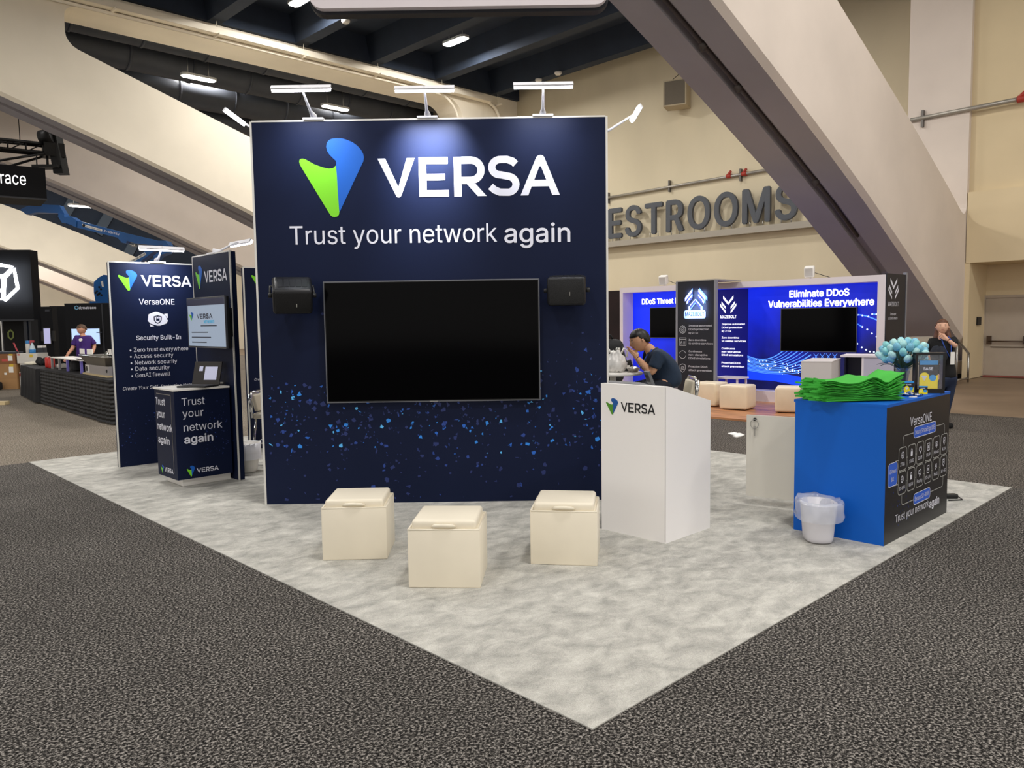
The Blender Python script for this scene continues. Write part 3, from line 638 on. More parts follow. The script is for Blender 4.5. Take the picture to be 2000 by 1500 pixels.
# kiosk under the screen
K0 = V((2.985, 7.99, 0)); KX, KY, KH, KB = .575, .53, 1.012, .085
kt = thing('demo_kiosk', 'navy demo kiosk printed Trust your network again, white top', 'kiosk', (K0.x+KX/2, K0.y+KY/2, CZ))
m = M(); m.box(K0.x+.07, K0.x+KX, K0.y+.06, K0.y+KY-.05, CZ, KB); m.build('plinth', white_gloss, kt)
KF = Plane(K0, (1, 0)); KS = Plane(K0+V((0, KY, 0)), (0, -1))
m = M(); m.box(K0.x, K0.x+KX, K0.y, K0.y+KY, KB, KH-.018)
confetti(m, KF, 110, lambda q: (q.uniform(.3, KX-.03), q.uniform(.3, .9), q.random()**3*.35), .001, 9, .003, .008)
m.build('kiosk_body', [navy]+BITS, kt)
m = M(); m.box(K0.x-.012, K0.x+KX, K0.y-.012, K0.y+KY+.012, KH-.018, KH); m.build('top', white_gloss, kt)
for s, a, b, cp in (('Trust', (495, 997), (630, 988), 15), ('your', (500, 1064), (623, 1058), 15), ('network', (507, 1147), (733, 1126), 15), ('again', (512, 1217), (678, 1202), 15)):
    tx(kt, KF, s, k3(*a), k3(*b), cp, .02 if s == 'again' else 0)
logo_px(kt, KF, (*k3(524, 1353), *k3(574, 1408)), (*k3(583, 1390), *k3(712, 1372), 9))
for s, a, b, cp in (('Trust', (343, 988), (396, 995), 13), ('your', (350, 1060), (396, 1068), 13), ('network', (353, 1140), (441, 1145), 13), ('again', (359, 1214), (424, 1222), 13)):
    tx(kt, KS, s, k3(*a), k3(*b), cp, .02)
logo_px(kt, KS, (*k3(372, 1340), *k3(392, 1393)), (*k3(396, 1384), *k3(446, 1396), 9))
m = M(); q = [KS.uv(*k3(*p), .003) for p in ((345, 920), (428, 935), (450, 1392))]; m.pbox(KS, q[0][0], q[1][0], q[1][1]-.006, q[1][1], 0, .003); m.pbox(KS, q[1][0]-.005, q[1][0], q[2][1], q[1][1], 0, .003); m.build('door_seam', metal, kt)
# laptop-like stand on the kiosk
lp = V((3.4, 8.2, KH)); lt = thing('laptop', 'dark open laptop with taped notes on the kiosk top', 'laptop', lp)
fx = V((-.85, -.52, 0)).normalized(); sx = V((-fx.y, fx.x, 0))
m = M(); m.obox(lp+fx*.13+Z*.009, fx*.12, sx*.165, Z*.008); m.build('keyboard_base', black_plastic, lt)
m = M(); m.obox(lp+Z*.019+fx*.12, fx*.07, sx*.15, Z*.001); m.build('keys', mat('key_grey', '3A3A3E', .5), lt)
tilt = (Z*.95-fx*.3).normalized(); m = M(); m.obox(lp+tilt*.125+Z*.015, sx*.165, tilt*.125, fx*.006); m.build('screen_lid', mat('laptop_lid', '2A2624', .4), lt)
nrm = sx.cross(tilt); nrm = nrm if nrm.dot(fx) > 0 else -nrm
m = M(); m.obox(lp+tilt*.12-sx*.04*0+nrm*.009+Z*.015+sx*.05, sx*.075, tilt*.072, nrm*.001); m.build('taped_note', mat('note_paper', 'C8CBE6', .6, emit=.15), lt)
m = M(); m.obox(lp+tilt*.17+nrm*.009+Z*.015-sx*.075, sx*.022, tilt*.026, nrm*.001); m.build('taped_note', mat('note_paper', 'C8CBE6', .6), lt)
p = V((3.22, 8.1, KH)); m = M(); m.tube([p+V((.3*math.sin(i*.9)*.4-.1+.016*i, .05*math.cos(i*1.3), .008)) for i in range(12)], .006, 6); tag(m.build('cable', black_plastic), 'black cable coiled on the white kiosk top beside the laptop', 'cable')
m = M(); q = lp+V((.12, -.02, .01)); m.tube([q+V((.05*math.cos(i), .05*math.sin(i*1.7), .004+.002*i)) for i in range(10)], .007, 6); tag(m.build('cable', white_gloss), 'white cable behind the laptop on the kiosk', 'cable')

# second station behind, between the narrow panel and the tower
e = fl(492, 879)
pn3, r3 = panel('navy panel with the green tip of a logo, glimpsed left of the tower', (e.x-.005, e.y+.02), (1, -.045), 1.0, 2.394, .07)
panel_body(pn3, r3, 1.0, 2.394, .07, 8)
cr = lambda x, y: (460+x/3.257, 500+y/3.257)
a = pn3.uv(*cr(101, 146), .003); s = pn1.uv(*k3(119, 200))[0]; q0, q1 = pn1.uv(*k3(119, 200), .003), pn1.uv(*k3(238, 324), .003)
mark(r3, pn3, a[0], a[1]+.11, q1[0]-q0[0], q0[1]-q1[1], .003)
u0 = pn3.uv(*cr(120, 793), .002); m = M(); text_on(m, pn3, 'Create Your Self-Protecting Network', u0[0], u0[0]+1.0-.2, u0[1], .002, .03, shear=.25, bold=-.01); m.build('lettering', LOGO_W, r3)
kp = V((4.44, 10.15, 0)); t = thing('demo_kiosk', 'plain dark kiosk edge glimpsed behind the narrow navy panel', 'kiosk', kp)
m = M(); m.box(kp.x-.1, kp.x+.08, kp.y, kp.y+.5, CZ+.1, 1.0); m.build('kiosk_body', navy_side, t); m = M(); m.box(kp.x-.1, kp.x+.08, kp.y, kp.y+.5, 1.0, 1.02); m.build('top', navy_side, t); m = M(); m.box(kp.x-.06, kp.x+.06, kp.y+.05, kp.y+.45, CZ, CZ+.1); m.build('plinth', navy_side, t)
# stools
cream_seat = mat('cream_upholstery', 'CFC6B2', .5, var=.04)
def stool(label, p, yaw, h=.62, back=.24, w=.42, d=.4):
    t = thing('bar_stool', label, 'stool', (0, 0, 0), 'bar stools')
    m = M(); m.rbox((0, 0, h-.03), (w/2, 0, 0), (0, d/2, 0), (0, 0, .035), .025); m.build('seat', cream_seat, t)
    m = M(); m.rbox((0, d/2-.02, h+.02+back/2), (w/2-.025, 0, 0), (0, .022, 0), (0, .02, back/2), .02); m.build('backrest', cream_seat, t)
    m = M(); z1 = h+back+.05; m.tube([(-w/2, d/2, h-.05), (-w/2, d/2+.01, z1-.05), (-w/2+.05, d/2+.015, z1), (w/2-.05, d/2+.015, z1), (w/2, d/2+.01, z1-.05), (w/2, d/2, h-.05)], .014, 8); m.tube([(-w/2, d/2+.012, h+.02), (-w/2, d/2+.04, z1-.03), (w/2, d/2+.04, z1-.03), (w/2, d/2+.012, h+.02)], .012, 8); m.build('back_frame', chrome, t)
    for sx in (-1, 1):
        for sy in (-1, 1):
            m = M(); m.cyl((sx*(w/2-.03), sy*(d/2-.03), h-.06), (sx*(w/2+.01), sy*(d/2+.02), 0), .013, 8); m.build('leg', chrome, t)
    m = M(); q = .25; m.tube([(-w/2, -d/2, q), (w/2, -d/2, q), (w/2, d/2, q), (-w/2, d/2, q), (-w/2, -d/2, q)], .009, 6); m.build('footrest', chrome, t)
    t.location = p; t.rotation_euler = (0, 0, yaw); return t
q = fl(492, 905); stool('cream and steel bar stool glimpsed between the narrow panel and the tower', (q.x+.27, q.y-.1, CZ), -math.pi*.75+math.pi, .6, .2)
q = fl(487, 925); t = thing('waste_bin', 'white bagged bin half hidden by the narrow navy panel', 'bin', (q.x+.02, q.y+.1, CZ))
m = M(); m.lathe((q.x+.02, q.y+.1, CZ), [(.0, .0), (.1, .0), (.12, .02), (.145, .3), (.15, .33), (.135, .33), (.11, .03), (0, .02)], 18); m.build('bin_body', white_gloss, t)
m = M(); m.lathe((q.x+.02, q.y+.1, CZ), [(.15, .3), (.165, .33), (.16, .22), (.165, .15)], 18); m.build('liner', mat('liner_white', 'E4E4EA', .4), t)
# ================================================================ seats, podium, counter on the booth carpet
leather = mat('white_leatherette', 'EAE1CD', .42, var=.03, scale=3, bump=.04, bscale=9)
def storage_ottoman(label, p, yaw):
    t = thing('storage_ottoman', label, 'ottoman', (0, 0, 0), 'storage ottomans in front of the tower'); h = .365; a = .225
    m = M(); m.rbox((0, 0, h/2), (a, 0, 0), (0, a, 0), (0, 0, h/2), .006, 2); m.build('box_body', leather, t)
    m = M(); r = .008
    m.tube([(-a+.006, -a+.006, h), (a-.006, -a+.006, h), (a-.006, a-.006, h), (-a+.006, a-.006, h), (-a+.006, -a+.006, h)], r, 6); m.build('rim', leather, t)
    m = M(); m.rbox((0, 0, h+.02), (a-.022, 0, 0), (0, a-.022, 0), (0, 0, .036), .022, 4); m.build('lid', leather, t)
    for s in (-1, 1):
        m = M(); m.tube([(-.075, s*(a-.018), h+.016), (-.055, s*(a-.002), h+.026), (0, s*(a+.004), h+.03), (.055, s*(a-.002), h+.026), (.075, s*(a-.018), h+.016)], [.006, .011, .012, .011, .006], 8); m.build('pull_tab', leather, t)
    for i in (-1, 1):
        for j in (-1, 1):
            m = M(); m.cyl((i*(a-.03), j*(a-.03), -.001), (i*(a-.03), j*(a-.03), .006), .015, 8); m.build('foot', black_rubber, t)
    t.location = (p[0], p[1], CZ); t.rotation_euler = (0, 0, yaw); return t
for lb, A, B, yw in (('white leatherette storage ottoman in front of the tower, left of three', (630, 1095), (757, 1092), -.77), ('white leatherette storage ottoman nearest the camera, middle of three', (798, 1148), (939, 1149), -.8), ('white leatherette storage ottoman touching the white podium, right of three', (1036, 1102), (1167, 1106), -.86)):
    a, b = fl(*A, CZ), fl(*B, CZ); yw = math.atan2((b-a).y, (b-a).x); mid = (a+b)/2; inn = V((-math.sin(yw), math.cos(yw), 0)); storage_ottoman(lb, mid+inn*.225, yw)

podium_white = mat('podium_laminate', 'F1EEEC', .5)
A = V((4.69, 3.262, 0)); S = .6; pt = thing('podium', 'white laminate podium with a small logo and a sloping top', 'podium', (A.x+S/2, A.y+S/2, CZ))
m = M(); z1, z0 = 1.158, 1.012
m.prism([(A.x, A.y, CZ), (A.x+S, A.y, CZ), (A.x+S, A.y, z0), (A.x+.05, A.y, z1), (A.x, A.y, z1)], (0, S, 0)); m.build('podium_body', podium_white, pt)
m = M(); m.obox((A.x+.325, A.y+S/2, (z1+z0)/2+.002), (.27, 0, -.0655*1.08), (0, S/2-.02, 0), (.0003, 0, .001)); m.build('reading_ledge', podium_white, pt)
m = M(); m.box(A.x-.0015, A.x, A.y, A.y+.0035, CZ+.01, z1-.004); m.build('corner_seam', mat('seam_grey', '8E8C88', .6), pt)
PL = Plane(V((A.x, A.y+S, 0)), (0, -1))
k1 = lambda x, y: (1160+x/4.165, 720+y/4.165)
logo_px(pt, PL, (*k1(98, 237), *k1(197, 378)), (*k1(218, 352), *k1(498, 374), 19), .002, LOGO_DG, LOGO_DB, LOGO_K)
p = V((A.x+.13, A.y+.42, z1-.018)); t = thing('laptop', 'thin grey laptop base lying on the sloping podium top', 'laptop', p); sl = V((.976, 0, -.218)).normalized(); nn = V((.218, 0, .976)).normalized()
m = M(); m.obox(p+sl*.02+nn*.012, V((0, .15, 0)), sl*.1, nn*.008); m.build('keyboard_base', mat('laptop_grey', '9A9B9E', .4, .4), t)
m = M(); m.obox(p+sl*.02+nn*.021, V((0, .13, 0)), sl*.06, nn*.001); m.build('keys', mat('key_grey', '3A3A3E', .5), t)
q = at(1262, 742, (p-EYEP).length+.12); t = thing('desk_phone', 'small dark grey device propped up on the podium beside the laptop', 'device', V((A.x+.36, A.y+.36, z1-.075)))
q = t.location.copy(); dd = (V((-.5, .25, 0))*.6+Z*.8).normalized(); m = M(); m.obox(q+dd*.085, V((.4, .9, 0)).normalized()*.035, dd*.085, dd.cross(V((.4, .9, 0)).normalized())*.011); m.build('device_body', mat('device_grey', '55575A', .4), t); m = M(); m.obox(q+dd*.115-dd.cross(V((.4, .9, 0)).normalized())*-.0115, V((.4, .9, 0)).normalized()*.024, dd*.03, dd.cross(V((.4, .9, 0)).normalized())*.0008); m.build('device_display', black_plastic, t); m = M(); m.obox(q+dd*.02-V((-.5, .25, 0))*.08, V((.4, .9, 0)).normalized()*.03, V((.5, -.25, 0))*.08, Z*.006); m.build('stand', black_plastic, t)

# blue and black counter
blue_lam = mat('counter_blue', '005CC0', .5, spec=.3); blk_lam = mat('counter_black', '17161B', .38)
C0 = V((5.69, 2.095, 0)); CW, CD, CH = 1.345, .675, 1.02
ct = thing('reception_counter', 'blue and black reception counter with a white printed diagram at the right of the booth', 'counter', (C0.x+CW/2, C0.y+CD/2, CZ))
m = M(); m.box(C0.x, C0.x+CW, C0.y, C0.y+.02, CZ, CH-.02); m.build('front_panel', blk_lam, ct)
m = M(); m.box(C0.x-.001, C0.x+.02, C0.y+.0005, C0.y+CD, CZ, CH-.02); m.build('side_panel', blue_lam, ct)
m = M(); m.box(C0.x+CW-.02, C0.x+CW, C0.y+.02, C0.y+CD, CZ, CH-.02); m.build('side_panel', blue_lam, ct)
m = M(); m.box(C0.x-.002, C0.x+CW+.002, C0.y-.002, C0.y+CD+.01, CH-.02, CH); m.build('top', blue_lam, ct)
m = M(); m.box(C0.x+.02, C0.x+CW-.02, C0.y+.02, C0.y+CD-.02, CZ+.05, CZ+.07); m.build('shelf', white_gloss, ct)
m = M(); m.box(C0.x+.02, C0.x+CW-.02, C0.y+.02, C0.y+CD-.02, .5, .52); m.build('shelf', white_gloss, ct)
CF = Plane(C0, (1, 0))
k5 = lambda x, y: (1700+x/4.69, 760+y/4.69)
for s, a, b, cp, bd in (('VersaONE', (365, 332), (560, 296), 17.5, -.01), ('Trust your network', (228, 1214), (532, 1085), 15, 0), ('again', (540, 1080), (628, 1050), 15, .02)):
    m = M(); ua, va = CF.uv(*k5(*a), .002); ub, vb = CF.uv(*k5(*b), .002); hcap = CF.uv(k5(*a)[0], k5(*a)[1]-cp, .002)[1]-va
    text_on(m, CF, s, ua, ub, (va+vb)/2, .002, hcap, bold=bd); m.build('lettering', LOGO_W, ct)
line_w = mat('print_grey', 'A9AAA6', .5); pill_b = mat('print_pill_blue', '2A5FD0', .5)
q = lambda x, y: CF.uv(*k5(x, y), .002)
us = [q(x, 640)[0] for x in (296, 383, 468, 549, 628, 704)]; uw = (us[5]-us[0])/5; uw = min(uw, (CW-.03-.43*uw-us[0])/5); us = [us[0]+uw*i for i in range(6)]
r0 = (q(292, 640)[1], q(285, 860)[1]); rh = abs(q(292, 537)[1]-q(292, 743)[1])/2; bw = uw*.43
for row, names in enumerate((('ZTNA', 'SWG', 'CASB', 'DLP', 'FWaaS', 'ATP'), ('SD-WAN', 'NGFW', 'Routing', 'SD-LAN', 'NaaS', 'SD-NC'))):
    for i, nm in enumerate(names):
        m = M(); u, v = us[i], r0[row]
        stroke(m, CF, rrect(u-bw, u+bw, v-rh, v+rh, .03), .006, .002, 0, True)
        text_on(m, CF, nm, u-bw*(.72 if len(nm) > 4 else .55), u+bw*(.72 if len(nm) > 4 else .55), v-rh*.62, .002, .026, 1)
        vi = v+rh*.32; kk = (i+row*6) % 6
        if kk == 0: stroke(m, CF, arc(u, vi, .024, .024, 0, 360, 14), .006, .002, 1, True); stroke(m, CF, [(u-.024, vi), (u+.024, vi)], .005, .002, 1); stroke(m, CF, [(u, vi-.024), (u, vi+.024)], .005, .002, 1)
        elif kk == 1: flat(m, CF, rrect(u-.02, u+.02, vi-.03, vi+.006, .006), .002, 1); stroke(m, CF, arc(u, vi+.006, .013, .02, 0, 180, 8), .006, .002, 1)
        elif kk == 2: stroke(m, CF, arc(u-.012, vi, .014, .014, 60, 300, 8)+arc(u+.012, vi, .016, .02, -90, 150, 8), .006, .002, 1, True); flat(m, CF, rrect(u-.006, u+.006, vi-.035, vi-.012, .003), .002, 1)
        elif kk == 3: stroke(m, CF, [(u-.024, vi+.024), (u+.024, vi+.024), (u+.024, vi-.03), (u-.024, vi-.03)], .006, .002, 1, True); flat(m, CF, [(u-.01, vi-.015), (u+.01, vi-.015), (u+.01, vi+.008), (u-.01, vi+.008)], .002, 1)
        elif kk == 4: [stroke(m, CF, rrect(u-.02, u+.02, vi-.02+.02*j, vi-.008+.02*j, .004), .005, .002, 1, True) for j in (0, 1)]; disc(m, CF, u, vi-.03, .006, .002, 1)
        else: stroke(m, CF, [(u-.02, vi+.026), (u+.02, vi+.026), (u+.02, vi-.01), (u, vi-.03), (u-.02, vi-.01)], .006, .002, 1, True); disc(m, CF, u, vi+.004, .008, .002, 1)
        if i < 5: stroke(m, CF, [(u+bw, v), (us[i+1]-bw, v)], .005, .002, 0)
        m.build('diagram_box', [line_w, LOGO_W], ct)
m = M(); ut, ub_ = r0[0]+rh, r0[1]-rh; gp = .055
stroke(m, CF, [(us[0], ut), (us[0], ut+gp-.02)]+arc(us[0]+.03, ut+gp, .03, .03, 180, 90, 4)[1:]+[(us[0]+.1, ut+gp+.03), (us[5]-.03, ut+gp+.03)]+arc(us[5]-.03, ut+gp, .03, .03, 90, 0, 4)[1:]+[(us[5], ut)], .006, .0015)
stroke(m, CF, [(us[0], ub_), (us[0], ub_-gp+.02)]+arc(us[0]+.03, ub_-gp, .03, .03, 180, 270, 4)[1:]+[(us[5]-.03, ub_-gp-.03)]+arc(us[5]-.03, ub_-gp, .03, .03, 270, 360, 4)[1:]+[(us[5], ub_)], .006, .0015)
stroke(m, CF, [(us[0]-bw, r0[0]), (us[0]-bw-.06, r0[0]), (us[0]-bw-.085, r0[0]-.02), (us[0]-bw-.085, r0[1]+.02), (us[0]-bw-.06, r0[1]), (us[0]-bw, r0[1])], .006, .0015)
m.build('diagram_lines', line_w, ct)
for body, u0_, u1_, v_, hh, nl in (('Security Service Edge (SSE)', us[1]+.03, us[4]-.03, ut+gp+.03, .042, 1), ('Secure SD-WAN', us[1]+.06, us[3]+.06, ub_-gp-.03, .042, 1), ('AI-Powered\nSASE', us[0]-bw-.2, us[0]-bw-.025, (r0[0]+r0[1])/2, .085, 2)):
    m = M(); flat(m, CF, rrect(u0_, u1_, v_-hh, v_+hh, .03), .0025); stroke(m, CF, rrect(u0_, u1_, v_-hh, v_+hh, .03), .005, .003, 1, True)
    pad = .025; text_on(m, CF, body, u0_+pad, u1_-pad, v_-(.016 if nl == 1 else .05), .0035, .034 if nl == 1 else .03, 1, line=1.0, align='CENTER'); m.build('diagram_pill', [pill_b, LOGO_W], ct)
m = M(); confetti(m, CF, 60, lambda r: (r.uniform(.03, .5), r.uniform(.1, .4), r.random()**3*.4), .0012, 12, .004, .01); m.build('confetti_print', [blk_lam]+BITS, ct)
# its open cupboard door, lock and keys
D1 = V((6.195, 3.46, 0)); D0 = V((6.33, 2.79, 0)); DP = Plane(D1, D0-D1); DW = (D0-D1).length
dr = DP; m = M(); m.pbox(DP, 0, DW, .083, .8, -.018, 0); door_o = m.build('door', mat('door_white', 'DAD6CB', .45), ct); door_o['label'] = 'white cupboard door swung open behind the counter'
m = M(); m.cyl(DP.P(.075, .765, -.02), DP.P(.075, .765, .02), .014, 10); lk = m.build('lock', black_plastic, door_o)
kq = DP.P(.075, .765, .015); t = thing('key_ring', 'small steel ring with keys hanging from the lock of the open white door', 'keys', kq)
m = M(); m.tube([DP.P(.075+.035*math.sin(a), .725+.04*math.cos(a), .02) for a in [i*.45 for i in range(15)]], .003, 6); m.build('ring', metal, t)
m = M(); m.pbox(DP, .07, .082, .62, .69, .018, .022); m.pbox(DP, .066, .086, .68, .705, .018, .022); m.build('key', metal, t)

# waste bin with clear bag
bp = fl(1600, 1052, CZ); bp = V((5.52, 2.5, CZ)); t = thing('waste_bin', 'translucent white waste bin with a clear liner bag beside the blue counter', 'bin', bp)
frost = mat('bin_frosted', 'E6E4EA', .35, alpha=.82)
def rrlathe(m, c, prof, e=.62, n=32, wob=0, seed=0, mi=0, yaw=.7):
    """lathe with a rounded-square section"""
    r_ = random.Random(seed); ph = [r_.uniform(0, 6.3) for _ in range(4)]; k = len(m.v); c = V(c)
    for i, (r, z) in enumerate(prof):
        for j in range(n):
            q = 2*math.pi*j/n; cs, sn = math.cos(q), math.sin(q); f = (abs(cs)**3.2+abs(sn)**3.2)**(-1/3.2); rr = r*(1+(f-1)*e)
            ww = wob*(math.sin(3*q+ph[0])+.7*math.sin(5*q+ph[1]+i)+.6*math.sin(9*q+ph[2]+2*i)+.5*math.sin(14*q+ph[3]-i)) if wob else 0
            x, y = (rr+ww)*cs, (rr+ww)*sn*.8; m.v.append(c+V((x*math.cos(yaw)-y*math.sin(yaw), x*math.sin(yaw)+y*math.cos(yaw), z+ww*.6)))
    for i in range(len(prof)-1):
        for j in range(n): m.f.append([k+i*n+j, k+i*n+(j+1) % n, k+(i+1)*n+(j+1) % n, k+(i+1)*n+j]); m.i.append(mi); m.sm.append(True)
    return m
m = M(); rrlathe(m, bp, [(0, .003), (.1, .003), (.118, .012), (.126, .04), (.15, .27), (.157, .285), (.157, .292), (.147, .29), (.12, .05), (0, .03)]); m.build('bin_body', frost, t)
m = M(); rrlathe(m, bp, [(.1, .06), (.13, .2), (.15, .296), (.185, .315), (.2, .29), (.196, .24), (.2, .2), (.192, .17)], wob=.006, seed=4, n=64)
m.build('liner', mat('clear_liner', 'DDE2F0', .18, alpha=.42, spec=.8), t)
m = M(); rr = random.Random(5)
for i in range(7): c = bp+V((rr.uniform(-.06, .06), rr.uniform(-.05, .05), .1+.02*i)); m.rbox(c, V((rr.uniform(.03, .05), rr.uniform(-.02, .02), .01)), V((-.01, rr.uniform(.02, .04), 0)), V((0, 0, .015)), .008, 2)
o = m.build('crumpled_paper', mat('waste_paper', 'D8D3C0', .7)); tag(o, 'crumpled pale paper inside the clear-bagged bin', 'paper', None, 'stuff')

# stack of green bags
green = mat('bag_green', '3FB23B', .75, var=.08, scale=6, bump=.15, bscale=500); 
BU = V((.93, -.36, 0)).normalized()
def sheet(m, ctr, ua, ub, la, lb, zf, th, na=14, nb=8):
    k = len(m.v); T = []
    for i in range(na+1):
        for j in range(nb+1):
            a = -1+2*i/na; b = -1+2*j/nb; T.append((ctr+ua*(a*la)+ub*(b*lb)+Z*zf(a, b)))
    m.v += T+[p-Z*th for p in T]; n = (na+1)*(nb+1); ix = lambda i, j: i*(nb+1)+j
    for i in range(na):
        for j in range(nb):
            q = [ix(i, j), ix(i+1, j), ix(i+1, j+1), ix(i, j+1)]; m.f.append([k+x for x in q]); m.f.append([k+n+x for x in reversed(q)]); m.i += [0, 0]; m.sm += [True, True]
    bd = [(ix(i, 0), ix(i+1, 0)) for i in range(na)]+[(ix(i+1, nb), ix(i, nb)) for i in range(na)]+[(ix(0, j+1), ix(0, j)) for j in range(nb)]+[(ix(na, j), ix(na, j+1)) for j in range(nb)]
    for a, b in bd: m.f.append([k+a, k+n+a, k+n+b, k+b]); m.i.append(0); m.sm.append(False)
    return m
NB = 22; bc0 = V((5.93, 2.31, CH+.004)); rr = random.Random(11); lvl = ['bottom', 'lowest but one', 'third from below', 'fourth from below', 'fifth from below', 'sixth from below', 'seventh from below', 'eighth from below', 'ninth from below', 'tenth from below', 'eleventh from below', 'eleventh from above', 'tenth from above', 'ninth from above', 'eighth from above', 'seventh from above', 'sixth from above', 'fifth from above', 'fourth from above', 'third from above', 'second from above', 'topmost'] or ['bottom', 'second', 'third', 'fourth', 'fifth', 'sixth', 'seventh', 'eighth', 'ninth', 'tenth', 'eleventh', 'twelfth', 'thirteenth', 'fourteenth', 'fifteenth', 'sixteenth', 'seventeenth', 'top']
along = VR*.93+VD*.1; along = along.normalized(); across = Z.cross(along)
ctr0 = fl(1668, 772, CH); ctr0 = V((6.03, 2.335, CH+.006))-VR*.15
for i in range(NB):
    ya = rr.uniform(-.05, .05); ua = (along+across*ya).normalized(); ub = Z.cross(ua); off = along*rr.uniform(-.012, .012)+across*rr.uniform(-.012, .012); base = .0062*i; s = i/NB
    lo_ = .3+rr.uniform(-.012, .012); p1, p2 = rr.uniform(0, 6), rr.uniform(0, 6)
    def zf(a, b, base=base, s=s, p1=p1, p2=p2):
        w = .004*math.sin(4*a+1+b)*s+.003*math.sin(6*b+2)*s
        ridge = s*(.038*math.exp(-((a-.22)/.26)**2)+.17*max(0, a-.45)**1.3+.02*math.exp(-((a+.85)/.25)**2)-.022*math.exp(-((a-.58)/.14)**2))
        return base+ridge+w+.002
    p = ctr0+off
    t = thing('tote_bag', f'folded bright green tote bag, {lvl[i]} in the stack on the blue counter' if i else 'folded bright green tote bag at the very bottom of the stack on the counter', 'bag', p+Z*base, 'green tote bags stacked on the counter')
    m = M(); sheet(m, p, ua, ub, lo_, .175+rr.uniform(-.008, .008), zf, .0026, 20, 8); m.build('bag_body', green, t)
    for hs in (-1, 1):
        m = M(); pts = []; zb = base+zf(-1, 0)-base
        spr = rr.uniform(.02, .05); le = rr.uniform(.06, .13); hgt = rr.uniform(-.004, .012)*(.4+s)
        for jj in range(9):
            th = math.pi*jj/8; pts.append(p-ua*(lo_-.03+le*math.sin(th))+ub*(hs*.07+spr*math.cos(th))+Z*(.004+zb+hgt*math.sin(th)+.0012*math.sin(jj*2+p1)))
        k = len(m.v)
        for q in pts: m.v += [q-Z*.0005+V((0, 0, -.008)), q+Z*.0045]
        for jj in range(8): m.f.append([k+2*jj, k+2*jj+2, k+2*jj+3, k+2*jj+1]); m.i.append(0); m.sm.append(True)
        m.build('handle', green, t, fix=False)

# vase of pale blue tulips
vp = fl(1773, 766, CH); vp = V((6.9, 2.42, CH)); glassy = mat('vase_glass', 'DDE8E6', .04, trans=.9, ior=1.3, alpha=.55)
vt = thing('vase', 'clear glass vase holding the pale blue tulips on the counter', 'vase', vp)
m = M(); m.lathe(vp, [(0, .002), (.04, .002), (.045, .02), (.04, .07), (.05, .14), (.066, .19), (.062, .19), (.046, .14), (.036, .07), (.038, .025), (0, .015)], 24); m.build('vase_glass', glassy, vt)
bt = thing('tulip_bouquet', 'bunch of pale aqua blue artificial tulips in the glass vase', 'flowers', vp+Z*.03)
pet = [mat('petal_a', '8FD3D6', .5, var=.12, scale=30), mat('petal_b', 'B4E2E2', .5, var=.1, scale=30), mat('petal_c', '7FBFD8', .5, var=.12, scale=30)]; leafm = mat('tulip_leaf', '3C5A48', .6, var=.2, scale=20)
rr = random.Random(21); hc = vp+Z*.31; heads = []
tries = 0
while len(heads) < 54 and tries < 4000:
    tries += 1
    a = rr.uniform(0, 6.283); e = rr.uniform(-.5, 1.45); r0_ = V((math.cos(a)*math.cos(e)*.19, math.sin(a)*math.cos(e)*.19, math.sin(e)*.11)); p = hc+r0_*rr.uniform(.82, 1.0)
    if all((p-h).length > .043 for h in heads): heads.append(p)
for i, p in enumerate(heads):
    d = (p-(hc-Z*.13)).normalized(); sx_ = d.orthogonal().normalized(); sy_ = d.cross(sx_); m = M(); R_ = rr.uniform(.025, .031)
    for q in range(3):
        an = q*2.094+i; cc = math.cos(an), math.sin(an); w = sx_*cc[0]+sy_*cc[1]
        m.ball(p+w*.007, (R_*.8, R_*.95, R_*1.42), 8, 0, (w, d.cross(w), d))
    tl_ = m.build('tulip_head', pet[i % 3], bt)
    m = M(); b0 = vp+Z*.03+V((rr.uniform(-.02, .02), rr.uniform(-.02, .02), 0)); nk = vp+Z*.19+(V((p.x, p.y, 0))-V((vp.x, vp.y, 0)))*.18; m.tube([b0, nk, nk+(p-nk)*.6+Z*.01, p-d*R_], .0032, 5); m.build('stem', leafm, tl_)
for i in range(9):
    a = i*.7+.3; m = M(); dv = V((math.cos(a), math.sin(a), 0)); sv = V((-dv.y, dv.x, 0)); L_ = rr.uniform(.1, .2); pts = [vp+Z*.17+dv*(.03+L_*q)+Z*(L_*1.0*q*(1-q*.75)) for q in [j/6 for j in range(7)]]
    k = len(m.v)
    for j, q in enumerate(pts): ww = .014*math.sin(math.pi*(.12+.86*j/6)); m.v += [q-sv*ww, q+Z*-.004, q+sv*ww]
    for j in range(6):
        for c_ in (0, 1): m.f.append([k+3*j+c_, k+3*j+3+c_, k+3*j+4+c_, k+3*j+1+c_]); m.i.append(0); m.sm.append(True)
    m.build('leaf', leafm, bt, fix=False)

# display box with a book, cards, sweets, pen
k7 = lambda x, y: (1680+x/7.5, 600+y/7.5)
xo = V((6.66, 2.3, 0)); BP = Plane(xo, VR.normalized()*.97-VD*.24); BPn = BP
c00 = BP.uv(*k7(800, 1225)); c11 = BP.uv(*k7(1255, 665)); w_, h_ = c11[0]-c00[0], c11[1]-CH
t = thing('display_box', 'black framed display box with a clear front on the counter', 'display box', BP.P((c00[0]+c11[0])/2, CH, -.05)); u0, u1 = c00[0], c11[0]
for nm, a in (('frame_side', (u0, u0+.018, CH, CH+h_)), ('frame_side', (u1-.018, u1, CH, CH+h_)), ('frame_rail', (u0+.018, u1-.018, CH+h_-.018, CH+h_)), ('frame_rail', (u0+.018, u1-.018, CH, CH+.035))):
    m = M(); m.pbox(BP, *a, -.09, 0); m.build(nm, mat('frame_black', '0E0D0F', .3), t)
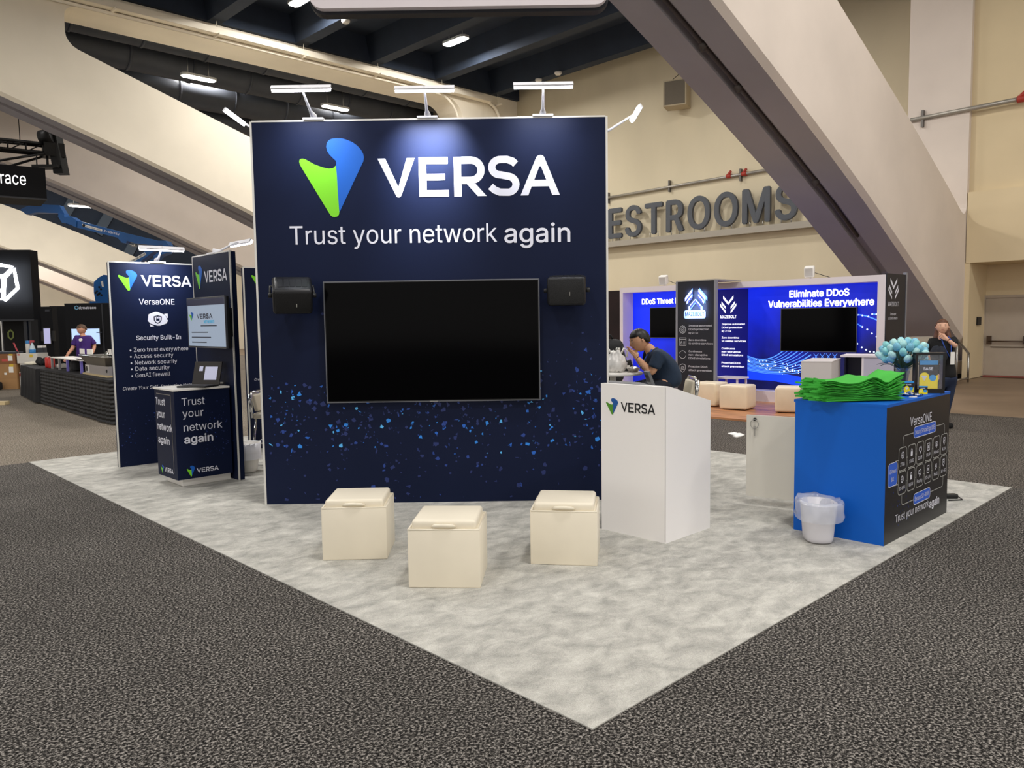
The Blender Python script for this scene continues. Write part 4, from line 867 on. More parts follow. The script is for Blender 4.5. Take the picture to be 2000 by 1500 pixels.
m = M(); m.pbox(BP, u0+.018, u1-.018, CH+.035, CH+h_-.018, -.006, -.004); m.build('front_pane', mat('clear_pane', 'F4F6F8', .03, alpha=.05, spec=.4), t)
m = M(); m.pbox(BP, u0+.018, u1-.018, CH+.035, CH+h_-.018, -.09, -.088); m.build('back_pane', mat('clear_pane', 'F4F6F8', .03, alpha=.05, spec=.4), t)
def book(parent_name, label, pn, u0, u1, v0, v1, o0, o1, cat):
    b = thing(parent_name, label, cat, pn.P((u0+u1)/2, v0, (o0+o1)/2)); W, H = u1-u0, v1-v0
    m = M(); m.pbox(pn, u0, u1, v0, v1, o0, o1); m.build('cover', mat('cover_black', '241E22', .4), b)
    m = M(); m.pbox(pn, u0, u1, v1-H*.15, v1, o1, o1+.0006); m.build('blue_band', mat('cover_blue', '349BE0', .4), b)
    m = M(); flat(m, pn, [(u0, v0), (u1, v0), (u1, v0+H*.5), (u0+W*.62, v0+H*.36), (u0, v0+H*.42)], o1+.0006); disc(m, pn, u0+W*.27, v0+H*.42, W*.26, o1+.0007, 0, 20); m.build('yellow_panel', mat('cover_yellow', 'FFE61A', .4), b)
    m = M(); disc(m, pn, u0+W*.72, v0+H*.38, W*.19, o1+.0011, 0, 20); m.build('blue_disc', mat('cover_blue', '349BE0', .4), b)
    m = M(); flat(m, pn, [(u0+W*.1, v0+H*.46), (u0+W*.42, v0+H*.46), (u0+W*.27, v0+H*.27)], o1+.0011); m.build('white_triangle', LOGO_W, b)
    m = M(); text_on(m, pn, 'SASE', u0+W*.2, u0+W*.72, v0+H*.66, o1+.001, H*.1, bold=.03); m.build('title', LOGO_W, b); return b
ba = BP.uv(*k7(880, 1170)); bb = BP.uv(*k7(1165, 785)); book('book', 'yellow, black and blue book standing inside the black display box', BP, ba[0], bb[0], CH+.036, bb[1]+.0, -.06, -.035, 'book')
C2 = BP.back(.1); ba = C2.uv(*k7(856, 1200)); bb = C2.uv(*k7(990, 1075)); book('leaflet', 'small yellow and blue card leaning before the display box', C2, ba[0], bb[0], CH+.002, CH+bb[1]-ba[1], 0, .004, 'leaflet')
C3 = BP.back(.02); ba = C3.uv(*k7(645, 1190)); bb = C3.uv(*k7(745, 1060)); book('leaflet', 'small blue and yellow card half hidden beside the green bags', C3, ba[0], ba[0]+.07, CH+.002, CH+.1, 0, .004, 'leaflet')
dc = V((6.47, 2.2, CH)); m = M(); m.lathe(dc, [(0, .001), (.06, .001), (.085, .012), (.082, .012), (.058, .005), (0, .005)], 24); tag(m.build('sweet_dish', mat('dish_blue', '1D4FA0', .2)), 'shallow blue dish of wrapped sweets on the counter', 'dish')
sw = [white_gloss, black_plastic, mat('sweet_blue', '2A5FB0', .3)]; swn = ['white', 'black', 'blue']; rr = random.Random(31); sp = []
tries = 0
while len(sp) < 26 and tries < 3000:
    tries += 1; a, r_ = rr.uniform(0, 6.28), .075*math.sqrt(rr.random()); p = dc+V((r_*math.cos(a), r_*math.sin(a), .012))
    if all((p-h).length > .02 for h in sp): sp.append(p)
    elif len(sp) > 14 and all((p+Z*.015-h).length > .018 for h in sp): sp.append(p+Z*.015)
for i, p in enumerate(sp):
    a = rr.uniform(0, 3.1); d = V((math.cos(a), math.sin(a), 0)); m = M(); m.ball(p, (.0085, .007, .006), 7, 0, (d, Z.cross(d), Z)); m.tube([p-d*.015, p-d*.008, p, p+d*.008, p+d*.015], [.006, .0018, .003, .0018, .006], 5)
    tag(m.build('wrapped_sweet', sw[i % 3]), f'small {swn[i%3]} wrapped sweet heaped in the blue dish on the counter', 'sweet', f'{swn[i%3]} wrapped sweets in the dish')
p = V((6.33, 2.17, CH)); m = M(); m.tube([p, p+VR*.06], .006, 8); tag(m.build('marker', white_gloss), 'small white marker lying on the blue counter top by the green bags', 'marker')
# adapter and cable behind the counter
p = fl(1862, 973, CZ); t = thing('power_adapter', 'black power adapter with cable on the carpet behind the counter', 'adapter', p)
m = M(); m.rbox(p+Z*.02-VR*.06, VR*.09, VD*.03, Z*.02, .008, 2); m.build('adapter_body', black_plastic, t)
m = M(); m.tube([p+Z*.02+VR*.03, p+VR*.05+Z*.006-VD*.03, p+VR*.03-VD*.09+Z*.006, p-VR*.1-VD*.1+Z*.006], .005, 6); m.build('cord', black_plastic, t)

# hanging sign above
HS = Plane(at(896, 20, 9.6), VR); a = HS.uv(607, 0); b = HS.uv(1187, 0); bz = HS.uv(896, 25)[1]
t = thing('hanging_sign', 'white fabric hanging sign with a dark frame above the tower, cut by the top edge', 'sign', HS.P((a[0]+b[0])/2, bz, 0))
m = M(); m.prism([HS.P(*q, .0) for q in rrect(a[0], b[0], bz+.035, bz+1.3, .16, 6)], HS.n*.1); m.build('fabric_face', mat('sign_fabric', 'DCD3D6', .7, var=.02, scale=2), t)
m = M(); m.prism([HS.P(*q, -.14) for q in rrect(a[0]-.02, b[0]+.02, bz, bz+1.32, .18, 6)], HS.n*.139); m.build('frame', mat('sign_frame_dark', '14161E', .6), t)
for u in (a[0]+.5, b[0]-.5):
    m = M(); m.cyl(HS.P(u, bz+1.3, -.07), HS.P(u, 12.34, -.07), .006, 6); m.build('hanging_cable', metal, t)
# ================================================================ neighbouring booth behind, right
lav_white = mat('frame_lavender_white', 'E6DEE4', .5); lit_blue = mat('backlit_blue', '0A2BE6', .5, emit=.55, ecol='0A24E0'); deep_blue = mat('backlit_deep_blue', '050E7C', .5, emit=.3, ecol='040C86')
glow_line = mat('backlit_line', '4F8DFF', .5, emit=.9, ecol='4F8DFF'); glow_dot = mat('backlit_dot', 'C8DCFF', .5, emit=1.1, ecol='D0E0FF'); sky_blue = mat('backlit_mid_blue', '1246FF', .5, emit=.7, ecol='0C3CF8')
lit_white = mat('backlit_white', 'FFFFFF', .5, emit=1.0, ecol='FFFFFF'); dark_panel = mat('panel_dark', '191B26', .5)
FZ = .035
m = M(); m.box(11.2, 14.25, 5.0, 11.2, .001, FZ); wood = bpy.data.materials.new('wood_planks'); wood.use_nodes = True
nt = wood.node_tree; N = nt.nodes; L = nt.links; bs = N['Principled BSDF']; bs.inputs['Roughness'].default_value = .4
tc = N.new('ShaderNodeTexCoord'); mp = N.new('ShaderNodeMapping'); mp.inputs['Scale'].default_value = (7, .9, 1); L.new(tc.outputs['Object'], mp.inputs['Vector'])
n = N.new('ShaderNodeTexNoise'); n.inputs['Scale'].default_value = 1.6; n.inputs['Detail'].default_value = 5; L.new(mp.outputs['Vector'], n.inputs['Vector'])
r = N.new('ShaderNodeValToRGB'); r.color_ramp.elements[0].position = .35; r.color_ramp.elements[0].color = lin('8A5A3C'); r.color_ramp.elements[1].position = .65; r.color_ramp.elements[1].color = lin('CB8E60'); L.new(n.outputs['Fac'], r.inputs['Fac']); L.new(r.outputs['Color'], bs.inputs['Base Color'])
tag(m.build('platform_floor', wood), 'orange brown wood plank platform under the booth behind the podium', 'platform')
BX, BD = 13.82, .37
F0 = Plane((BX, 10.83, 0), (0, -1)); F1 = Plane((BX+BD, 10.83, 0), (0, -1)); FW_, FH = 10.83-5.16, 2.34
bt_ = thing('lightbox_wall', 'long white framed wall with backlit blue graphics behind the podium', 'exhibition wall', F0.P(FW_/2, FZ, -BD/2))
for nm, a in (('frame_post', (0, .085, FZ, FH)), ('frame_post', (FW_-.13, FW_, FZ, FH)), ('frame_rail', (.085, FW_-.13, FH-.11, FH)), ('frame_rail', (.085, FW_-.13, FZ, .24))):
    m = M(); m.pbox(F0, *a, -BD, 0); m.build(nm, lav_white, bt_)
uL, uR = .085, FW_-.13
ucol = F1.uv(1461, 650)[0]
m = M(); m.pbox(F1, uL, uR, .24, FH-.11, -.03, 0, 0)
# printed graphic: bright sweep and dotted curves
q = lambda x, y: F1.uv(1150+x/3.2787, 500+y/3.2787, .004)
flat(m, F1, [(ucol-1.0, .25), (ucol, .25), (ucol, FH-.12), (ucol-1.0, FH-.12)], .002, 1)
flat(m, F1, [q(*p) for p in ((1016, 690), (1100, 720), (1200, 745), (1360, 775), (1480, 800), (1480, 840), (1340, 830), (1180, 800), (1016, 790))], .003, 2)
rr = random.Random(3)
for k in range(11):
    y0 = 640+k*9; pts = [q(1016+i*(300+k*18)/12, y0+55*math.sin(math.pi*min(1, (i/12)*.75))*(1-.02*k)-(i/12)**2*(150-k*9)) for i in range(13)]; stroke(m, F1, pts, .012 if k % 3 else .02, .004, 3)
for i in range(70):
    x = rr.uniform(1020, 1420); y = 650+.1*(x-1016)+rr.gauss(0, 16)+45*math.sin((x-1016)/160); u, v = q(x, y); disc(m, F1, u, v, rr.uniform(.006, .015), .005, 4, 8)
stroke(m, F1, [q(*p) for p in ((1716, 376), (1745, 378), (1790, 388), (1853, 413))], .02, .004, 3); stroke(m, F1, [q(*p) for p in ((1716, 432), (1752, 455))], .016, .004, 3); stroke(m, F1, [q(1810, 372), q(1862, 374)], .02, .004, 3)
for p in ((1722, 377), (1752, 381), (1790, 388), (1850, 412), (1815, 372), (1842, 373), (1752, 454), (1783, 470), (1813, 496), (1843, 516), (1720, 562), (1748, 585), (1776, 600), (1800, 612), (1826, 615)):
    u, v = q(*p); disc(m, F1, u, v, .016, .005, 4, 8)
for x0 in (1440, 1480, 1520, 1560):
    stroke(m, F1, [q(x0, 624), q(x0+30, 665)], .008, .004, 3); stroke(m, F1, [q(x0+30, 624), q(x0, 665)], .008, .004, 3)
grad = bpy.data.materials.new('backlit_print'); grad.use_nodes = True; nt = grad.node_tree; N = nt.nodes; L = nt.links; bs = N['Principled BSDF']
tc = N.new('ShaderNodeTexCoord'); sp_ = N.new('ShaderNodeSeparateXYZ'); L.new(tc.outputs['Object'], sp_.inputs[0]); nz = N.new('ShaderNodeTexNoise'); nz.inputs['Scale'].default_value = 1.1; nz.inputs['Detail'].default_value = 3; L.new(tc.outputs['Object'], nz.inputs['Vector'])
ma = N.new('ShaderNodeMath'); ma.operation = 'MULTIPLY_ADD'; ma.inputs[1].default_value = .36; ma.inputs[2].default_value = -.2; L.new(sp_.outputs['Z'], ma.inputs[0])
mb = N.new('ShaderNodeMath'); mb.operation = 'MULTIPLY_ADD'; mb.inputs[1].default_value = .1; L.new(sp_.outputs['Y'], mb.inputs[0]); L.new(ma.outputs[0], mb.inputs[2])
mc = N.new('ShaderNodeMath'); mc.operation = 'MULTIPLY_ADD'; mc.inputs[1].default_value = .6; L.new(nz.outputs['Fac'], mc.inputs[0]); L.new(mb.outputs[0], mc.inputs[2])
rp = N.new('ShaderNodeValToRGB'); e = rp.color_ramp.elements; e[0].position = .22; e[0].color = lin('030A48'); e[1].position = .85; e[1].color = lin('0A2CF0'); x_ = e.new(.5); x_.color = lin('061CB4'); L.new(mc.outputs[0], rp.inputs['Fac'])
L.new(rp.outputs['Color'], bs.inputs['Base Color']); L.new(rp.outputs['Color'], bs.inputs['Emission Color']); bs.inputs['Emission Strength'].default_value = .55
m.build('backlit_graphic', [grad, deep_blue, sky_blue, glow_line, glow_dot, mat('backlit_haze_blue', '0D38F2', .5, emit=.6, ecol='0A34F0')], bt_)
kb = lambda x, y: (1150+x/3.2787, 500+y/3.2787)
for s, a, b, cp in (('Eliminate DDoS', (1285, 266), (1666, 250), 12.5), ('Vulnerabilities Everywhere', (1150, 330), (1826, 312), 12.5), ('DDoS Threat R', (341, 309), (573, 302), 10)):
    tx(bt_, F1, s, kb(*a), kb(*b), cp, .03, lit_white, off=.006)
def bolt_mark(m, pn, cx, cy, w, h, off, mi=0, fl_=1):
    """two mirrored rows of three slanted bars"""
    for s in (-1, 1):
        for (x0, y0, x1, y1, wd) in ((.04, .12, .62, .95, .26), (.1+.32, -.15, .86, .45, .24), (.62, -.62+.2, 1.0, .1, .24)) if 0 else ((0, -.05, .62, .98, .3), (.3, -.5, .82, .36, .26), (.3, -.98, .98, .12, .26)):
            X = lambda t: cx+s*w*t; Y = lambda t: cy+fl_*h*t
            flat(m, pn, [(X(x0), Y(y0)), (X(x0), Y(y0+wd*1.0)), (X(x1), Y(y1)), (X(x1), Y(y1-wd*1.15))], off, mi)
a = F1.uv(*kb(840, 370), .006); b = F1.uv(*kb(946, 250), .006)
m = M(); bolt_mark(m, F1, (a[0]+b[0])/2, (a[1]+b[1])/2, (b[0]-a[0])/2, (b[1]-a[1])/2, .006); m.build('company_mark', lit_white, bt_)
tx(bt_, F1, 'MAZEBOLT', kb(842, 400), kb(945, 397), 5.6, .014, lit_white, off=.006)
BUL = (('Improve automated', 0), ('DDoS protection', 1), ('by 2-5x', 2), ('Zero downtime', 3.95), ('to online services', 4.9), ('Continuous', 7.1), ('non-disruptive', 8.05), ('DDoS simulations', 9.0), ('Proactive DDoS', 11.3), ('attack prevention', 12.3))
def bullets(parent, pn, ul, vt, lh, k, mt, off):
    for s, row in BUL:
        m = M(); text_on(m, pn, s, ul, ul+len(s)*k, vt-row*lh, off, lh*.52, bold=.006); m.build('lettering', mt, parent)
def icons(parent, pn, u, vt, lh, r, mt, off):
    w = r*.13
    m = M(); pts = []
    for i in range(40): a = 2*math.pi*i/40; rr_ = r*(1.0 if (i//2) % 2 else .84); pts.append((u+rr_*math.cos(a), vt-lh*.8+rr_*math.sin(a)))
    stroke(m, pn, pts, w, off, 0, True); stroke(m, pn, arc(u, vt-lh*.8, r*.5, r*.5, 0, 360, 16), w, off, 0, True); stroke(m, pn, [(u-r*.2, vt-lh*.8), (u-r*.05, vt-lh*.8-r*.18), (u+r*.25, vt-lh*.8+r*.2)], w, off); m.build('icon_print', mt, parent)
    m = M(); v = vt-lh*4.2; stroke(m, pn, rrect(u-r, u+r, v-r, v+r, r*.1), w, off, 0, True); stroke(m, pn, [(u-r, v+r*.62), (u+r, v+r*.62)], w, off); stroke(m, pn, [(u-r*.7, v-r*.6), (u-r*.4, v+r*.1), (u-r*.1, v-r*.6)], w, off, 0, True); [stroke(m, pn, [(u+r*.15, v-r*.6+r*.3*j), (u+r*.75, v-r*.6+r*.3*j)], w, off) for j in range(3)]; m.build('icon_print', mt, parent)
    m = M(); v = vt-lh*7.8; stroke(m, pn, arc(u, v, r, r, 20, 165, 12), w, off); stroke(m, pn, arc(u, v, r, r, 200, 345, 12), w, off); m.build('icon_print', mt, parent)
    m = M(); v = vt-lh*11.6; P_ = [(0, 1.1), (.8, .8), (.8, -.2), (.45, -.8), (0, -1.1), (-.45, -.8), (-.8, -.2), (-.8, .8)]; stroke(m, pn, [(u+r*x, v+r*y) for x, y in P_], w, off, 0, True); stroke(m, pn, arc(u, v, r*.42, r*.42, 0, 360, 12), w, off, 0, True); stroke(m, pn, [(u-r*.2, v), (u-r*.05, v-r*.15), (u+r*.2, v+r*.17)], w, off); m.build('icon_print', mt, parent)
a = F1.uv(*kb(852, 442), .006); b = F1.uv(*kb(998, 437), .006); e_ = F1.uv(*kb(850, 710), .006); lh = (a[1]-e_[1])/12.3
bullets(bt_, F1, a[0], a[1], lh, (b[0]-a[0])/17, lit_white, .006); icons(bt_, F1, a[0]-.27, a[1], lh, .16, glow_line, .006)
tv('television', 'dark television on the blue wall under the headline Eliminate DDoS', F1, [(1524.5, 602), (1673, 600.6), (1672.5, 688), (1524.5, 686)], .07, emblem=False)
tv('television', 'dark television at the left end of the blue wall, partly behind the dark column', F1, [(1269.5, 603), (1339, 598), (1339, 661.5), (1269.5, 659)], .07, emblem=False)
# column panel in front with header beam
CX = 12.95; cl = pl(1322, 552, (CX, 0, 0), (1, 0, 0)); crr = pl(1397, 546, (CX, 0, 0), (1, 0, 0)); CP = Plane((CX, cl.y, 0), (0, -1)); cw = cl.y-crr.y; ch = (cl.z+crr.z)/2
t = thing('column_sign', 'dark column sign with a glowing blue mark and a bullet list', 'sign column', CP.P(cw/2, FZ, -.03))
m = M(); m.pbox(CP, 0, cw, FZ, ch, -.05, 0); m.build('sign_panel', dark_panel, t)
for u in (0, cw): m = M(); m.pbox(CP, u-.022, u+.022, FZ, ch+.005, -.06, .006); m.build('edge_strip', mat('strip_grey', '8D8E96', .4, .3), t)
m = M(); m.obox(((CX+BX)/2+.02, CP.P(0, 0).y-cw/2, ch+.012), ((BX-CX)/2-.02+.05, 0, 0), (0, cw/2+.01, 0), (0, 0, .012)); m.build('header', mat('header_grey', 'A9A49C', .5), t)
kc = lambda x, y: (1150+x/3.2787, 500+y/3.2787)
a = CP.uv(*kc(617, 352), .03); b = CP.uv(*kc(748, 207), .03); cxm, cym = (a[0]+b[0])/2, (a[1]+b[1])/2
halo = mat('halo_blue', '6E9CFF', .5, emit=2.2, ecol='5C8CFF')
m = M(); bolt_mark(m, CP, cxm, cym, (b[0]-a[0])/2*1.12, (b[1]-a[1])/2*1.08, .006, 0, -1); m.build('halo_light', halo, t)
m = M(); bolt_mark(m, CP, cxm, cym, (b[0]-a[0])/2*1.03, (b[1]-a[1])/2, .034, 0, -1); m.build('raised_mark', mat('mark_white_edge', 'E8E8F4', .4, emit=.35, ecol='C8D4FF'), t)
m = M(); bolt_mark(m, CP, cxm, cym-.01, (b[0]-a[0])/2*.86, (b[1]-a[1])/2*.86, .036, 0, -1); m.build('mark_face', mat('mark_indigo', '1C1C50', .4), t)
a = CP.uv(*kc(617, 385), .02); b = CP.uv(*kc(738, 383), .02)
m = M(); flat(m, CP, rrect(a[0]-.03, b[0]+.03, a[1]-.05, a[1]+.11, .04), .012); m.build('halo_light', mat('halo_pale', '9DB8FF', .5, emit=1.1, ecol='8FB0FF'), t)
m = M(); text_on(m, CP, 'MAZEBOLT', a[0], b[0], a[1], .02, .075, bold=.012); m.build('lettering', LOGO_K, t)
p = CP.P(cxm, cym-.15, .05); area('halo_glow', CP.P(cxm, cym-.08, .06), .4, .5, 5, (.35, .5, 1), -CP.n, 160)
a = CP.uv(*kc(640, 452), .004); b = CP.uv(*kc(787, 449), .004); e_ = CP.uv(*kc(634, 735), .004); lh = (a[1]-e_[1])/12.3
bullets(t, CP, a[0], a[1], lh, (b[0]-a[0])/17, LOGO_W, .004); icons(t, CP, CP.uv(*kc(602, 500))[0], a[1], lh, .075, mat('icon_grey', 'B9BDC6', .5), .004)
# end panel at right
EP = Plane((BX+.01, 5.14, 0), (1, 0)); er = EP.uv(1769, 560)[0]
t = thing('end_panel_sign', 'narrow black end sign with a white mark, right end of the blue wall', 'sign', EP.P(er/2, FZ, -.03))
m = M(); m.pbox(EP, 0, er, FZ, 2.36, -.04, 0); m.build('sign_panel', dark_panel, t)
m = M(); m.prism([EP.P(er, FZ, .01), EP.P(er+.03, FZ, .01), EP.P(er+.05, 2.4, .01), EP.P(er, 2.4, .01)], EP.n*-.06); m.build('edge_strip', mat('strip_grey', '8D8E96', .4, .3), t)
ke = lambda x, y: (1740+x/5.357, 500+y/5.357)
a = EP.uv(1736.5, 585, .004); b = EP.uv(1756.5, 543, .004); a = (er*.06, a[1]); b = (er*.62, b[1])
m = M(); bolt_mark(m, EP, (a[0]+b[0])/2, (a[1]+b[1])/2, (b[0]-a[0])/2, (b[1]-a[1])/2, .004); m.build('company_mark', LOGO_W, t)
for s, y, u0, u1, h in (('MAZEBOLT', 598, er*.06, er*.62, .075), ('Prevent', 616, er*.2, er*.5, .045), ('a DDoS attack', 624, er*.1, er*.58, .045)):
    v = EP.uv(1746, y, .004)[1]; m = M(); text_on(m, EP, s, u0, u1, v, .004, h); m.build('lettering', LOGO_W, t)
# small white speakers on the frame
for (px, py, lb) in ((1296, 553, 'small white speaker on top of the blue wall, left of the dark column'), (1581, 535, 'small white speaker on top of the blue wall, above the headline')):
    p = pl(px, py, (BX+.12, 0, 0), (1, 0, 0)); t = thing('small_speaker', lb, 'loudspeaker', V((p.x, p.y, FH)), 'white speakers on the blue wall'); yv = V((-.9, -.3, 0)).normalized(); xv = Z.cross(yv); c_ = V((p.x, p.y, FH+.13)); tl = (yv-Z*.25).normalized(); u_ = xv.cross(tl); u_ = u_ if u_.z > 0 else -u_
    m = M(); m.rbox(c_, xv*.085, tl*.09, u_*.095, .02, 2); m.build('cabinet', white_gloss, t); m = M(); m.obox(c_+tl*.091, xv*.065, tl*.002, u_*.075); m.build('grille', mat('grille_white', 'C9C6C2', .7), t)
    m = M(); m.cyl(c_-tl*.05, V((p.x+.05, p.y, FH)), .02, 8); m.build('stand', white_gloss, t); m = M(); m.tube([c_-tl*.09, c_-tl*.2-xv*.1, V((p.x+.1, p.y-.35, FH+.005))], .006, 5); m.build('cord', black_plastic, t)
# cubes
cube_m = mat('cube_cream', 'EBDCC0', .5, var=.04, scale=4, bump=.06, bscale=6)
def cube(label, p, yaw, s=.52, h=.42):
    t = thing('cube_seat', label, 'pouf', p, 'cream cube seats on the wood platform'); a = V((math.cos(yaw), math.sin(yaw), 0)); b = Z.cross(a); m = M(); m.rbox(V(p)+Z*(h/2+.012), a*s/2, b*s/2, Z*h/2, .045, 4); m.build('cover', cube_m, t)
    m = M(); m.obox(V(p)+Z*.008, a*(s/2-.05), b*(s/2-.05), Z*.008); m.build('base', black_rubber, t)
    for k in (-1, 1): m = M(); c_ = V(p)+Z*(h+.008); m.tube([c_+a*(s/2-.012)*k*1.0+b*j*(s/2-.05)-Z*.012 for j in (-1, 0, 1)], .004, 5); m.build('piping', cube_m, t)
    return t
cube('cream cube seat in the middle of the three on the wood platform', (12.45, 7.13, FZ), .16, .5); cube('cream cube seat nearest the blue counter', (12.62, 6.22, FZ), .42, .5); cube('cream cube seat at left, partly hidden by the podium and the middle one', (12.66, 7.82, FZ), .05, .5)
t = thing('side_table', 'small white table top peeking out behind the left cream cube seat', 'table', (13.3, 7.75, FZ)); m = M(); m.box(13.1, 13.5, 7.5, 8.0, .5, .53); m.build('table_top', lav_white, t)
for i in (13.14, 13.46):
    for j in (7.54, 7.96): m = M(); m.box(i-.015, i+.015, j-.015, j+.015, FZ, .5); m.build('leg', lav_white, t)
# pedestal and counter near the platform's right end
def px_box(m, x0, y0, x1, y1, zt, zb):
    m.box(x0, x1, y0, y1, zb, zt)
ped = thing('pedestal', 'plain pale grey pedestal box behind the green bags', 'pedestal', (11.9, 4.85, FZ))
c_ = at(1615, 700, 12.6); a = V((.96, -.28, 0)).normalized()
PP = Plane(at(1565, 710, 12.4), V((.29, -1, 0))); u1 = PP.uv(1624, 710)[0]; zt = PP.uv(1565, 707)[1]
ped.location = PP.P(u1/2, FZ, -.3); m = M(); m.pbox(PP, 0, u1, .001, zt, -1.0, 0); m.build('pedestal_body', mat('pedestal_grey', 'D2CBC8', .5), ped); m = M(); m.pbox(PP, -.004, u1+.004, zt, zt+.012, -1.004, .004); m.build('top', mat('pedestal_grey', 'D2CBC8', .5), ped)
PQ = Plane(at(1643, 700, 13.1), V((.25, -1, 0))); uu = [PQ.uv(x, 705)[0] for x in (1643, 1687, 1746)]; zt = PQ.uv(1690, 694)[1]
t = thing('reception_counter', 'white counter with an open dark side beside the pedestal, below the blue wall', 'counter', PQ.P(uu[2]/2, FZ, -.25))
m = M(); m.pbox(PQ, uu[0]-.01, uu[2], zt-.03, zt, -.55, .02); m.build('top', lav_white, t); m = M(); m.pbox(PQ, uu[1], uu[2], .001, zt-.03, -.03, 0); m.build('front_panel', mat('panel_lavender', 'BDB9CC', .5), t)
m = M(); m.pbox(PQ, uu[1]-.03, uu[1], .001, zt-.03, -.06, 0); m.build('post', lav_white, t); m = M(); m.pbox(PQ, uu[0], uu[2], .001, zt-.03, -.55, -.52); m.build('back_panel', mat('interior_shade_indigo', '10133A', .4), t); m = M(); m.pbox(PQ, uu[0]+.0, uu[0]+.02, .001, zt-.03, -.52, -.3); m.build('side_panel', mat('interior_shade_indigo', '10133A', .4), t)  # shade and blue reflection of the open interior put into the indigo panels
p = fl(1436, 851, .0); m = M(); rr = random.Random(2)
for i in range(6): c_ = p+V((rr.uniform(-.09, .09), rr.uniform(-.09, .09), .012)); m.rbox(c_, V((rr.uniform(.04, .08), rr.uniform(-.03, .03), .004)), V((-.01, rr.uniform(.02, .04), .006)), V((0, 0, .009)), .006, 2)
tag(m.build('crumpled_tissue', mat('tissue', 'F2F0EC', .8)), 'crumpled white tissue on the dark carpet between podium and open white door', 'litter')
m = M(); pd = Plane((BX+.3, 11.6, 0), (0, -1)); m.pbox(pd, -.3, .72, .0, 2.3, -.05, 0); tag(m.build('curtain', mat('curtain_maroon', '1E0E0E', .8, var=.2, scale=3)), 'very dark reddish curtain left of the blue wall, beside the tower', 'curtain')

# low white cupboard, kerb and railing under the near arch
KP = Plane((17.2, 6.6, 0), (1, 0)); a = KP.uv(1763, 745); b = KP.uv(1826, 657); 
t = thing('cupboard', 'low white panelled cupboard under the concrete arch behind the woman', 'cupboard', KP.P((a[0]+b[0])/2, 0, -.2)); m = M(); m.pbox(KP, a[0]-.4, b[0], 0, b[1], -.45, 0); m.build('cupboard_body', mat('cupboard_white', 'CFC8BC', .5), t)
w2 = (b[0]-a[0]+.4)/2
for k in (0, 1): m = M(); m.pbox(KP, a[0]-.4+w2*k+.05, a[0]-.4+w2*(k+1)-.05, .1, b[1]-.08, 0, .02); m.build('door', mat('cupboard_door', 'C6BFB2', .5), t)
m = M(); m.box(KP.P(b[0], 0).x+.02, 23.3, 6.5, 7.0, 0, .42); struct(m.build('kerb_wall', concrete_pale), 'low concrete kerb under the foot of the near arch')
m = M(); m.box(KP.P(b[0], 0).x+.02, 22.9, 6.47, 6.5, 0, .1); struct(m.build('baseboard_right', black_rubber), 'black baseboard along the kerb under the arch')
RPn = Plane((20, 5.9, 0), (1, 0)); g2 = lambda x, y: RPn.P(*RPn.uv(x, y))
t = thing('handrail', 'grey steel handrail sloping down beside the foot of the arch', 'railing', V((g2(1872, 742).x, 5.9, 0))); m = M(); p1 = g2(1870, 664); p2 = g2(1892, 690); p3 = g2(1862, 662); m.tube([V((p3.x, 5.9, p3.z)), V((p1.x, 5.9, p1.z)), V((p2.x, 5.9, p2.z))], .028, 8); m.build('rail', metal, t)
for p in (p1, p2): m = M(); m.cyl(V((p.x, 5.9, 0)), V((p.x, 5.9, p.z)), .025, 8); m.build('post', metal, t)
m = M(); m.cyl(V((p1.x, 5.9, .1)), V((p2.x, 5.9, .1)), .022, 8); m.build('lower_rail', metal, t)

# bar table with lunch
TD_ = 9.0; tc_ = at(1197, 723, TD_); tz = 1.05; tb = V((tc_.x, tc_.y, CZ)); 
tt = thing('bar_table', 'round white bar table with chrome stem beside the seated man', 'table', tb)
m = M(); m.lathe(tb+Z*(tz-CZ), [(0, 0), (.33, 0), (.34, -.01), (.34, -.025), (.33, -.03), (0, -.03)], 32); m.build('table_top', white_gloss, tt)
m = M(); m.cyl(tb+Z*.03, tb+Z*(tz-CZ-.03), .035, 16); m.build('stem', chrome, tt); m = M(); m.lathe(tb, [(0, .03), (.03, .03), (.2, .012), (.22, 0), (0, 0)], 28); m.build('foot_plate', chrome, tt)
S1 = (tc_-V((0, 0, 0))); dS = VR; top = lambda x, off=0: V((tb.x, tb.y, tz))+VR*((x-1197)/1524*TD_)+VD*off
p = top(1203, -.02); m = M(); rr = random.Random(8); k0 = len(m.v)
rrlathe(m, p, [(.0, .002), (.11, .004), (.145, .05), (.15, .1), (.12, .16), (.07, .2), (.045, .235), (.02, .24)], .2, 40, .013, 9); o = m.build('bag_body', mat('plastic_bag', 'EFEDE9', .3, alpha=.93, bump=.6, bscale=14))
bg_ = thing('plastic_bag', 'white plastic takeaway bag on the bar table', 'bag', p); o.parent = bg_; o.data.transform(Matrix.Translation(-p))
for s in (-1, 1): m = M(); m.tube([p+VR*.05*s+Z*.2, p+VR*.09*s+Z*.27, p+VR*.13*s+Z*.24, p+VR*.12*s+Z*.17], .012, 7); m.build('handle', mat('plastic_bag', 'EFEDE9', .3), bg_)
p = top(1210, .12); t = thing('tumbler', 'white drinking flask with a steel lid behind the takeaway bag', 'flask', p); m = M(); m.lathe(p, [(0, 0), (.035, 0), (.042, .12), (.04, .2), (.025, .225), (0, .225)], 16); m.build('flask_body', white_gloss, t); m = M(); m.lathe(p+Z*.225, [(.028, 0), (.03, .035), (.022, .05), (0, .05)], 14); m.build('lid', metal, t)
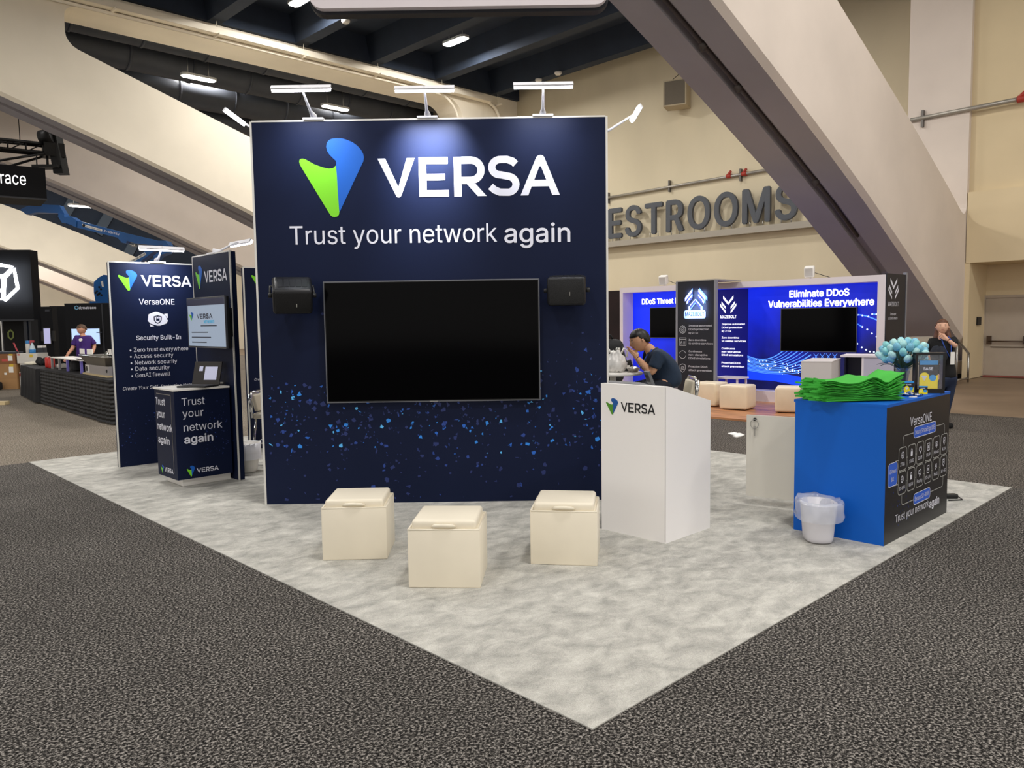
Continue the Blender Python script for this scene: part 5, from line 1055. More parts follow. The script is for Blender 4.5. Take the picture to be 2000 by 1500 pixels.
p = top(1236, -.04); t = thing('food_container', 'foil wrapped food tray on the bar table by the man', 'food container', p); m = M(); rrlathe(m, p, [(0, .002), (.06, .002), (.085, .035), (.088, .04), (.06, .05), (.03, .06), (0, .055)], .5, 28, .006, 3); m.build('tray', mat('foil', 'D6D3CE', .3, .6, bump=.5, bscale=40), t)
p = top(1229, .1); t = thing('bag_of_snacks', 'small black snack pack on the bar table before the man', 'snack pack', p); m = M(); m.rbox(p+Z*.06, VR*.05+Z*.02, VD*.02, Z*.06-VR*.02, .012, 2); m.build('pack', black_plastic, t); m = M(); m.obox(p+Z*.05-VD*.021+VR*.0, VR*.02, VD*.0015, Z*.02); m.build('pack_label', white_gloss, t)
p = V((tb.x, tb.y, CZ))+VD*.62-VR*.02; stool('bar stool with a backpack on it behind the bar table', V((p.x, p.y, CZ)), -YAW+.1, .85, .2)
p = p+Z*.852+VR*.04-VD*.04; t = thing('backpack', 'bulging black backpack on the stool behind the bar table', 'backpack', p); m = M(); m.rbox(p+Z*.28, VR*.19, VD*.1, Z*.275, .1, 5); m.build('bag_body', mat('backpack_black', '1C1C1E', .7, bump=.3, bscale=25), t); m = M(); m.rbox(p+Z*.17-VD*.12, VR*.13, VD*.03, Z*.12, .028, 3); m.build('front_pocket', mat('backpack_grey', '2B2B2C', .7), t); m = M(); m.tube([p+Z*.54-VR*.05, p+Z*.6-VR*.02, p+Z*.6+VR*.03, p+Z*.54+VR*.06], .012, 7); m.build('grab_handle', black_rubber, t)
for s in (-1, 1): m = M(); m.tube([p+Z*.42+VR*.09*s-VD*.1, p+Z*.46+VR*.15*s-VD*.13, p+Z*.3+VR*.19*s-VD*.12, p+Z*.12+VR*.17*s-VD*.09], .016, 7); m.build('strap', mat('strap_grey', '3A3A3A', .7), t)
# ================================================================ people
def skin_mesh(name, verts, edges, radii, mt, parent, root=0, sub=2, extra=None):
    base = V((0, 0, 0)); q = parent
    while q is not None: base += q.location; q = q.parent
    me = bpy.data.meshes.new(name); me.from_pydata([tuple(V(v)-base) for v in verts], edges, []); o = bpy.data.objects.new(name, me); col.objects.link(o)
    md = o.modifiers.new('s', 'SKIN'); md.use_smooth_shade = True; sv = me.skin_vertices[0].data
    for i, r in enumerate(radii):
        r = r if isinstance(r, tuple) else (r, r); sv[i].radius = r; sv[i].use_root = (i == root); sv[i].use_loose = False
    if sub: ss = o.modifiers.new('u', 'SUBSURF'); ss.levels = sub; ss.render_levels = sub
    bpy.context.view_layer.update(); dg = bpy.context.evaluated_depsgraph_get(); nm = bpy.data.meshes.new_from_object(o.evaluated_get(dg)); bpy.data.objects.remove(o); bpy.data.meshes.remove(me)
    nm.name = name; nm.materials.clear(); nm.materials.append(mt)
    for p in nm.polygons: p.use_smooth = True; p.material_index = 0
    if extra: extra.append(nm)
    r = bpy.data.objects.new(name, nm); col.objects.link(r); r.parent = parent; return r
def chain(*groups):
    """groups of (points, radii); a group whose first item is an int starts at that earlier vertex"""
    vs, es, rs = [], [], []
    for st, pts in groups:
        prev = st
        for p, r in pts:
            vs.append(V(p)); rs.append(r); k = len(vs)-1
            if prev is not None: es.append((prev, k))
            prev = k
    return vs, es, rs
def head_mesh(m, c, f, u, s, mi=0):
    """head around centre c (mid height), facing f, up u, height s"""
    f, u = V(f).normalized(), V(u); u = (u-f*u.dot(f)).normalized(); r = f.cross(u); k = len(m.v); n, mm = 24, 18
    for i in range(mm+1):
        a = math.pi*i/mm; z = math.cos(a)
        for j in range(n):
            b = 2*math.pi*j/n; x = math.sin(a)*math.sin(b); y = math.sin(a)*math.cos(b)          # y forward
            X, Y, Zz = x*.375, y*.45, z*.5
            if z < 0:
                t_ = -z; X *= 1-.34*t_**1.3; Y = Y*(1-.12*t_)+.055*t_ if y > 0 else Y*(1-.45*t_)
            if y > .2:
                w = (y-.2)/.8
                Y += .1*w**6*math.exp(-((z+.13)/.13)**2)*(1 if abs(x) < .3 else 0)*max(0, 1-abs(x)/.24)       # nose
                Y -= .03*w*math.exp(-((z-.1)/.1)**2)*math.exp(-((abs(x)-.4)/.16)**2)                            # eye hollows
                Y += .018*w*math.exp(-((z-.24)/.08)**2)                                                         # brow
                Y += .025*w*math.exp(-((z+.47)/.09)**2)*max(0, 1-abs(x)/.3)                                     # lips
                Y += .03*w*math.exp(-((z+.8)/.14)**2)*max(0, 1-abs(x)/.35)                                      # chin
            m.v.append(V(c)+(r*X+f*Y+u*Zz)*s)
    for i in range(mm):
        for j in range(n): m.f.append([k+i*n+j, k+(i+1)*n+j, k+(i+1)*n+(j+1) % n, k+i*n+(j+1) % n]); m.i.append(mi); m.sm.append(True)
    return f, u, r
def face_parts(par, c, f, u, r, s, skin, lip='9A5A50'):
    c = V(c)
    for e in (-1, 1):
        m = M(); m.ball(c+r*(.155*e*s)+f*.385*s+u*.045*s, (.042*s, .03*s, .02*s), 10, 0, (r, f, u)); ey = m.build('eye', mat('eye_white', 'EDE8E2', .3), par)
        m = M(); m.ball(c+r*(.155*e*s)+f*.408*s+u*.045*s, (.02*s, .014*s, .02*s), 8, 0, (r, f, u)); m.build('iris', mat('iris_dark', '2A1E18', .3), ey)
    for e in (-1, 1):
        m = M(); m.tube([c+r*(.08*e*s)+f*.425*s+u*.11*s, c+r*(.16*e*s)+f*.415*s+u*.132*s, c+r*(.25*e*s)+f*.36*s+u*.11*s], [.01*s, .014*s, .008*s], 6); m.build('eyebrow', mat('brow_dark', '3A2A20', .8), par)
    m = M(); m.tube([c-r*.1*s+f*.385*s-u*.235*s, c-r*.04*s+f*.43*s-u*.222*s, c+f*.437*s-u*.226*s, c+r*.04*s+f*.43*s-u*.222*s, c+r*.1*s+f*.385*s-u*.235*s], [.008*s, .017*s, .018*s, .017*s, .008*s], 8); m.build('lips', mat('lips_'+lip, lip, .5), par)
    for e in (-1, 1):
        m = M(); q = c+r*(.385*e*s)-f*.03*s; m.ball(q, (.028*s, .06*s, .1*s), 10, 0, (r, f, u)); m.ball(q+r*.012*e*s+f*.01*s, (.03*s, .03*s, .055*s), 8, 0, (r, f, u))
        m.build('ear', skin, par)
def hand(par, name, wrist, d, palm_n, side, skin, curl=.5, s=1.0, spread=.12):
    """hand as one skinned surface: palm and five unequal fingers; d along the fingers, palm_n out of the palm, side towards the thumb"""
    w, d, pn_, sd = V(wrist), V(d).normalized(), V(palm_n).normalized(), V(side).normalized(); vs, es, rs = [], [], []
    def addv(p, r, prev):
        vs.append(p); rs.append(r); k = len(vs)-1
        if prev is not None: es.append((prev, k))
        return k
    a = addv(w-d*.02*s, .024*s, None); b = addv(w+d*.045*s, (.02*s, .034*s), a)
    for i, (L_, o) in enumerate(((.07, .032), (.079, .011), (.073, -.011), (.058, -.031))):
        k0 = addv(w+d*.085*s+sd*o*s, .0105*s, b); p = w+d*.085*s+sd*o*s; dr = (d+sd*o*spread*10).normalized(); k = k0
        for j, fr in enumerate((.42, .33, .25)):
            ang = curl*(.55+.65*j); q = dr*math.cos(ang)+pn_*math.sin(ang); p = p+q*L_*fr*s; k = addv(p, (.0095-.0009*j)*s, k)
    t0 = addv(w+d*.03*s+sd*.034*s+pn_*.008*s, .0125*s, a); t1 = addv(w+d*.06*s+sd*.05*s+pn_*.02*s, .011*s, t0); addv(w+d*.088*s+sd*.05*s+pn_*.034*s*(.6+curl), .009*s, t1)
    return skin_mesh(name, vs, es, rs, skin, par, 0, 2)
skin_a = mat('skin_tan', 'D09E7C', .55, var=.04, scale=8); skin_b = mat('skin_fair', 'D8A88E', .55, var=.04, scale=8); skin_c = mat('skin_ruddy', 'CF987C', .55, var=.04, scale=8)

# --- the man eating at the bar table (profile, facing left in view)
D = 8.75
Q = lambda x, y, dz=0: at(1160+x/7.5, 620+y/7.5, D)+VD*dz
man = thing('person', 'man in a dark navy shirt sitting at the bar table eating with both hands', 'person', V((Q(1040, 950).x, Q(1040, 950).y, CZ)))
F_ = -VR
hip = Q(1075, 985); chest = Q(985, 680); nb = Q(860, 520); neck = Q(800, 440); hc_ = Q(672, 335)
sz = Z.copy()
knee = lambda s: hip+F_*.42+VD*.13*s+Z*-.06; ank = lambda s: hip+F_*.3+VD*.13*s-Z*.5
shl = lambda s: Q(900, 560)+VD*.19*s; elb = lambda s: Q(800, 800)+VD*(.2*s)+VR*(.02 if s > 0 else 0); wri = lambda s: Q(632, 590)+VD*(.05*s)
vs, es, rs = chain((None, [(hip+Z*.02, (.085, .1)), ((hip+chest)/2+VR*.02, (.1, .14)), (chest, (.095, .16)), (nb, (.068, .085)), (neck, .056), (Q(735, 400), .055)]),
    (2, [(shl(-1), .055), ((shl(-1)+elb(-1))/2, .05), (elb(-1), .042), ((elb(-1)*.55+wri(-1)*.45), .04), (wri(-1), .027)]),
    (2, [(shl(1), .055), ((shl(1)+elb(1))/2, .05), (elb(1), .042), ((elb(1)*.55+wri(1)*.45), .04), (wri(1), .027)]),
    (0, [(hip+VD*-.1+F_*.1-Z*.02, .065), (knee(-1), .06), (ank(-1), .042), (ank(-1)+F_*.16-Z*.04, .035)]),
    (0, [(hip+VD*.1+F_*.1-Z*.02, .065), (knee(1), .06), (ank(1), .042), (ank(1)+F_*.16-Z*.04, .035)]))
skin_mesh('body', vs, es, rs, skin_a, man)
m = M(); fd = (F_*.93-Z*.3-VD*.1).normalized(); f, u, r = head_mesh(m, hc_, fd, Z*.95+VR*-.25, .245); m.build('head', skin_a, man); face_parts(man, hc_, f, u, r, .245, skin_a, '8A5548')
def hair(par, c, f, u, r, s, mt, back=.0, low=-.1, front=.3, big=1.07, long_=None, name='hair'):
    m = M(); n, mm = 28, 16; k = 0; c = V(c); grid = []
    for i in range(mm+1):
        a = math.pi*.62*i/mm; row = []
        for j in range(n):
            b = 2*math.pi*j/n; x, y, z = math.sin(a)*math.sin(b), math.sin(a)*math.cos(b), math.cos(a)
            lim = front+.12*math.sin(b*5) * .2 if y > .25 else low
            sd = math.sin(b); fr_ = math.cos(b)
            lim = front-(.12*max(0, abs(sd)-.6)) if fr_ > .25 else (.1+(front-.1)*max(0, fr_)/.25 if fr_ > -.15 else low+(.1-low)*max(0, (1+fr_)/.85)**3)
            z2 = max(z, lim); sc = big+.015*math.sin(7*b+3*a); fz = 1.0
            row.append(c+(r*(x*.39*sc)+f*(y*.46*sc)+u*(z2*.51*sc))*s if z > lim else c+(r*(x*.355)+f*(y*.42)+u*(lim*.5))*s)
        grid.append(row)
    for row in grid: m.v += row
    for i in range(mm):
        for j in range(n): m.f.append([i*n+j, (i+1)*n+j, (i+1)*n+(j+1) % n, i*n+(j+1) % n]); m.i.append(0); m.sm.append(True)
    return m.build(name, mt, par)
hair(man, hc_, f, u, r, .245, mat('hair_black', '15110F', .45, var=.3, scale=60), low=-.5, front=.45, big=1.06)
m = M(); # stubble-free sideburn and nape
m.ball(hc_-f*.06-u*.06, (.092, .075, .075), 12, 0, (r, f, u)) if 0 else None
shirt = mat('shirt_navy', '1E2F44', .8, var=.12, scale=7, bump=.25, bscale=12)
vs, es, rs = chain((None, [(hip-Z*.07, (.17, .2)), ((hip+chest)/2+VR*.025, (.145, .19)), (chest+VR*.01, (.135, .205)), (nb, (.088, .115)), (nb*.5+neck*.5, .068)]),
    (2, [(shl(-1), .08), (shl(-1)*.45+elb(-1)*.55, .074), (shl(-1)*.28+elb(-1)*.72, .078)]), (2, [(shl(1), .08), (shl(1)*.45+elb(1)*.55, .074), (shl(1)*.28+elb(1)*.72, .078)]))
skin_mesh('shirt', vs, es, rs, shirt, man)
pant = mat('trousers_dark', '1A1E28', .85, var=.1, scale=6)
vs, es, rs = chain((None, [(hip+Z*.07, (.142, .178)), (hip-Z*.05, (.155, .185))]), (1, [(hip+VD*-.1+F_*.1-Z*.01, .108), (knee(-1), .082), (ank(-1)+Z*.02, .056)]), (1, [(hip+VD*.1+F_*.1-Z*.01, .108), (knee(1), .082), (ank(1)+Z*.02, .056)]))
skin_mesh('trousers', vs, es, rs, pant, man)
for s in (-1, 1): m = M(); a = ank(s); m.rbox(a+F_*.07-Z*.07, F_*.14, VD*.045, Z*.045, .035, 4); m.build('shoe', black_rubber, man)
hand(man, 'hand', wri(-1), Q(575, 510)-Q(632, 590)+VD*.02, F_*.3+VD*.9, Z*.4+VR*-.6, skin_a, .75); hand(man, 'hand', wri(1), Q(575, 510)-Q(632, 590)-VD*.02, F_*.3-VD*.9, Z*.4+VR*-.6, skin_a, .75)
p = Q(585, 505); t = thing('sandwich', 'small wrapped sandwich the man holds to his mouth', 'food', p); m = M(); m.rbox(p, VR*.04, VD*.035, Z*.022, .015, 3); m.build('filling', mat('bread', 'C9A26A', .8), t); m = M(); m.rbox(p-Z*.02+VR*.01, VR*.042, VD*.04, Z*.018, .014, 3); m.build('wrapper', white_gloss, t)
lan = mat('lanyard_blue', '2C4FA8', .6)
m = M(); q0 = nb*.45+neck*.55; m.tube([q0+VR*.035+Z*.03-VD*.0, q0-VD*.065+VR*.0, q0-VD*.075+F_*.07-Z*.09, q0-VD*.05+F_*.12-Z*.2], .008, 6); m.build('lanyard', lan, man)
sp_ = hip-Z*.13; stool('bar stool with cream back under the man, behind the podium', V((sp_.x, sp_.y, CZ))+VR*.06, -YAW-math.pi/2, sp_.z-.045, .2)

# --- the woman standing at far right
D2 = 13.0
W_ = lambda x, y, dz=0: at(1680+x/7.5, 600+y/7.5, D2)+VD*dz
wo = thing('person', 'woman in black with a blue lanyard, one hand at her collar, far right', 'person', at(1844, 800, D2)*1)
g0 = at(1844, 700, D2); wo.location = V((g0.x, g0.y, .001)); gz = lambda p, z: V((p.x, p.y, z))
hipw = gz(at(1846, 730, D2), .78); chw = W_(1195, 560); nbw = W_(1200, 440); nkw = W_(1198, 405); hw = W_(1203, 292)
sl, sr = W_(1040, 505), W_(1345, 490); el = W_(985, 680); wl = W_(1060, 800)-VD*.12; er_ = W_(1345, 572)-VD*.1; wr = W_(1205, 478)-VD*.15
ft = lambda s: gz(hipw+VR*(.07*s-.06), .06); kn = lambda s: gz(hipw+VR*(.08*s-.03)-VD*.02, .42)
vs, es, rs = chain((None, [(hipw, (.085, .11)), ((hipw*.55+chw*.45), (.08, .1)), (chw, (.075, .11)), (nbw, (.05, .06)), (nkw, .045), (W_(1200, 370), .045)]),
    (2, [(sl, .042), ((sl+el)/2, .04), (el, .036), (wl, .024)]), (2, [(sr, .042), ((sr+er_)/2, .04), (er_, .037), ((er_*.5+wr*.5), .033), (wr, .023)]),
    (0, [(hipw-VR*.085-Z*.1, .075), (kn(-1), .05), (ft(-1), .034), (ft(-1)-VD*.13-Z*.03, .028)]), (0, [(hipw+VR*.085-Z*.1, .075), (kn(1), .05), (ft(1), .034), (ft(1)-VD*.13-Z*.03, .028)]))
skin_mesh('body', vs, es, rs, skin_b, wo)
fw_ = (-VD*.9-VR*.4+Z*.12).normalized(); m = M(); f, u, r = head_mesh(m, hw, fw_, Z, .215); m.build('head', skin_b, wo); face_parts(wo, hw, f, u, r, .215, skin_b, '9C5450')
hb = mat('hair_auburn', '5E3A28', .5, var=.3, scale=50); hair(wo, hw, f, u, r, .215, hb, low=-.6, front=.6, big=1.1)
vs, es, rs = chain((None, [(hw-f*.05+u*.04, (.075, .085)), (hw-f*.07-u*.08, (.07, .09))]), (1, [(W_(1125, 400)-f*.03, .045), (W_(1100, 470), .036), (W_(1085, 520), .015)]), (1, [(W_(1290, 390)-f*.03, .045), (W_(1305, 440), .036), (W_(1300, 480), .015)]))
skin_mesh('hair', vs, es, rs, hb, wo)
blk = mat('shirt_black', '121214', .85, var=.15, scale=6)
vs, es, rs = chain((None, [(hipw-Z*.1, (.13, .17)), (hipw+Z*.03, (.125, .162)), ((hipw*.55+chw*.45), (.112, .145)), (chw, (.115, .16)), (nbw-Z*.005, (.068, .085))]), (3, [(sl, .064), ((sl*.5+el*.5), .058), (sl*.1+el*.9, .052)]), (3, [(sr, .064), ((sr+er_)/2, .06), (sr*.18+er_*.82, .062)]))
skin_mesh('shirt', vs, es, rs, blk, wo)
jean = mat('jeans_dark', '1C2740', .85, var=.15, scale=9)
vs, es, rs = chain((None, [(hipw+Z*.02, (.112, .15)), (hipw-Z*.06, (.11, .15))]), (1, [(hipw-VR*.085-Z*.14, .088), (kn(-1), .062), (gz(ft(-1), .1), .048)]), (1, [(hipw+VR*.085-Z*.14, .088), (kn(1), .062), (gz(ft(1), .1), .048)]))
skin_mesh('jeans', vs, es, rs, jean, wo)
for s in (-1, 1): m = M(); a = ft(s); m.rbox(V((a.x, a.y, .045))-VD*.06, VD*.125, VR*.042, Z*.043, .035, 4); m.build('shoe', black_rubber, wo)
hand(wo, 'hand', wr, W_(1150, 445)-VD*.15-wr, VD*.9+Z*.1, Z*.9, skin_b, .5, .9); hand(wo, 'hand', wl, W_(1120, 830)-VD*.16-wl, VD*.8, Z, skin_b, .8, .9)
m = M(); m.tube([W_(1135, 435)-VD*.05, W_(1128, 470)-VD*.125, W_(1160, 600)-VD*.15, W_(1235, 740)-VD*.155], .008, 6); m.tube([W_(1262, 430)-VD*.05, W_(1265, 480)-VD*.12, W_(1250, 600)-VD*.15, W_(1245, 740)-VD*.155], .008, 6); m.build('lanyard', lan, wo)
p = W_(1262, 740)-VD*.16; m = M(); m.obox(p, VR*.03, VD*.003, Z*.09); tag_o = m.build('badge', white_gloss, wo)
p = W_(1050, 660)-VD*.2; t = thing('jacket', 'dark bundled jacket the woman holds in front of her', 'jacket', p); m = M(); rrlathe(m, p-Z*.14, [(.02, -.02), (.1, .0), (.13, .08), (.12, .16), (.07, .22), (.0, .23)], .1, 30, .012, 6); m.build('cloth', mat('jacket_dark', '1A1F2B', .85, var=.2, scale=9), t)
# ================================================================ far left: tables, boxes, the dark booth, boom lift
kl = lambda x, y: (x/5.7708, 580+y/5.7692)
drape = bpy.data.materials.new('black_pleated_skirt'); drape.use_nodes = True; nt = drape.node_tree; N = nt.nodes; L = nt.links; bs = N['Principled BSDF']; bs.inputs['Roughness'].default_value = .75; bs.inputs['Base Color'].default_value = lin('1B1B1C')
tc = N.new('ShaderNodeTexCoord'); wv = N.new('ShaderNodeTexWave'); wv.bands_direction = 'Z'; wv.inputs['Scale'].default_value = 4.5; wv.inputs['Distortion'].default_value = 1.2; L.new(tc.outputs['Object'], wv.inputs['Vector'])
bp_ = N.new('ShaderNodeBump'); bp_.inputs['Strength'].default_value = .8; bp_.inputs['Distance'].default_value = .04; L.new(wv.outputs['Fac'], bp_.inputs['Height']); L.new(bp_.outputs['Normal'], bs.inputs['Normal'])
cloth_blk = mat('black_cloth', '18181A', .8, var=.15, scale=5)
def skirted(label, a, b, depth, h, nfold, mt):
    """draped table; a, b floor points of the front edge, left to right"""
    a, b = V(a), V(b); a.z = b.z = 0; pn = Plane(a, b-a); W = (b-a).length; t = thing('draped_table', label, 'table', pn.P(W/2, 0, -depth/2))
    m = M(); m.pbox(pn, .0, W, h-.03, h, -depth, 0); m.build('table_top', cloth_blk, t)
    m = M(); k = len(m.v); n = nfold*4
    per = [(W*i/n, 0) for i in range(n+1)]; pl_ = [pn.P(u, 0, 0) for u, _ in per]
    side = [(pn.P(0, 0, -depth*(1-i/12.)), -pn.u) for i in range(12)]+[(p, pn.n) for p in pl_]+[(pn.P(W, 0, -depth*i/12.), pn.u) for i in range(1, 13)]
    for i, (p, nn) in enumerate(side):
        w = .012+.012*math.sin(i*math.pi/2)+.006*math.sin(i*.37); m.v += [p+nn*.005+Z*(h-.02), p+nn*(w)+Z*(h*.5), p+nn*(w*1.8+.01)+Z*.03]
    for i in range(len(side)-1):
        for c_ in (0, 1): m.f.append([k+3*i+c_, k+3*i+3+c_, k+3*i+4+c_, k+3*i+1+c_]); m.i.append(0); m.sm.append(True)
    m.build('skirt', mt, t, fix=False)
    for u in (.08, W-.08):
        for o in (-.06, -depth+.06): m = M(); m.cyl(pn.P(u, 0, o), pn.P(u, h-.03, o), .015, 8); m.build('leg', metal, t)
    return pn, W
a = fl(*kl(478, 1205)); b = fl(*kl(1262, 1450))
T1n, T1W = skirted('long table with a black pleated skirt, left of the bulleted panel', a, b, .76, .76, 22, drape)
th = T1n.uv(*kl(478, 850))[1]
a2 = fl(*kl(252, 1115)); b2 = fl(*kl(505, 1180)); b2 = fl(*kl(365, 1172)); uu = (b2-a2).normalized()
T2n, T2W = skirted('smaller black draped table behind the long skirted one', a2, a2+uu*2.6, .7, .76, 20, cloth_blk)
tt1 = lambda x, y, off=-.3: V((*(lambda p: (p.x, p.y))(pl(*kl(x, y), T1n.P(0, 0, off), T1n.n)), .762))
def on1(px): return max(.14, T1n.uv(*kl(px, 900), -.35)[0])
# display racks on the long table
silver = mat('silver_panel', 'A9A6A8', .35, .5); violet = mat('violet_panel', '6E66B4', .4, emit=.05)
u0, u1 = on1(660), on1(1030)
t = thing('display_rack', 'low silver and violet rack with a round plate top on the long skirted table', 'rack', T1n.P((u0+u1)/2, .761, -.4))
for i, (u, mt) in enumerate(((u0+.04, silver), (u0+(u1-u0)*.28, silver), (u0+(u1-u0)*.55, violet), (u1-.05, violet))):
    for o in (-.2, -.6): m = M(); m.pbox(T1n, u-.03, u+.03,   .762, 1.0, o-.02, o+.02); m.build('upright', mt, t)
m = M(); m.pbox(T1n, u0, u1, 1.0, 1.02, -.62, -.18); m.build('shelf', white_gloss, t); m = M(); m.lathe(T1n.P(u1-.22, 1.022, -.38), [(0, 0), (.2, 0), (.24, .02), (.25, .025), (.19, .012), (0, .01)], 26); m.build('plate_rim', chrome, t)
m = M(); m.rbox(T1n.P((u0+u1)/2+.1, .864, -.4), T1n.u*.2, T1n.n*.12, Z*.1, .05, 3); tag(m.build('shoulder_bag', cloth_blk), 'dark bag stuffed under the silver rack on the long table', 'bag')
u0, u1 = on1(1060), on1(1330); cpan = T1n.P((u0+u1)/2, 0, -.4)
t = thing('chafing_dish', 'steel chafing dish on a box stand at the right end of the long table', 'chafing dish', T1n.P((u0+u1)/2, .761, -.4))
m = M(); m.pbox(T1n, u0-.02, u1+.02, .762, .79, -.62, -.16); m.build('wooden_base', mat('pale_wood', 'CDB98E', .6), t)
m = M(); m.pbox(T1n, u0+.03, u1-.02, .79, .95, -.58, -.2); m.build('stand', silver, t)
for k in range(5): m = M(); m.pbox(T1n, u0+.1+.05*k, u0+.12+.05*k, .8, .94, -.2, -.196); m.build('slot', white_gloss, t)
for uu_, r_ in ((u0+.16, .05), (u1-.1, .03)): m = M(); m.cyl(T1n.P(uu_, .87, -.21), T1n.P(uu_, .87, -.19), r_, 16); m.build('opening', black_plastic, t)
cc = T1n.P((u0+u1)/2, .95, -.4); m = M(); W2 = (u1-u0)/2+.08
m.add([cc+T1n.u*(-W2*.72)+T1n.n*.2, cc+T1n.u*(W2*.72)+T1n.n*.2, cc+T1n.u*(W2*.72)-T1n.n*.2, cc-T1n.u*(W2*.72)-T1n.n*.2, cc-T1n.u*W2+T1n.n*.27+Z*.17, cc+T1n.u*W2+T1n.n*.27+Z*.17, cc+T1n.u*W2-T1n.n*.27+Z*.17, cc-T1n.u*W2-T1n.n*.27+Z*.17], [(0, 1, 2, 3), (0, 1, 5, 4), (1, 2, 6, 5), (2, 3, 7, 6), (3, 0, 4, 7)]); m.build('pan', mat('dull_steel', '8A867C', .35, .8), t)
m = M(); q = [cc+T1n.u*x*W2+T1n.n*y*.27+Z*.17 for x, y in ((-1, 1), (1, 1), (1, -1), (-1, -1), (-1, 1))]; m.tube(q, .012, 6); m.build('rim', chrome, t); m = M(); m.tube([cc+T1n.u*(.14*math.cos(i*.52))+Z*(.18+.06*math.sin(i*.52)) for i in range(7)], .01, 6); m.build('handle', chrome, t)
for i, (px, py, wd) in enumerate(((925, 612, .36), (1012, 618, .42), (1236, 622, .2))):
    p = T1n.P(*T1n.uv(*kl(px, py), -.6), -.6); t = thing('tent_card', ('white paper sheet before the man in purple, left one', 'white paper sheet before the man in purple, right one', 'small white card beside the edge of the bulleted panel')[i], 'card', V((p.x, p.y, .762))); h_ = p.z-.762
    m = M(); m.obox(p, T1n.u*wd/2, T1n.n*.006, Z*.055); m.build('sheet', white_gloss, t); m = M(); m.obox(V((p.x, p.y, .762+h_/2-.03)), T1n.u*wd*.35, T1n.n*.02, Z*(h_/2-.028)); m.build('stand', black_plastic, t)
m = M(); p = T1n.P(on1(640), .762, -.4); m.rbox(p+Z*.05, T1n.u*.12, T1n.n*.1, Z*.048, .04, 3); tag(m.build('white_sack', white_gloss), 'white crumpled sack at the left end of the long table', 'sack')
# things on the smaller table
def on2(x, y, off): u, v = T2n.uv(*kl(x, y), off); return T2n.P(u, .762, off)
for i in range(4):
    p = on2(536+18*i, 755, -.3-.1*(i % 2)); t = thing('drink_can', ('red drink can at left of the row of four', 'second red drink can from the left', 'third red drink can from the left', 'red drink can at right of the row of four')[i]+' on the small draped table', 'can', p, 'red cans')
    m = M(); m.lathe(p, [(0, 0), (.045, 0), (.052, .02), (.052, .2), (.042, .225), (0, .225)], 14); m.build('can_body', mat('can_red', 'B32A22', .35), t); m = M(); m.lathe(p, [(0, .228), (.04, .228), (.04, .235), (0, .235)], 14); m.build('lid', metal, t)
p = on2(430, 775, -.35); m = M(); rrlathe(m, p, [(0, .002), (.2, .002), (.3, .02), (.28, .05), (.15, .065), (0, .06)], .3, 30, .012, 8); tag(m.build('folded_cloth', mat('cloth_cream', 'DDD6C2', .8)), 'crumpled cream cloth on the small draped table', 'cloth')
p = T2n.P(.75, .762, -.4); m = M(); rrlathe(m, p, [(0, .002), (.12, .002), (.17, .06), (.13, .12), (.07, .16), (0, .155)], .2, 30, .03, 18); tag(m.build('duffel_bag', cloth_blk), 'slumped black bag at the back of the small draped table', 'bag')
# cardboard boxes
card = mat('cardboard', 'A98155', .8, var=.06, scale=3); card2 = mat('cardboard_dark', '8A5D3C', .8, var=.06, scale=3); wbox = mat('white_carton', 'DAD6CE', .7, var=.03); lab = mat('shipping_label', 'F1EFE8', .6); labr = mat('label_red', 'C25148', .6); laby = mat('label_yellow', 'D9B93A', .6)
BXn = Plane(fl(*kl(-150, 1040)), V((1, -.12, 0)).normalized()*.0+V((.72, .69, 0)).normalized()*0+VR)
BXn = Plane(fl(*kl(0, 1042)), VR*1.0+VD*.0); kq = lambda x: BXn.uv(*kl(x, 900))[0]; kv = lambda y: BXn.uv(*kl(100, y))[1]
def carton(label, u0, u1, v0, v1, dep, mt, off=0, labs=()):
    t = thing('carton', label, 'box', BXn.P((u0+u1)/2, v0, off-dep/2), 'cartons stacked at far left'); m = M(); m.pbox(BXn, u0, u1, v0, v1, off-dep, off); m.build('box_body', mt, t)
    m = M(); m.pbox(BXn, u0+.0, u1, (v0+v1)/2 if 0 else v1-.0005, v1+.001, off-dep*.53, off-dep*.47); m.build('tape', mat('packing_tape', 'B99A70', .3), t)
    for (a, b, c_, d, ml) in labs: m = M(); m.pbox(BXn, u0+(u1-u0)*a, u0+(u1-u0)*b, v0+(v1-v0)*c_, v0+(v1-v0)*d, off, off+.003); m.build('shipping_label', ml, t)
v0, v1, v2, v3 = 0, kv(918), kv(755), kv(642); uL_, uR_ = kq(-230), kq(190)
carton('plain brown carton at the bottom of the left stack', uL_, uR_, 0, v1, .55, card)
carton('brown carton with white and yellow labels in the middle of the left stack', uL_, uR_, v1+.002, v2, .55, card, 0, ((.8, .92, .4, .8, lab), (.82, .93, .8, .98, laby), (.67, .74, .25, .4, lab)))
carton('darker brown carton with a red label on top of the left stack', uL_+.05, uR_-.02, v2+.002, v3, .55, card2, .0, ((.8, .93, .3, .85, lab), (.83, .94, .8, .99, laby), (.62, .8, .25, .5, labr)))
uA, uB = kq(200), kq(430); w3 = kv(850); w2_ = kv(752); w1_ = kv(640)
carton('white carton at the bottom of the right stack, beside the draped table', uA+.02, uB-.1, 0, w3, .5, wbox, -.05, ((.0, .2, .75, .95, labr),))
carton('narrow white carton in the middle of the right stack', uA+.05, uB-.08, w3+.002, w2_, .5, wbox, -.05)
carton('white carton with red and yellow labels on top of the right stack', uA, uB, w2_+.002, w1_, .5, wbox, -.02, ((.03, .14, .8, .95, labr), (.62, .78, .6, .9, laby)))
def pbase(x, v): return BXn.P(kq(x), v, -.2)
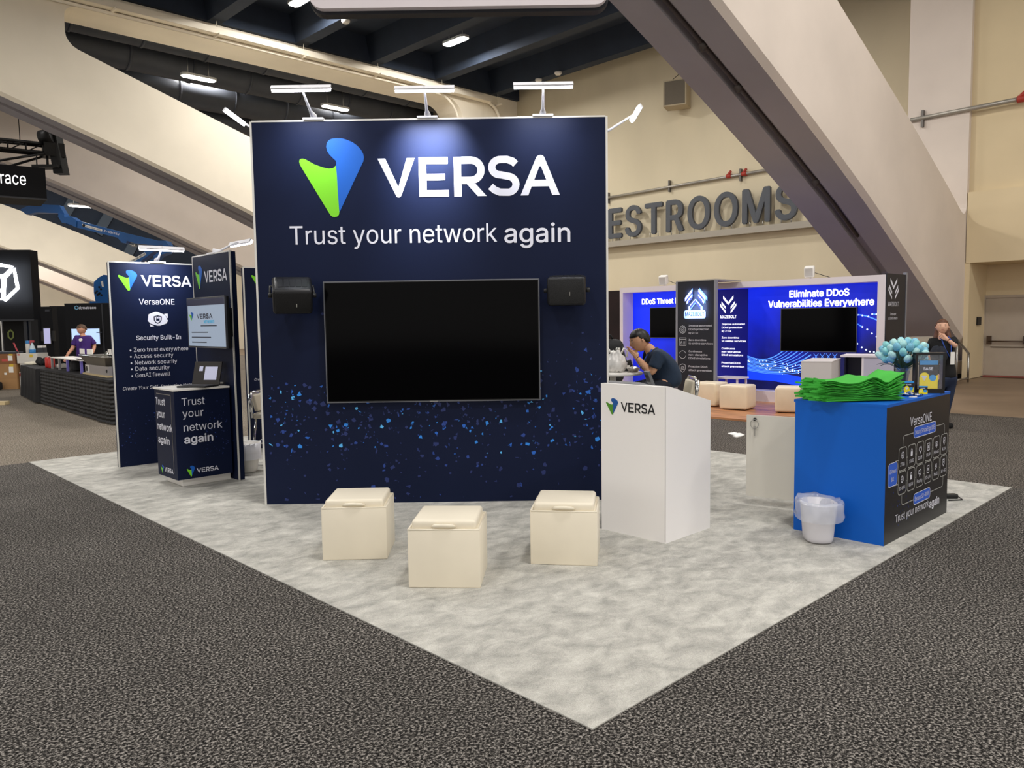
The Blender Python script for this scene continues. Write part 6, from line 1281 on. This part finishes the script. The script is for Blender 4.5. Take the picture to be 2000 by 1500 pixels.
p = pbase(285, w1_+.002); t = thing('spray_can', 'white aerosol can with a blue cap on the white carton', 'can', p); m = M(); m.lathe(p, [(0, 0), (.055, 0), (.055, .24), (.04, .27), (0, .27)], 16); m.build('can_body', wbox, t); m = M(); m.lathe(p+Z*.262, [(.052, 0), (.052, .07), (.045, .08), (0, .08)], 16); m.build('cap', mat('cap_blue', '2F7FC0', .4), t)
p = pbase(335, w1_+.002); t = thing('spray_bottle', 'spray bottle with blue liquid and red trigger on the white carton', 'bottle', p); m = M(); m.lathe(p, [(0, 0), (.075, 0), (.08, .08), (.06, .17), (.025, .25), (.025, .28), (0, .28)], 16); m.build('bottle_body', mat('bottle_pale', 'CFE0EA', .3), t); m = M(); m.lathe(p, [(0, -.0), (.078, .003), (.083, .1), (.0, .1)], 16); m.build('liquid', mat('liquid_blue', '3B86C8', .2), t)
m = M(); m.obox(p+Z*.32, VR*.055, VD*.018, Z*.028); m.obox(p+Z*.28+VR*-.05, VR*.01, VD*.01, Z*.04); m.build('trigger', mat('trigger_red', 'C04B55', .4), t)
p = BXn.P(kq(155), v3+.004, -.2); t = thing('utility_knife', 'red handled tool standing on the brown cartons', 'tool', p); m = M(); m.obox(p+Z*.16-VR*.02, VR*.018, VD*.01, Z*.13+VR*-.05); m.build('handle', mat('trigger_red', 'C04B55', .4), t); m = M(); m.obox(p+Z*.02+VR*.03, VR*.02, VD*.012, Z*.02); m.build('blade', metal, t)
p = BXn.P(kq(60), v3+.004, -.25); t = thing('tray_stack', 'dark folded bundle lying on top of the brown cartons', 'bundle', p); m = M(); m.obox(p+Z*.03, VR*.26, VD*.18, Z*.029); m.build('bundle_body', mat('bundle_grey', '3C4048', .6), t)
p = fl(*kl(20, 1215)); m = M(); m.obox(p+Z*.04, VR*.12, VD*.08, Z*.038); tag(m.build('wood_block', mat('pale_wood', 'CDB98E', .6)), 'small pale wooden block lying on the carpet at the left edge', 'wood block')
p = BXn.P(kq(3), 0, .25); m = M(); m.rbox(p+Z*.11, VR*.14, VD*.14, Z*.108, .05, 3); tag(m.build('tool_bag', cloth_blk), 'black lump of a bag at the left edge before the cartons', 'bag')

# the dark booth with a neon cube
dkb = mat('booth_black', '0D0E12', .7, spec=.25); dkb2 = mat('booth_black_matte', '0A0A0D', .7); neon = mat('neon_white', 'FFFFFF', .4, emit=7, ecol='F2F6FF'); scr2 = mat('screen_pale_blue', 'A9C4EA', .3, emit=.7, ecol='A9C4EA')
NP = Plane(at(0, 700, 29), VR*1.0+VD*.12); nu = NP.uv(65, 600)[0]; nt_ = NP.uv(30, 488)[1]; nb_ = NP.uv(30, 625)[1]
t = thing('neon_cube_wall', 'tall black booth wall with a white neon cube outline at the left edge', 'exhibition wall', NP.P(nu/2-.5, 0, -.3))
m = M(); m.pbox(NP, nu-4.2, nu, nb_, nt_, -.5, 0); m.build('header_panel', dkb, t)
m = M(); m.pbox(NP, nu-.1, nu+.1, .004, nb_, -.5, .0); m.pbox(NP, nu-4.2, nu-.1, .004, nb_, -1.6, -1.5); m.build('rear_panel', dkb2, t)
m = M(); m.pbox(NP, NP.uv(2, 650)[0]-.02, NP.uv(2, 650)[0]+.02, 0, nb_, -.1, -.03); m.build('door_post', metal, t)
for x in (47, 57): m = M(); u_ = NP.uv(x, 650)[0]; m.pbox(NP, u_-.05, u_+.05, 0, nb_, -.2, -.1); m.build('post', mat('post_dark', '24262C', .5), t)
m = M(); m.pbox(NP, nu-4.2, nu, nb_-.03, nb_+.02, -.02, .012); m.build('trim', mat('post_dark', '24262C', .5), t)
kn_ = lambda x, y: (x/8.3333, 480+y/8.3333); U = lambda x, y: NP.uv(*kn_(x, y), .03)
m = M()
for pts in (((-160, 330), (-20, 310), (205, 345), (90, 480), (45, 495), (-140, 480), (-160, 330)), ((80, 520), (235, 380), (295, 690), (85, 890), (60, 870), (80, 520)), ((-140, 500), (55, 520), (65, 880), (-130, 850), (-140, 500)), ((-120, 720), (80, 730))): 
    P_ = [U(*p) for p in pts]; m.tube([NP.P(a_, b_, .05) for a_, b_ in P_], .055, 8)
m.build('neon_outline', neon, t)
area('neon_glow', NP.P(*U(120, 600), .2), 1.2, 1.2, 12, (.85, .92, 1), -NP.n, 170)
m = M(); uc = NP.uv(*kl(123, 425), -1.49); P2 = NP.back(-1.49); stroke(m, P2, [(uc[0]+.11*math.cos(a_)*.8, uc[1]+.15*math.sin(a_)) for a_ in [i*1.047+.5 for i in range(6)]], .05, .01, 0, True); m.build('cube_print', mat('print_olive', '6E7A34', .4, emit=.08), t)
# panels with screens
def dark_panel_unit(label, x0, x1, ytop, d, dv, dep=.5):
    pn = Plane(at(x0, 700, d), VR+VD*dv); w_ = pn.uv(x1, 650)[0]; zt = pn.uv((x0+x1)/2, ytop)[1]; t = thing('demo_wall', label, 'exhibition wall', pn.P(w_/2, 0, -dep/2))
    m = M(); m.pbox(pn, 0, w_, .004, zt, -dep, 0); m.build('wall_body', dkb, t); m = M(); m.pbox(pn, 0, w_, zt-.02, zt+.005, -dep-.005, .005); m.build('cap', dkb2, t); return t, pn, w_
t, DPn, dw = dark_panel_unit('black demo wall with a small white name and a lit screen behind the man in purple', 132, 222, 592.5, 25, .05)
kd = lambda x, y: (x/8.3333, 480+y/8.3333)
m = M(); text_px(m, DPn, 'dynatrace', kd(1283, 1032), kd(1563, 1024), 5, .004, bold=.015); m.build('lettering', LOGO_W, t)
a = DPn.uv(*kd(1245, 1008), .004); m = M(); r_ = DPn.uv(*kd(1275, 1008), .004)[0]-a[0]
hx = [(a[0]+r_*math.cos(q), a[1]+r_*math.sin(q)) for q in [i*1.047+.52 for i in range(6)]]; stroke(m, DPn, hx, r_*.4, .004, 0, True); m.build('hexagon_mark', mat('mark_blue_green', '6FA8C8', .5), t)
for x, m_ in ((202, 1),): u_ = DPn.uv(x, 650)[0]; m = M(); m.pbox(DPn, u_-.015, u_+.015, .02, DPn.uv(170, 594)[1], 0, .008); m.build('seam', mat('post_dark', '24262C', .5), t)
tv('television', 'lit pale blue television behind the man in purple', DPn, [(137.5, 642), (194, 641), (197, 674.5), (141, 672)], .08, scr2, False)
m = M(); a = DPn.uv(*kl(1085, 398), .085); m.pbox(DPn, a[0], a[0]+.15, a[1]-.015, a[1]+.01, .08, .084); o = m.build('page_text', mat('screen_ink', '2A3346', .4)); o.parent = [x for x in bpy.data.objects if x.name.startswith('television')][-1]; o.data.transform(Matrix.Translation(-o.parent.location))
t, EPn, ew = dark_panel_unit('black demo wall with a side screen, left of the man in purple', 103, 134, 598, 28.5, .6, .4)
t2, EP2, ew2 = dark_panel_unit('narrow black pillar with faint grey lettering beside the neon wall', 85, 104, 599, 27.5, .05, .3)
m = M(); A_, B_ = EP2.uv(*kl(507, 162), .004), EP2.uv(*kl(570, 140), .004); m.pbox(EP2, A_[0], B_[0], A_[1]+.05, B_[1], 0, .004); m.pbox(EP2, A_[0], B_[0]-.04, A_[1], A_[1]+.03, 0, .004); m.build('faint_print', mat('print_faint', '3A3C44', .5), t2)
tv('television', 'lit lavender television seen at an angle on the narrow black pillar', EP2, [(83, 641.5), (96.5, 640), (101, 673), (87, 671)], .1, mat('screen_lavender', 'A9A9D0', .3, emit=.55, ecol='A9A9D0'), False)
gp = Plane(at(88, 640, 33), VR); m = M(); P_ = [gp.uv(*kl(x, y)) for x, y in ((425, 345), (424, 290), (432, 250), (455, 222), (500, 210), (560, 206))]; m.tube([gp.P(a_, b_, 0) for a_, b_ in [(P_[0][0], 0)]+P_], .14, 8); tag(m.build('green_arch', mat('lime_paint', '9CC63A', .5)), 'lime green curved arch far back between the neon wall and the black pillar', 'arch decoration')
p = at(*kl(475, 620), 25.5); t = thing('equipment_case', 'dark pile of equipment behind the small draped table', 'equipment case', V((p.x, p.y, 0))); m = M(); m.rbox(V((p.x, p.y, .45)), VR*.12, VD*.12, Z*.449, .03, 2); m.build('case_body', cloth_blk, t); m = M(); m.obox(V((p.x, p.y, 1.0)), VR*.08, VD*.1, Z*.1); m.build('case_top', mat('bundle_grey', '3C4048', .6), t); m = M(); m.obox(V((p.x, p.y, 1.13)), VR*.07, VD*.09, Z*.03); m.build('paper_stack', white_gloss, t)

# hanging black sign with truss and stage lights
kh = lambda x, y: (x/7.5, 220+y/7.5)
HP = Plane(at(0, 380, 29.3), VR+VD*.75); hu = HP.uv(*kh(672, 1000))[0]; z0 = HP.uv(*kh(400, 1255))[1]; z1 = HP.uv(*kh(400, 790))[1]
t = thing('hanging_sign', 'black suspended box sign with white lettering at the left edge', 'sign', HP.P(hu-1, z0, -1))
m = M(); m.pbox(HP, hu-3.6, hu, z0, z1, -1.7, 0); m.build('sign_box', dkb, t); m = M(); m.pbox(HP, hu-3.6, hu+.01, z0-.02, z0+.03, -.02, .012); m.build('trim', mat('post_dark', '24262C', .5), t)
e0 = HP.uv(*kh(385, 1075), .01); b0 = HP.uv(*kh(0, 1040), .01); uw = (e0[0]-b0[0])
vs_, fs_ = text2d('dynatrace'); k_ = 1
m = M(); wr_ = text2d('race')[0]; wa = max(v.x for v in wr_)-min(v.x for v in wr_); wl_ = max(v.x for v in vs_)-min(v.x for v in vs_); ul = HP.uv(*kh(12, 1050), .01)[0]; kk = (e0[0]-ul)/wa
text_on(m, HP, 'dynatrace', e0[0]-wl_*kk, e0[0], (e0[1]+b0[1])/2+.02, .01, .38, bold=-.005); m.build('lettering', lit_white, t)
truss_m = mat('truss_black', '141414', .5, .3)
TPn = HP.back(-1.0)
t = thing('lighting_truss', 'black lighting truss above the suspended black sign', 'truss', TPn.P(hu-2, z1+.5, 0)); ue = TPn.uv(*kh(690, 520))[0]; zt = TPn.uv(*kh(400, 430))[1]; zb = TPn.uv(*kh(400, 560))[1]; zb = max(zb, z1+.1)
for o in (0, -.4):
    for z in (zb, zt): m = M(); m.cyl(TPn.P(ue-4, z, o), TPn.P(ue, z, o), .05, 8); m.build('chord', truss_m, t)
for i in range(8):
    m = M(); u_ = ue-.1-.5*i; m.cyl(TPn.P(u_, zb, 0), TPn.P(u_, zt, 0), .025, 6); m.build('brace', truss_m, t); m = M(); m.cyl(TPn.P(u_, zt, 0), TPn.P(u_-.45, zb, 0), .02, 6); m.build('brace', truss_m, t)
m = M(); m.pbox(TPn, ue-.1, ue+.5, zb-.1, zt+.05, -.5, .1); m.build('corner_block', truss_m, t)
for i in (0, 3, 6): m = M(); u_ = ue-.3-.5*i; m.cyl(TPn.P(u_, zb, -.2), TPn.P(u_, z1-.02, -.2), .02, 6); m.build('drop_bar', truss_m, t)
m = M(); u_ = TPn.uv(*kh(295, 300))[0]; m.cyl(TPn.P(u_, zt, -.2), TPn.P(u_, 11.9, -.2), .012, 6); m.build('hanging_cable', truss_m, t)
for lb, x, y, tilt_, sz in (('black stage light atop the right end of the truss', 705, 370, .5, .26), ('flat black stage lamp hanging right of the suspended sign', 705, 790, 0, .16)):
    p = TPn.P(*TPn.uv(*kh(x, y)), -.1); t = thing('stage_light', lb, 'stage light', p, 'stage lights on the truss'); m = M()
    if tilt_: m.cyl(p-VR*.2, p+VR*.2+Z*.08, sz, 14); m.build('lamp_body', truss_m, t); m = M(); m.tube([p-VR*.1+Z*-.1, TPn.P(ue+.05, zt, -.1)], .04, 6); m.build('yoke', truss_m, t)
    else: m.obox(p, VR*.42, VD*.2, Z*.05); m.build('lamp_body', truss_m, t); m = M(); m.cyl(p, V((p.x, p.y, zb-.05)), .04, 8); m.build('yoke', truss_m, t)
p = TPn.P(*TPn.uv(*kh(845, 560)), -.1); t = thing('line_array_speaker', 'tall black speaker hanging at the right end of the truss', 'loudspeaker', p); m = M(); m.obox(p, VR*.16, VD*.2, Z*.75-VR*.1); m.build('cabinet', truss_m, t); m = M(); m.cyl(p-VR*.15+Z*.3, TPn.P(ue+.3, zt, -.1), .04, 6); m.build('bracket', truss_m, t)
m = M(); a = TPn.P(ue-.1, zb-.05, .1); b = HP.P(hu-1.5, z1+.06, -.2); m.cyl(a, b, .04, 6); m.cyl(TPn.P(ue-.1, zb-.05, -.5), HP.P(hu-1.2, z1+.06, -1.5), .04, 6); m.build('diagonal_bar', truss_m, [x for x in bpy.data.objects if x.name == 'lighting_truss'][0])

# blue boom lift
LP = Plane(at(200, 560, 32.0), VR); kbm = lambda x, y: (120+x/8.3333, 380+y/8.3333); lb = lambda x, y: LP.uv(*kbm(x, y))
blue_steel = mat('lift_blue', '1F5CA0', .42, var=.08, scale=2); 
base = LP.P(*LP.uv(250, 640)); t = thing('boom_lift', 'blue articulated boom lift reaching up behind the left panels', 'boom lift', V((base.x, base.y, 0)))
def beam(nm, pts, dep=.32, mt=blue_steel, off=0): m = M(); m.prism([LP.P(*q, off+dep/2) for q in pts], LP.n*-dep); return m.build(nm, mt, t)
beam('upper_boom', [lb(*q) for q in ((290, 430), (1020, 620), (1640, 765), (1700, 830), (1560, 835), (1240, 800), (1100, 760), (1085, 800), (1020, 790), (950, 710), (285, 545))])
beam('boom_knuckle', [lb(*q) for q in ((100, 380), (200, 365), (290, 430), (285, 545), (190, 500), (100, 470), (60, 470), (0, 380), (0, 300), (90, 340))], .4)
beam('jib', [LP.uv(*kh(x, y)) for x, y in ((330, 1430), (380, 1400), (520, 1345), (900, 1365), (975, 1490), (1000, 1640), (930, 1560), (880, 1480), (560, 1470), (420, 1500))], .28)
beam('rear_joint', [lb(*q) for q in ((1600, 760), (1740, 760), (1780, 830), (1755, 960), (1640, 1000), (1560, 1080), (1540, 1010), (1680, 900), (1690, 830))], .45)
beam('lower_arm', [lb(*q) for q in ((1440, 890), (1530, 935), (1100, 1260), (980, 1240))], .3)
beam('lower_link', [lb(*q) for q in ((1640, 960), (1600, 1040), (1000, 1450), (960, 1400))], .25)
kt_ = lambda x, y: (x/8.3333, 480+y/8.3333)
m = M(); m.prism([LP.P(*LP.uv(*kt_(*q)), .35) for q in ((1610, 600), (1680, 530), (1770, 480), (1900, 500), (1900, 950), (1640, 930), (1610, 760))], LP.n*-.7); m.build('turret_cover', blue_steel, t)
rr = random.Random(6); 
for i in range(9): q = LP.uv(*kt_(rr.uniform(1640, 1760), rr.uniform(620, 850))); m = M(); m.cyl(LP.P(*q, .34), LP.P(*q, .36), .04, 8); m.build('bolt', black_plastic, t)
m = M(); m.prism([LP.P(*LP.uv(*kt_(*q)), .36) for q in ((1725, 590), (1760, 580), (1775, 680), (1745, 670))], LP.n*.005); m.build('decal', white_gloss, t)
m = M(); ub, _ = LP.uv(*kt_(1690, 900)); m.pbox(LP, ub-.3, ub+.9, .9, LP.uv(*kt_(1690, 930))[1]+.05, -.5, .4); m.build('riser', blue_steel, t)
m = M(); m.pbox(LP, ub-.9, ub+1.6, .45, .95, -.9, .9); m.build('chassis', blue_steel, t)
for du in (-.6, 1.3):
    for o in (-.95, .95): m = M(); m.cyl(LP.P(ub+du, .42, o-.12), LP.P(ub+du, .42, o+.12), .42, 20); m.build('wheel', black_rubber, t)
# decals on the boom
def sub(pts, off): m = M(); m.prism([LP.P(*lb(*q), off) for q in pts], LP.n*.004); return m
sub(((385, 485), (700, 575), (705, 605), (690, 610), (380, 525), (375, 495)), .162).build('decal_plate', white_gloss, t)
def slant(body, a, b, cap, off, mt, bold=0):
    A_, B_ = lb(*a), lb(*b); d_ = V((B_[0]-A_[0], B_[1]-A_[1])); L_ = d_.length; d_.normalize(); up_ = V((-d_.y, d_.x)); h = abs(lb(a[0], a[1]-cap)[1]-A_[1]); vs, fs = text2d(body, bold); x0 = min(v.x for v in vs); k = L_/(max(v.x for v in vs)-x0); m = M()
    m.add([LP.P(A_[0]+d_.x*(v.x-x0)*k+up_.x*v.y*h/.727, A_[1]+d_.y*(v.x-x0)*k+up_.y*v.y*h/.727, off) for v in vs], fs); return m.build('lettering', mt, t)
slant('United Rentals', (440, 533), (685, 598), 22, .168, LOGO_K, .01); slant('Z-45/25J', (725, 610), (972, 672), 42, .164, LOGO_W, .02)
m = M(); q = lb(405, 513); disc(m, LP, q[0], q[1], .055, .168, 0, 12); m.build('round_decal', LOGO_K, t)
m = M(); m.prism([LP.P(*lb(*q), .152) for q in ((1390, 945), (1415, 985), (1195, 1100), (1120, 1100))], LP.n*.006); m.build('decal_plate', white_gloss, t); slant('800-UR-RENTS', (1180, 1100), (1400, 978), 26, .162, LOGO_K, .02)
m = M(); m.cyl(LP.P(*lb(1130, 805), .1), LP.P(*lb(1215, 825), .1), .03, 8); m.cyl(LP.P(*lb(1210, 815), .1), LP.P(*lb(1210, 850), .1), .09, 10); m.build('work_light', metal, t)


# --- the man in purple behind the table
D3 = 20.6; G_ = lambda x, y, dz=0: at(*kl(x, y), D3)+VD*dz
pm = thing('person', 'man in a purple shirt looking down behind the long skirted table', 'person', V((G_(940, 700).x, G_(940, 700).y, .001))); gz = lambda p, z: V((p.x, p.y, z))
hp = gz(G_(950, 700), .95); ch3 = G_(948, 520); nb3 = G_(938, 450); nk3 = G_(928, 425); hd3 = G_(922, 366)
sl, sr = G_(862, 465), G_(1025, 465); el, er_ = G_(822, 575), G_(1065, 560); wl, wr = G_(795, 655)-VD*.15, G_(1075, 640)-VD*.15
ft = lambda s: gz(hp+VR*.13*s, .06); kn = lambda s: gz(hp+VR*.12*s-VD*.02, .5)
vs, es, rs = chain((None, [(hp, (.1, .13)), (hp*.5+ch3*.5, (.1, .13)), (ch3, (.095, .14)), (nb3, (.058, .07)), (nk3, .058), (G_(926, 405), .056)]),
    (2, [(sl-Z*.03, .05), ((sl+el)/2, .05), (el, .046), (wl, .031)]), (2, [(sr-Z*.03, .05), ((sr+er_)/2, .05), (er_, .046), (wr, .031)]),
    (0, [(hp-VR*.1-Z*.1, .09), (kn(-1), .062), (ft(-1), .043), (ft(-1)-VD*.15-Z*.03, .035)]), (0, [(hp+VR*.1-Z*.1, .09), (kn(1), .062), (ft(1), .043), (ft(1)-VD*.15-Z*.03, .035)]))
skin_mesh('body', vs, es, rs, skin_c, pm)
m = M(); f, u, r = head_mesh(m, hd3, (-VD*.75-VR*.5-Z*.38).normalized(), Z, .232); m.build('head', skin_c, pm); face_parts(pm, hd3, f, u, r, .232, skin_c); hair(pm, hd3, f, u, r, .232, mat('hair_brown', '5A4230', .6, var=.3, scale=60), low=-.4, front=.55, big=1.05)
vs, es, rs = chain((None, [(hp-Z*.06, (.15, .19)), (hp*.5+ch3*.5, (.145, .18)), (ch3, (.14, .2)), (nb3-Z*.01, (.1, .14)), (nb3*.5+nk3*.5, .072)]), (2, [(sl, .085), ((sl+el)/2, .08), (sl*.2+el*.8, .086)]), (2, [(sr, .085), ((sr+er_)/2, .08), (sr*.2+er_*.8, .086)]))
skin_mesh('shirt', vs, es, rs, mat('shirt_purple', '3E2170', .8, var=.12, scale=6), pm)
vs, es, rs = chain((None, [(hp+Z*.02, (.135, .175)), (hp-Z*.07, (.13, .17))]), (1, [(hp-VR*.1-Z*.14, .105), (kn(-1), .076), (gz(ft(-1), .1), .058)]), (1, [(hp+VR*.1-Z*.14, .105), (kn(1), .076), (gz(ft(1), .1), .058)]))
skin_mesh('trousers', vs, es, rs, pant, pm)
for s in (-1, 1): m = M(); a = ft(s); m.rbox(V((a.x, a.y, .05))-VD*.07, VD*.14, VR*.047, Z*.048, .04, 4); m.build('shoe', black_rubber, pm)
hand(pm, 'hand', wl, -Z*.9-VD*.3-VR*.1, -VD, VR, skin_c, .4); hand(pm, 'hand', wr, -Z*.9-VD*.3, -VD, -VR, skin_c, .4)
m = M(); p = G_(967, 481)-VD*.23; m.cyl(p+VD*.03, p-VD*.004, .035, 14); m.build('chest_badge', white_gloss, pm)
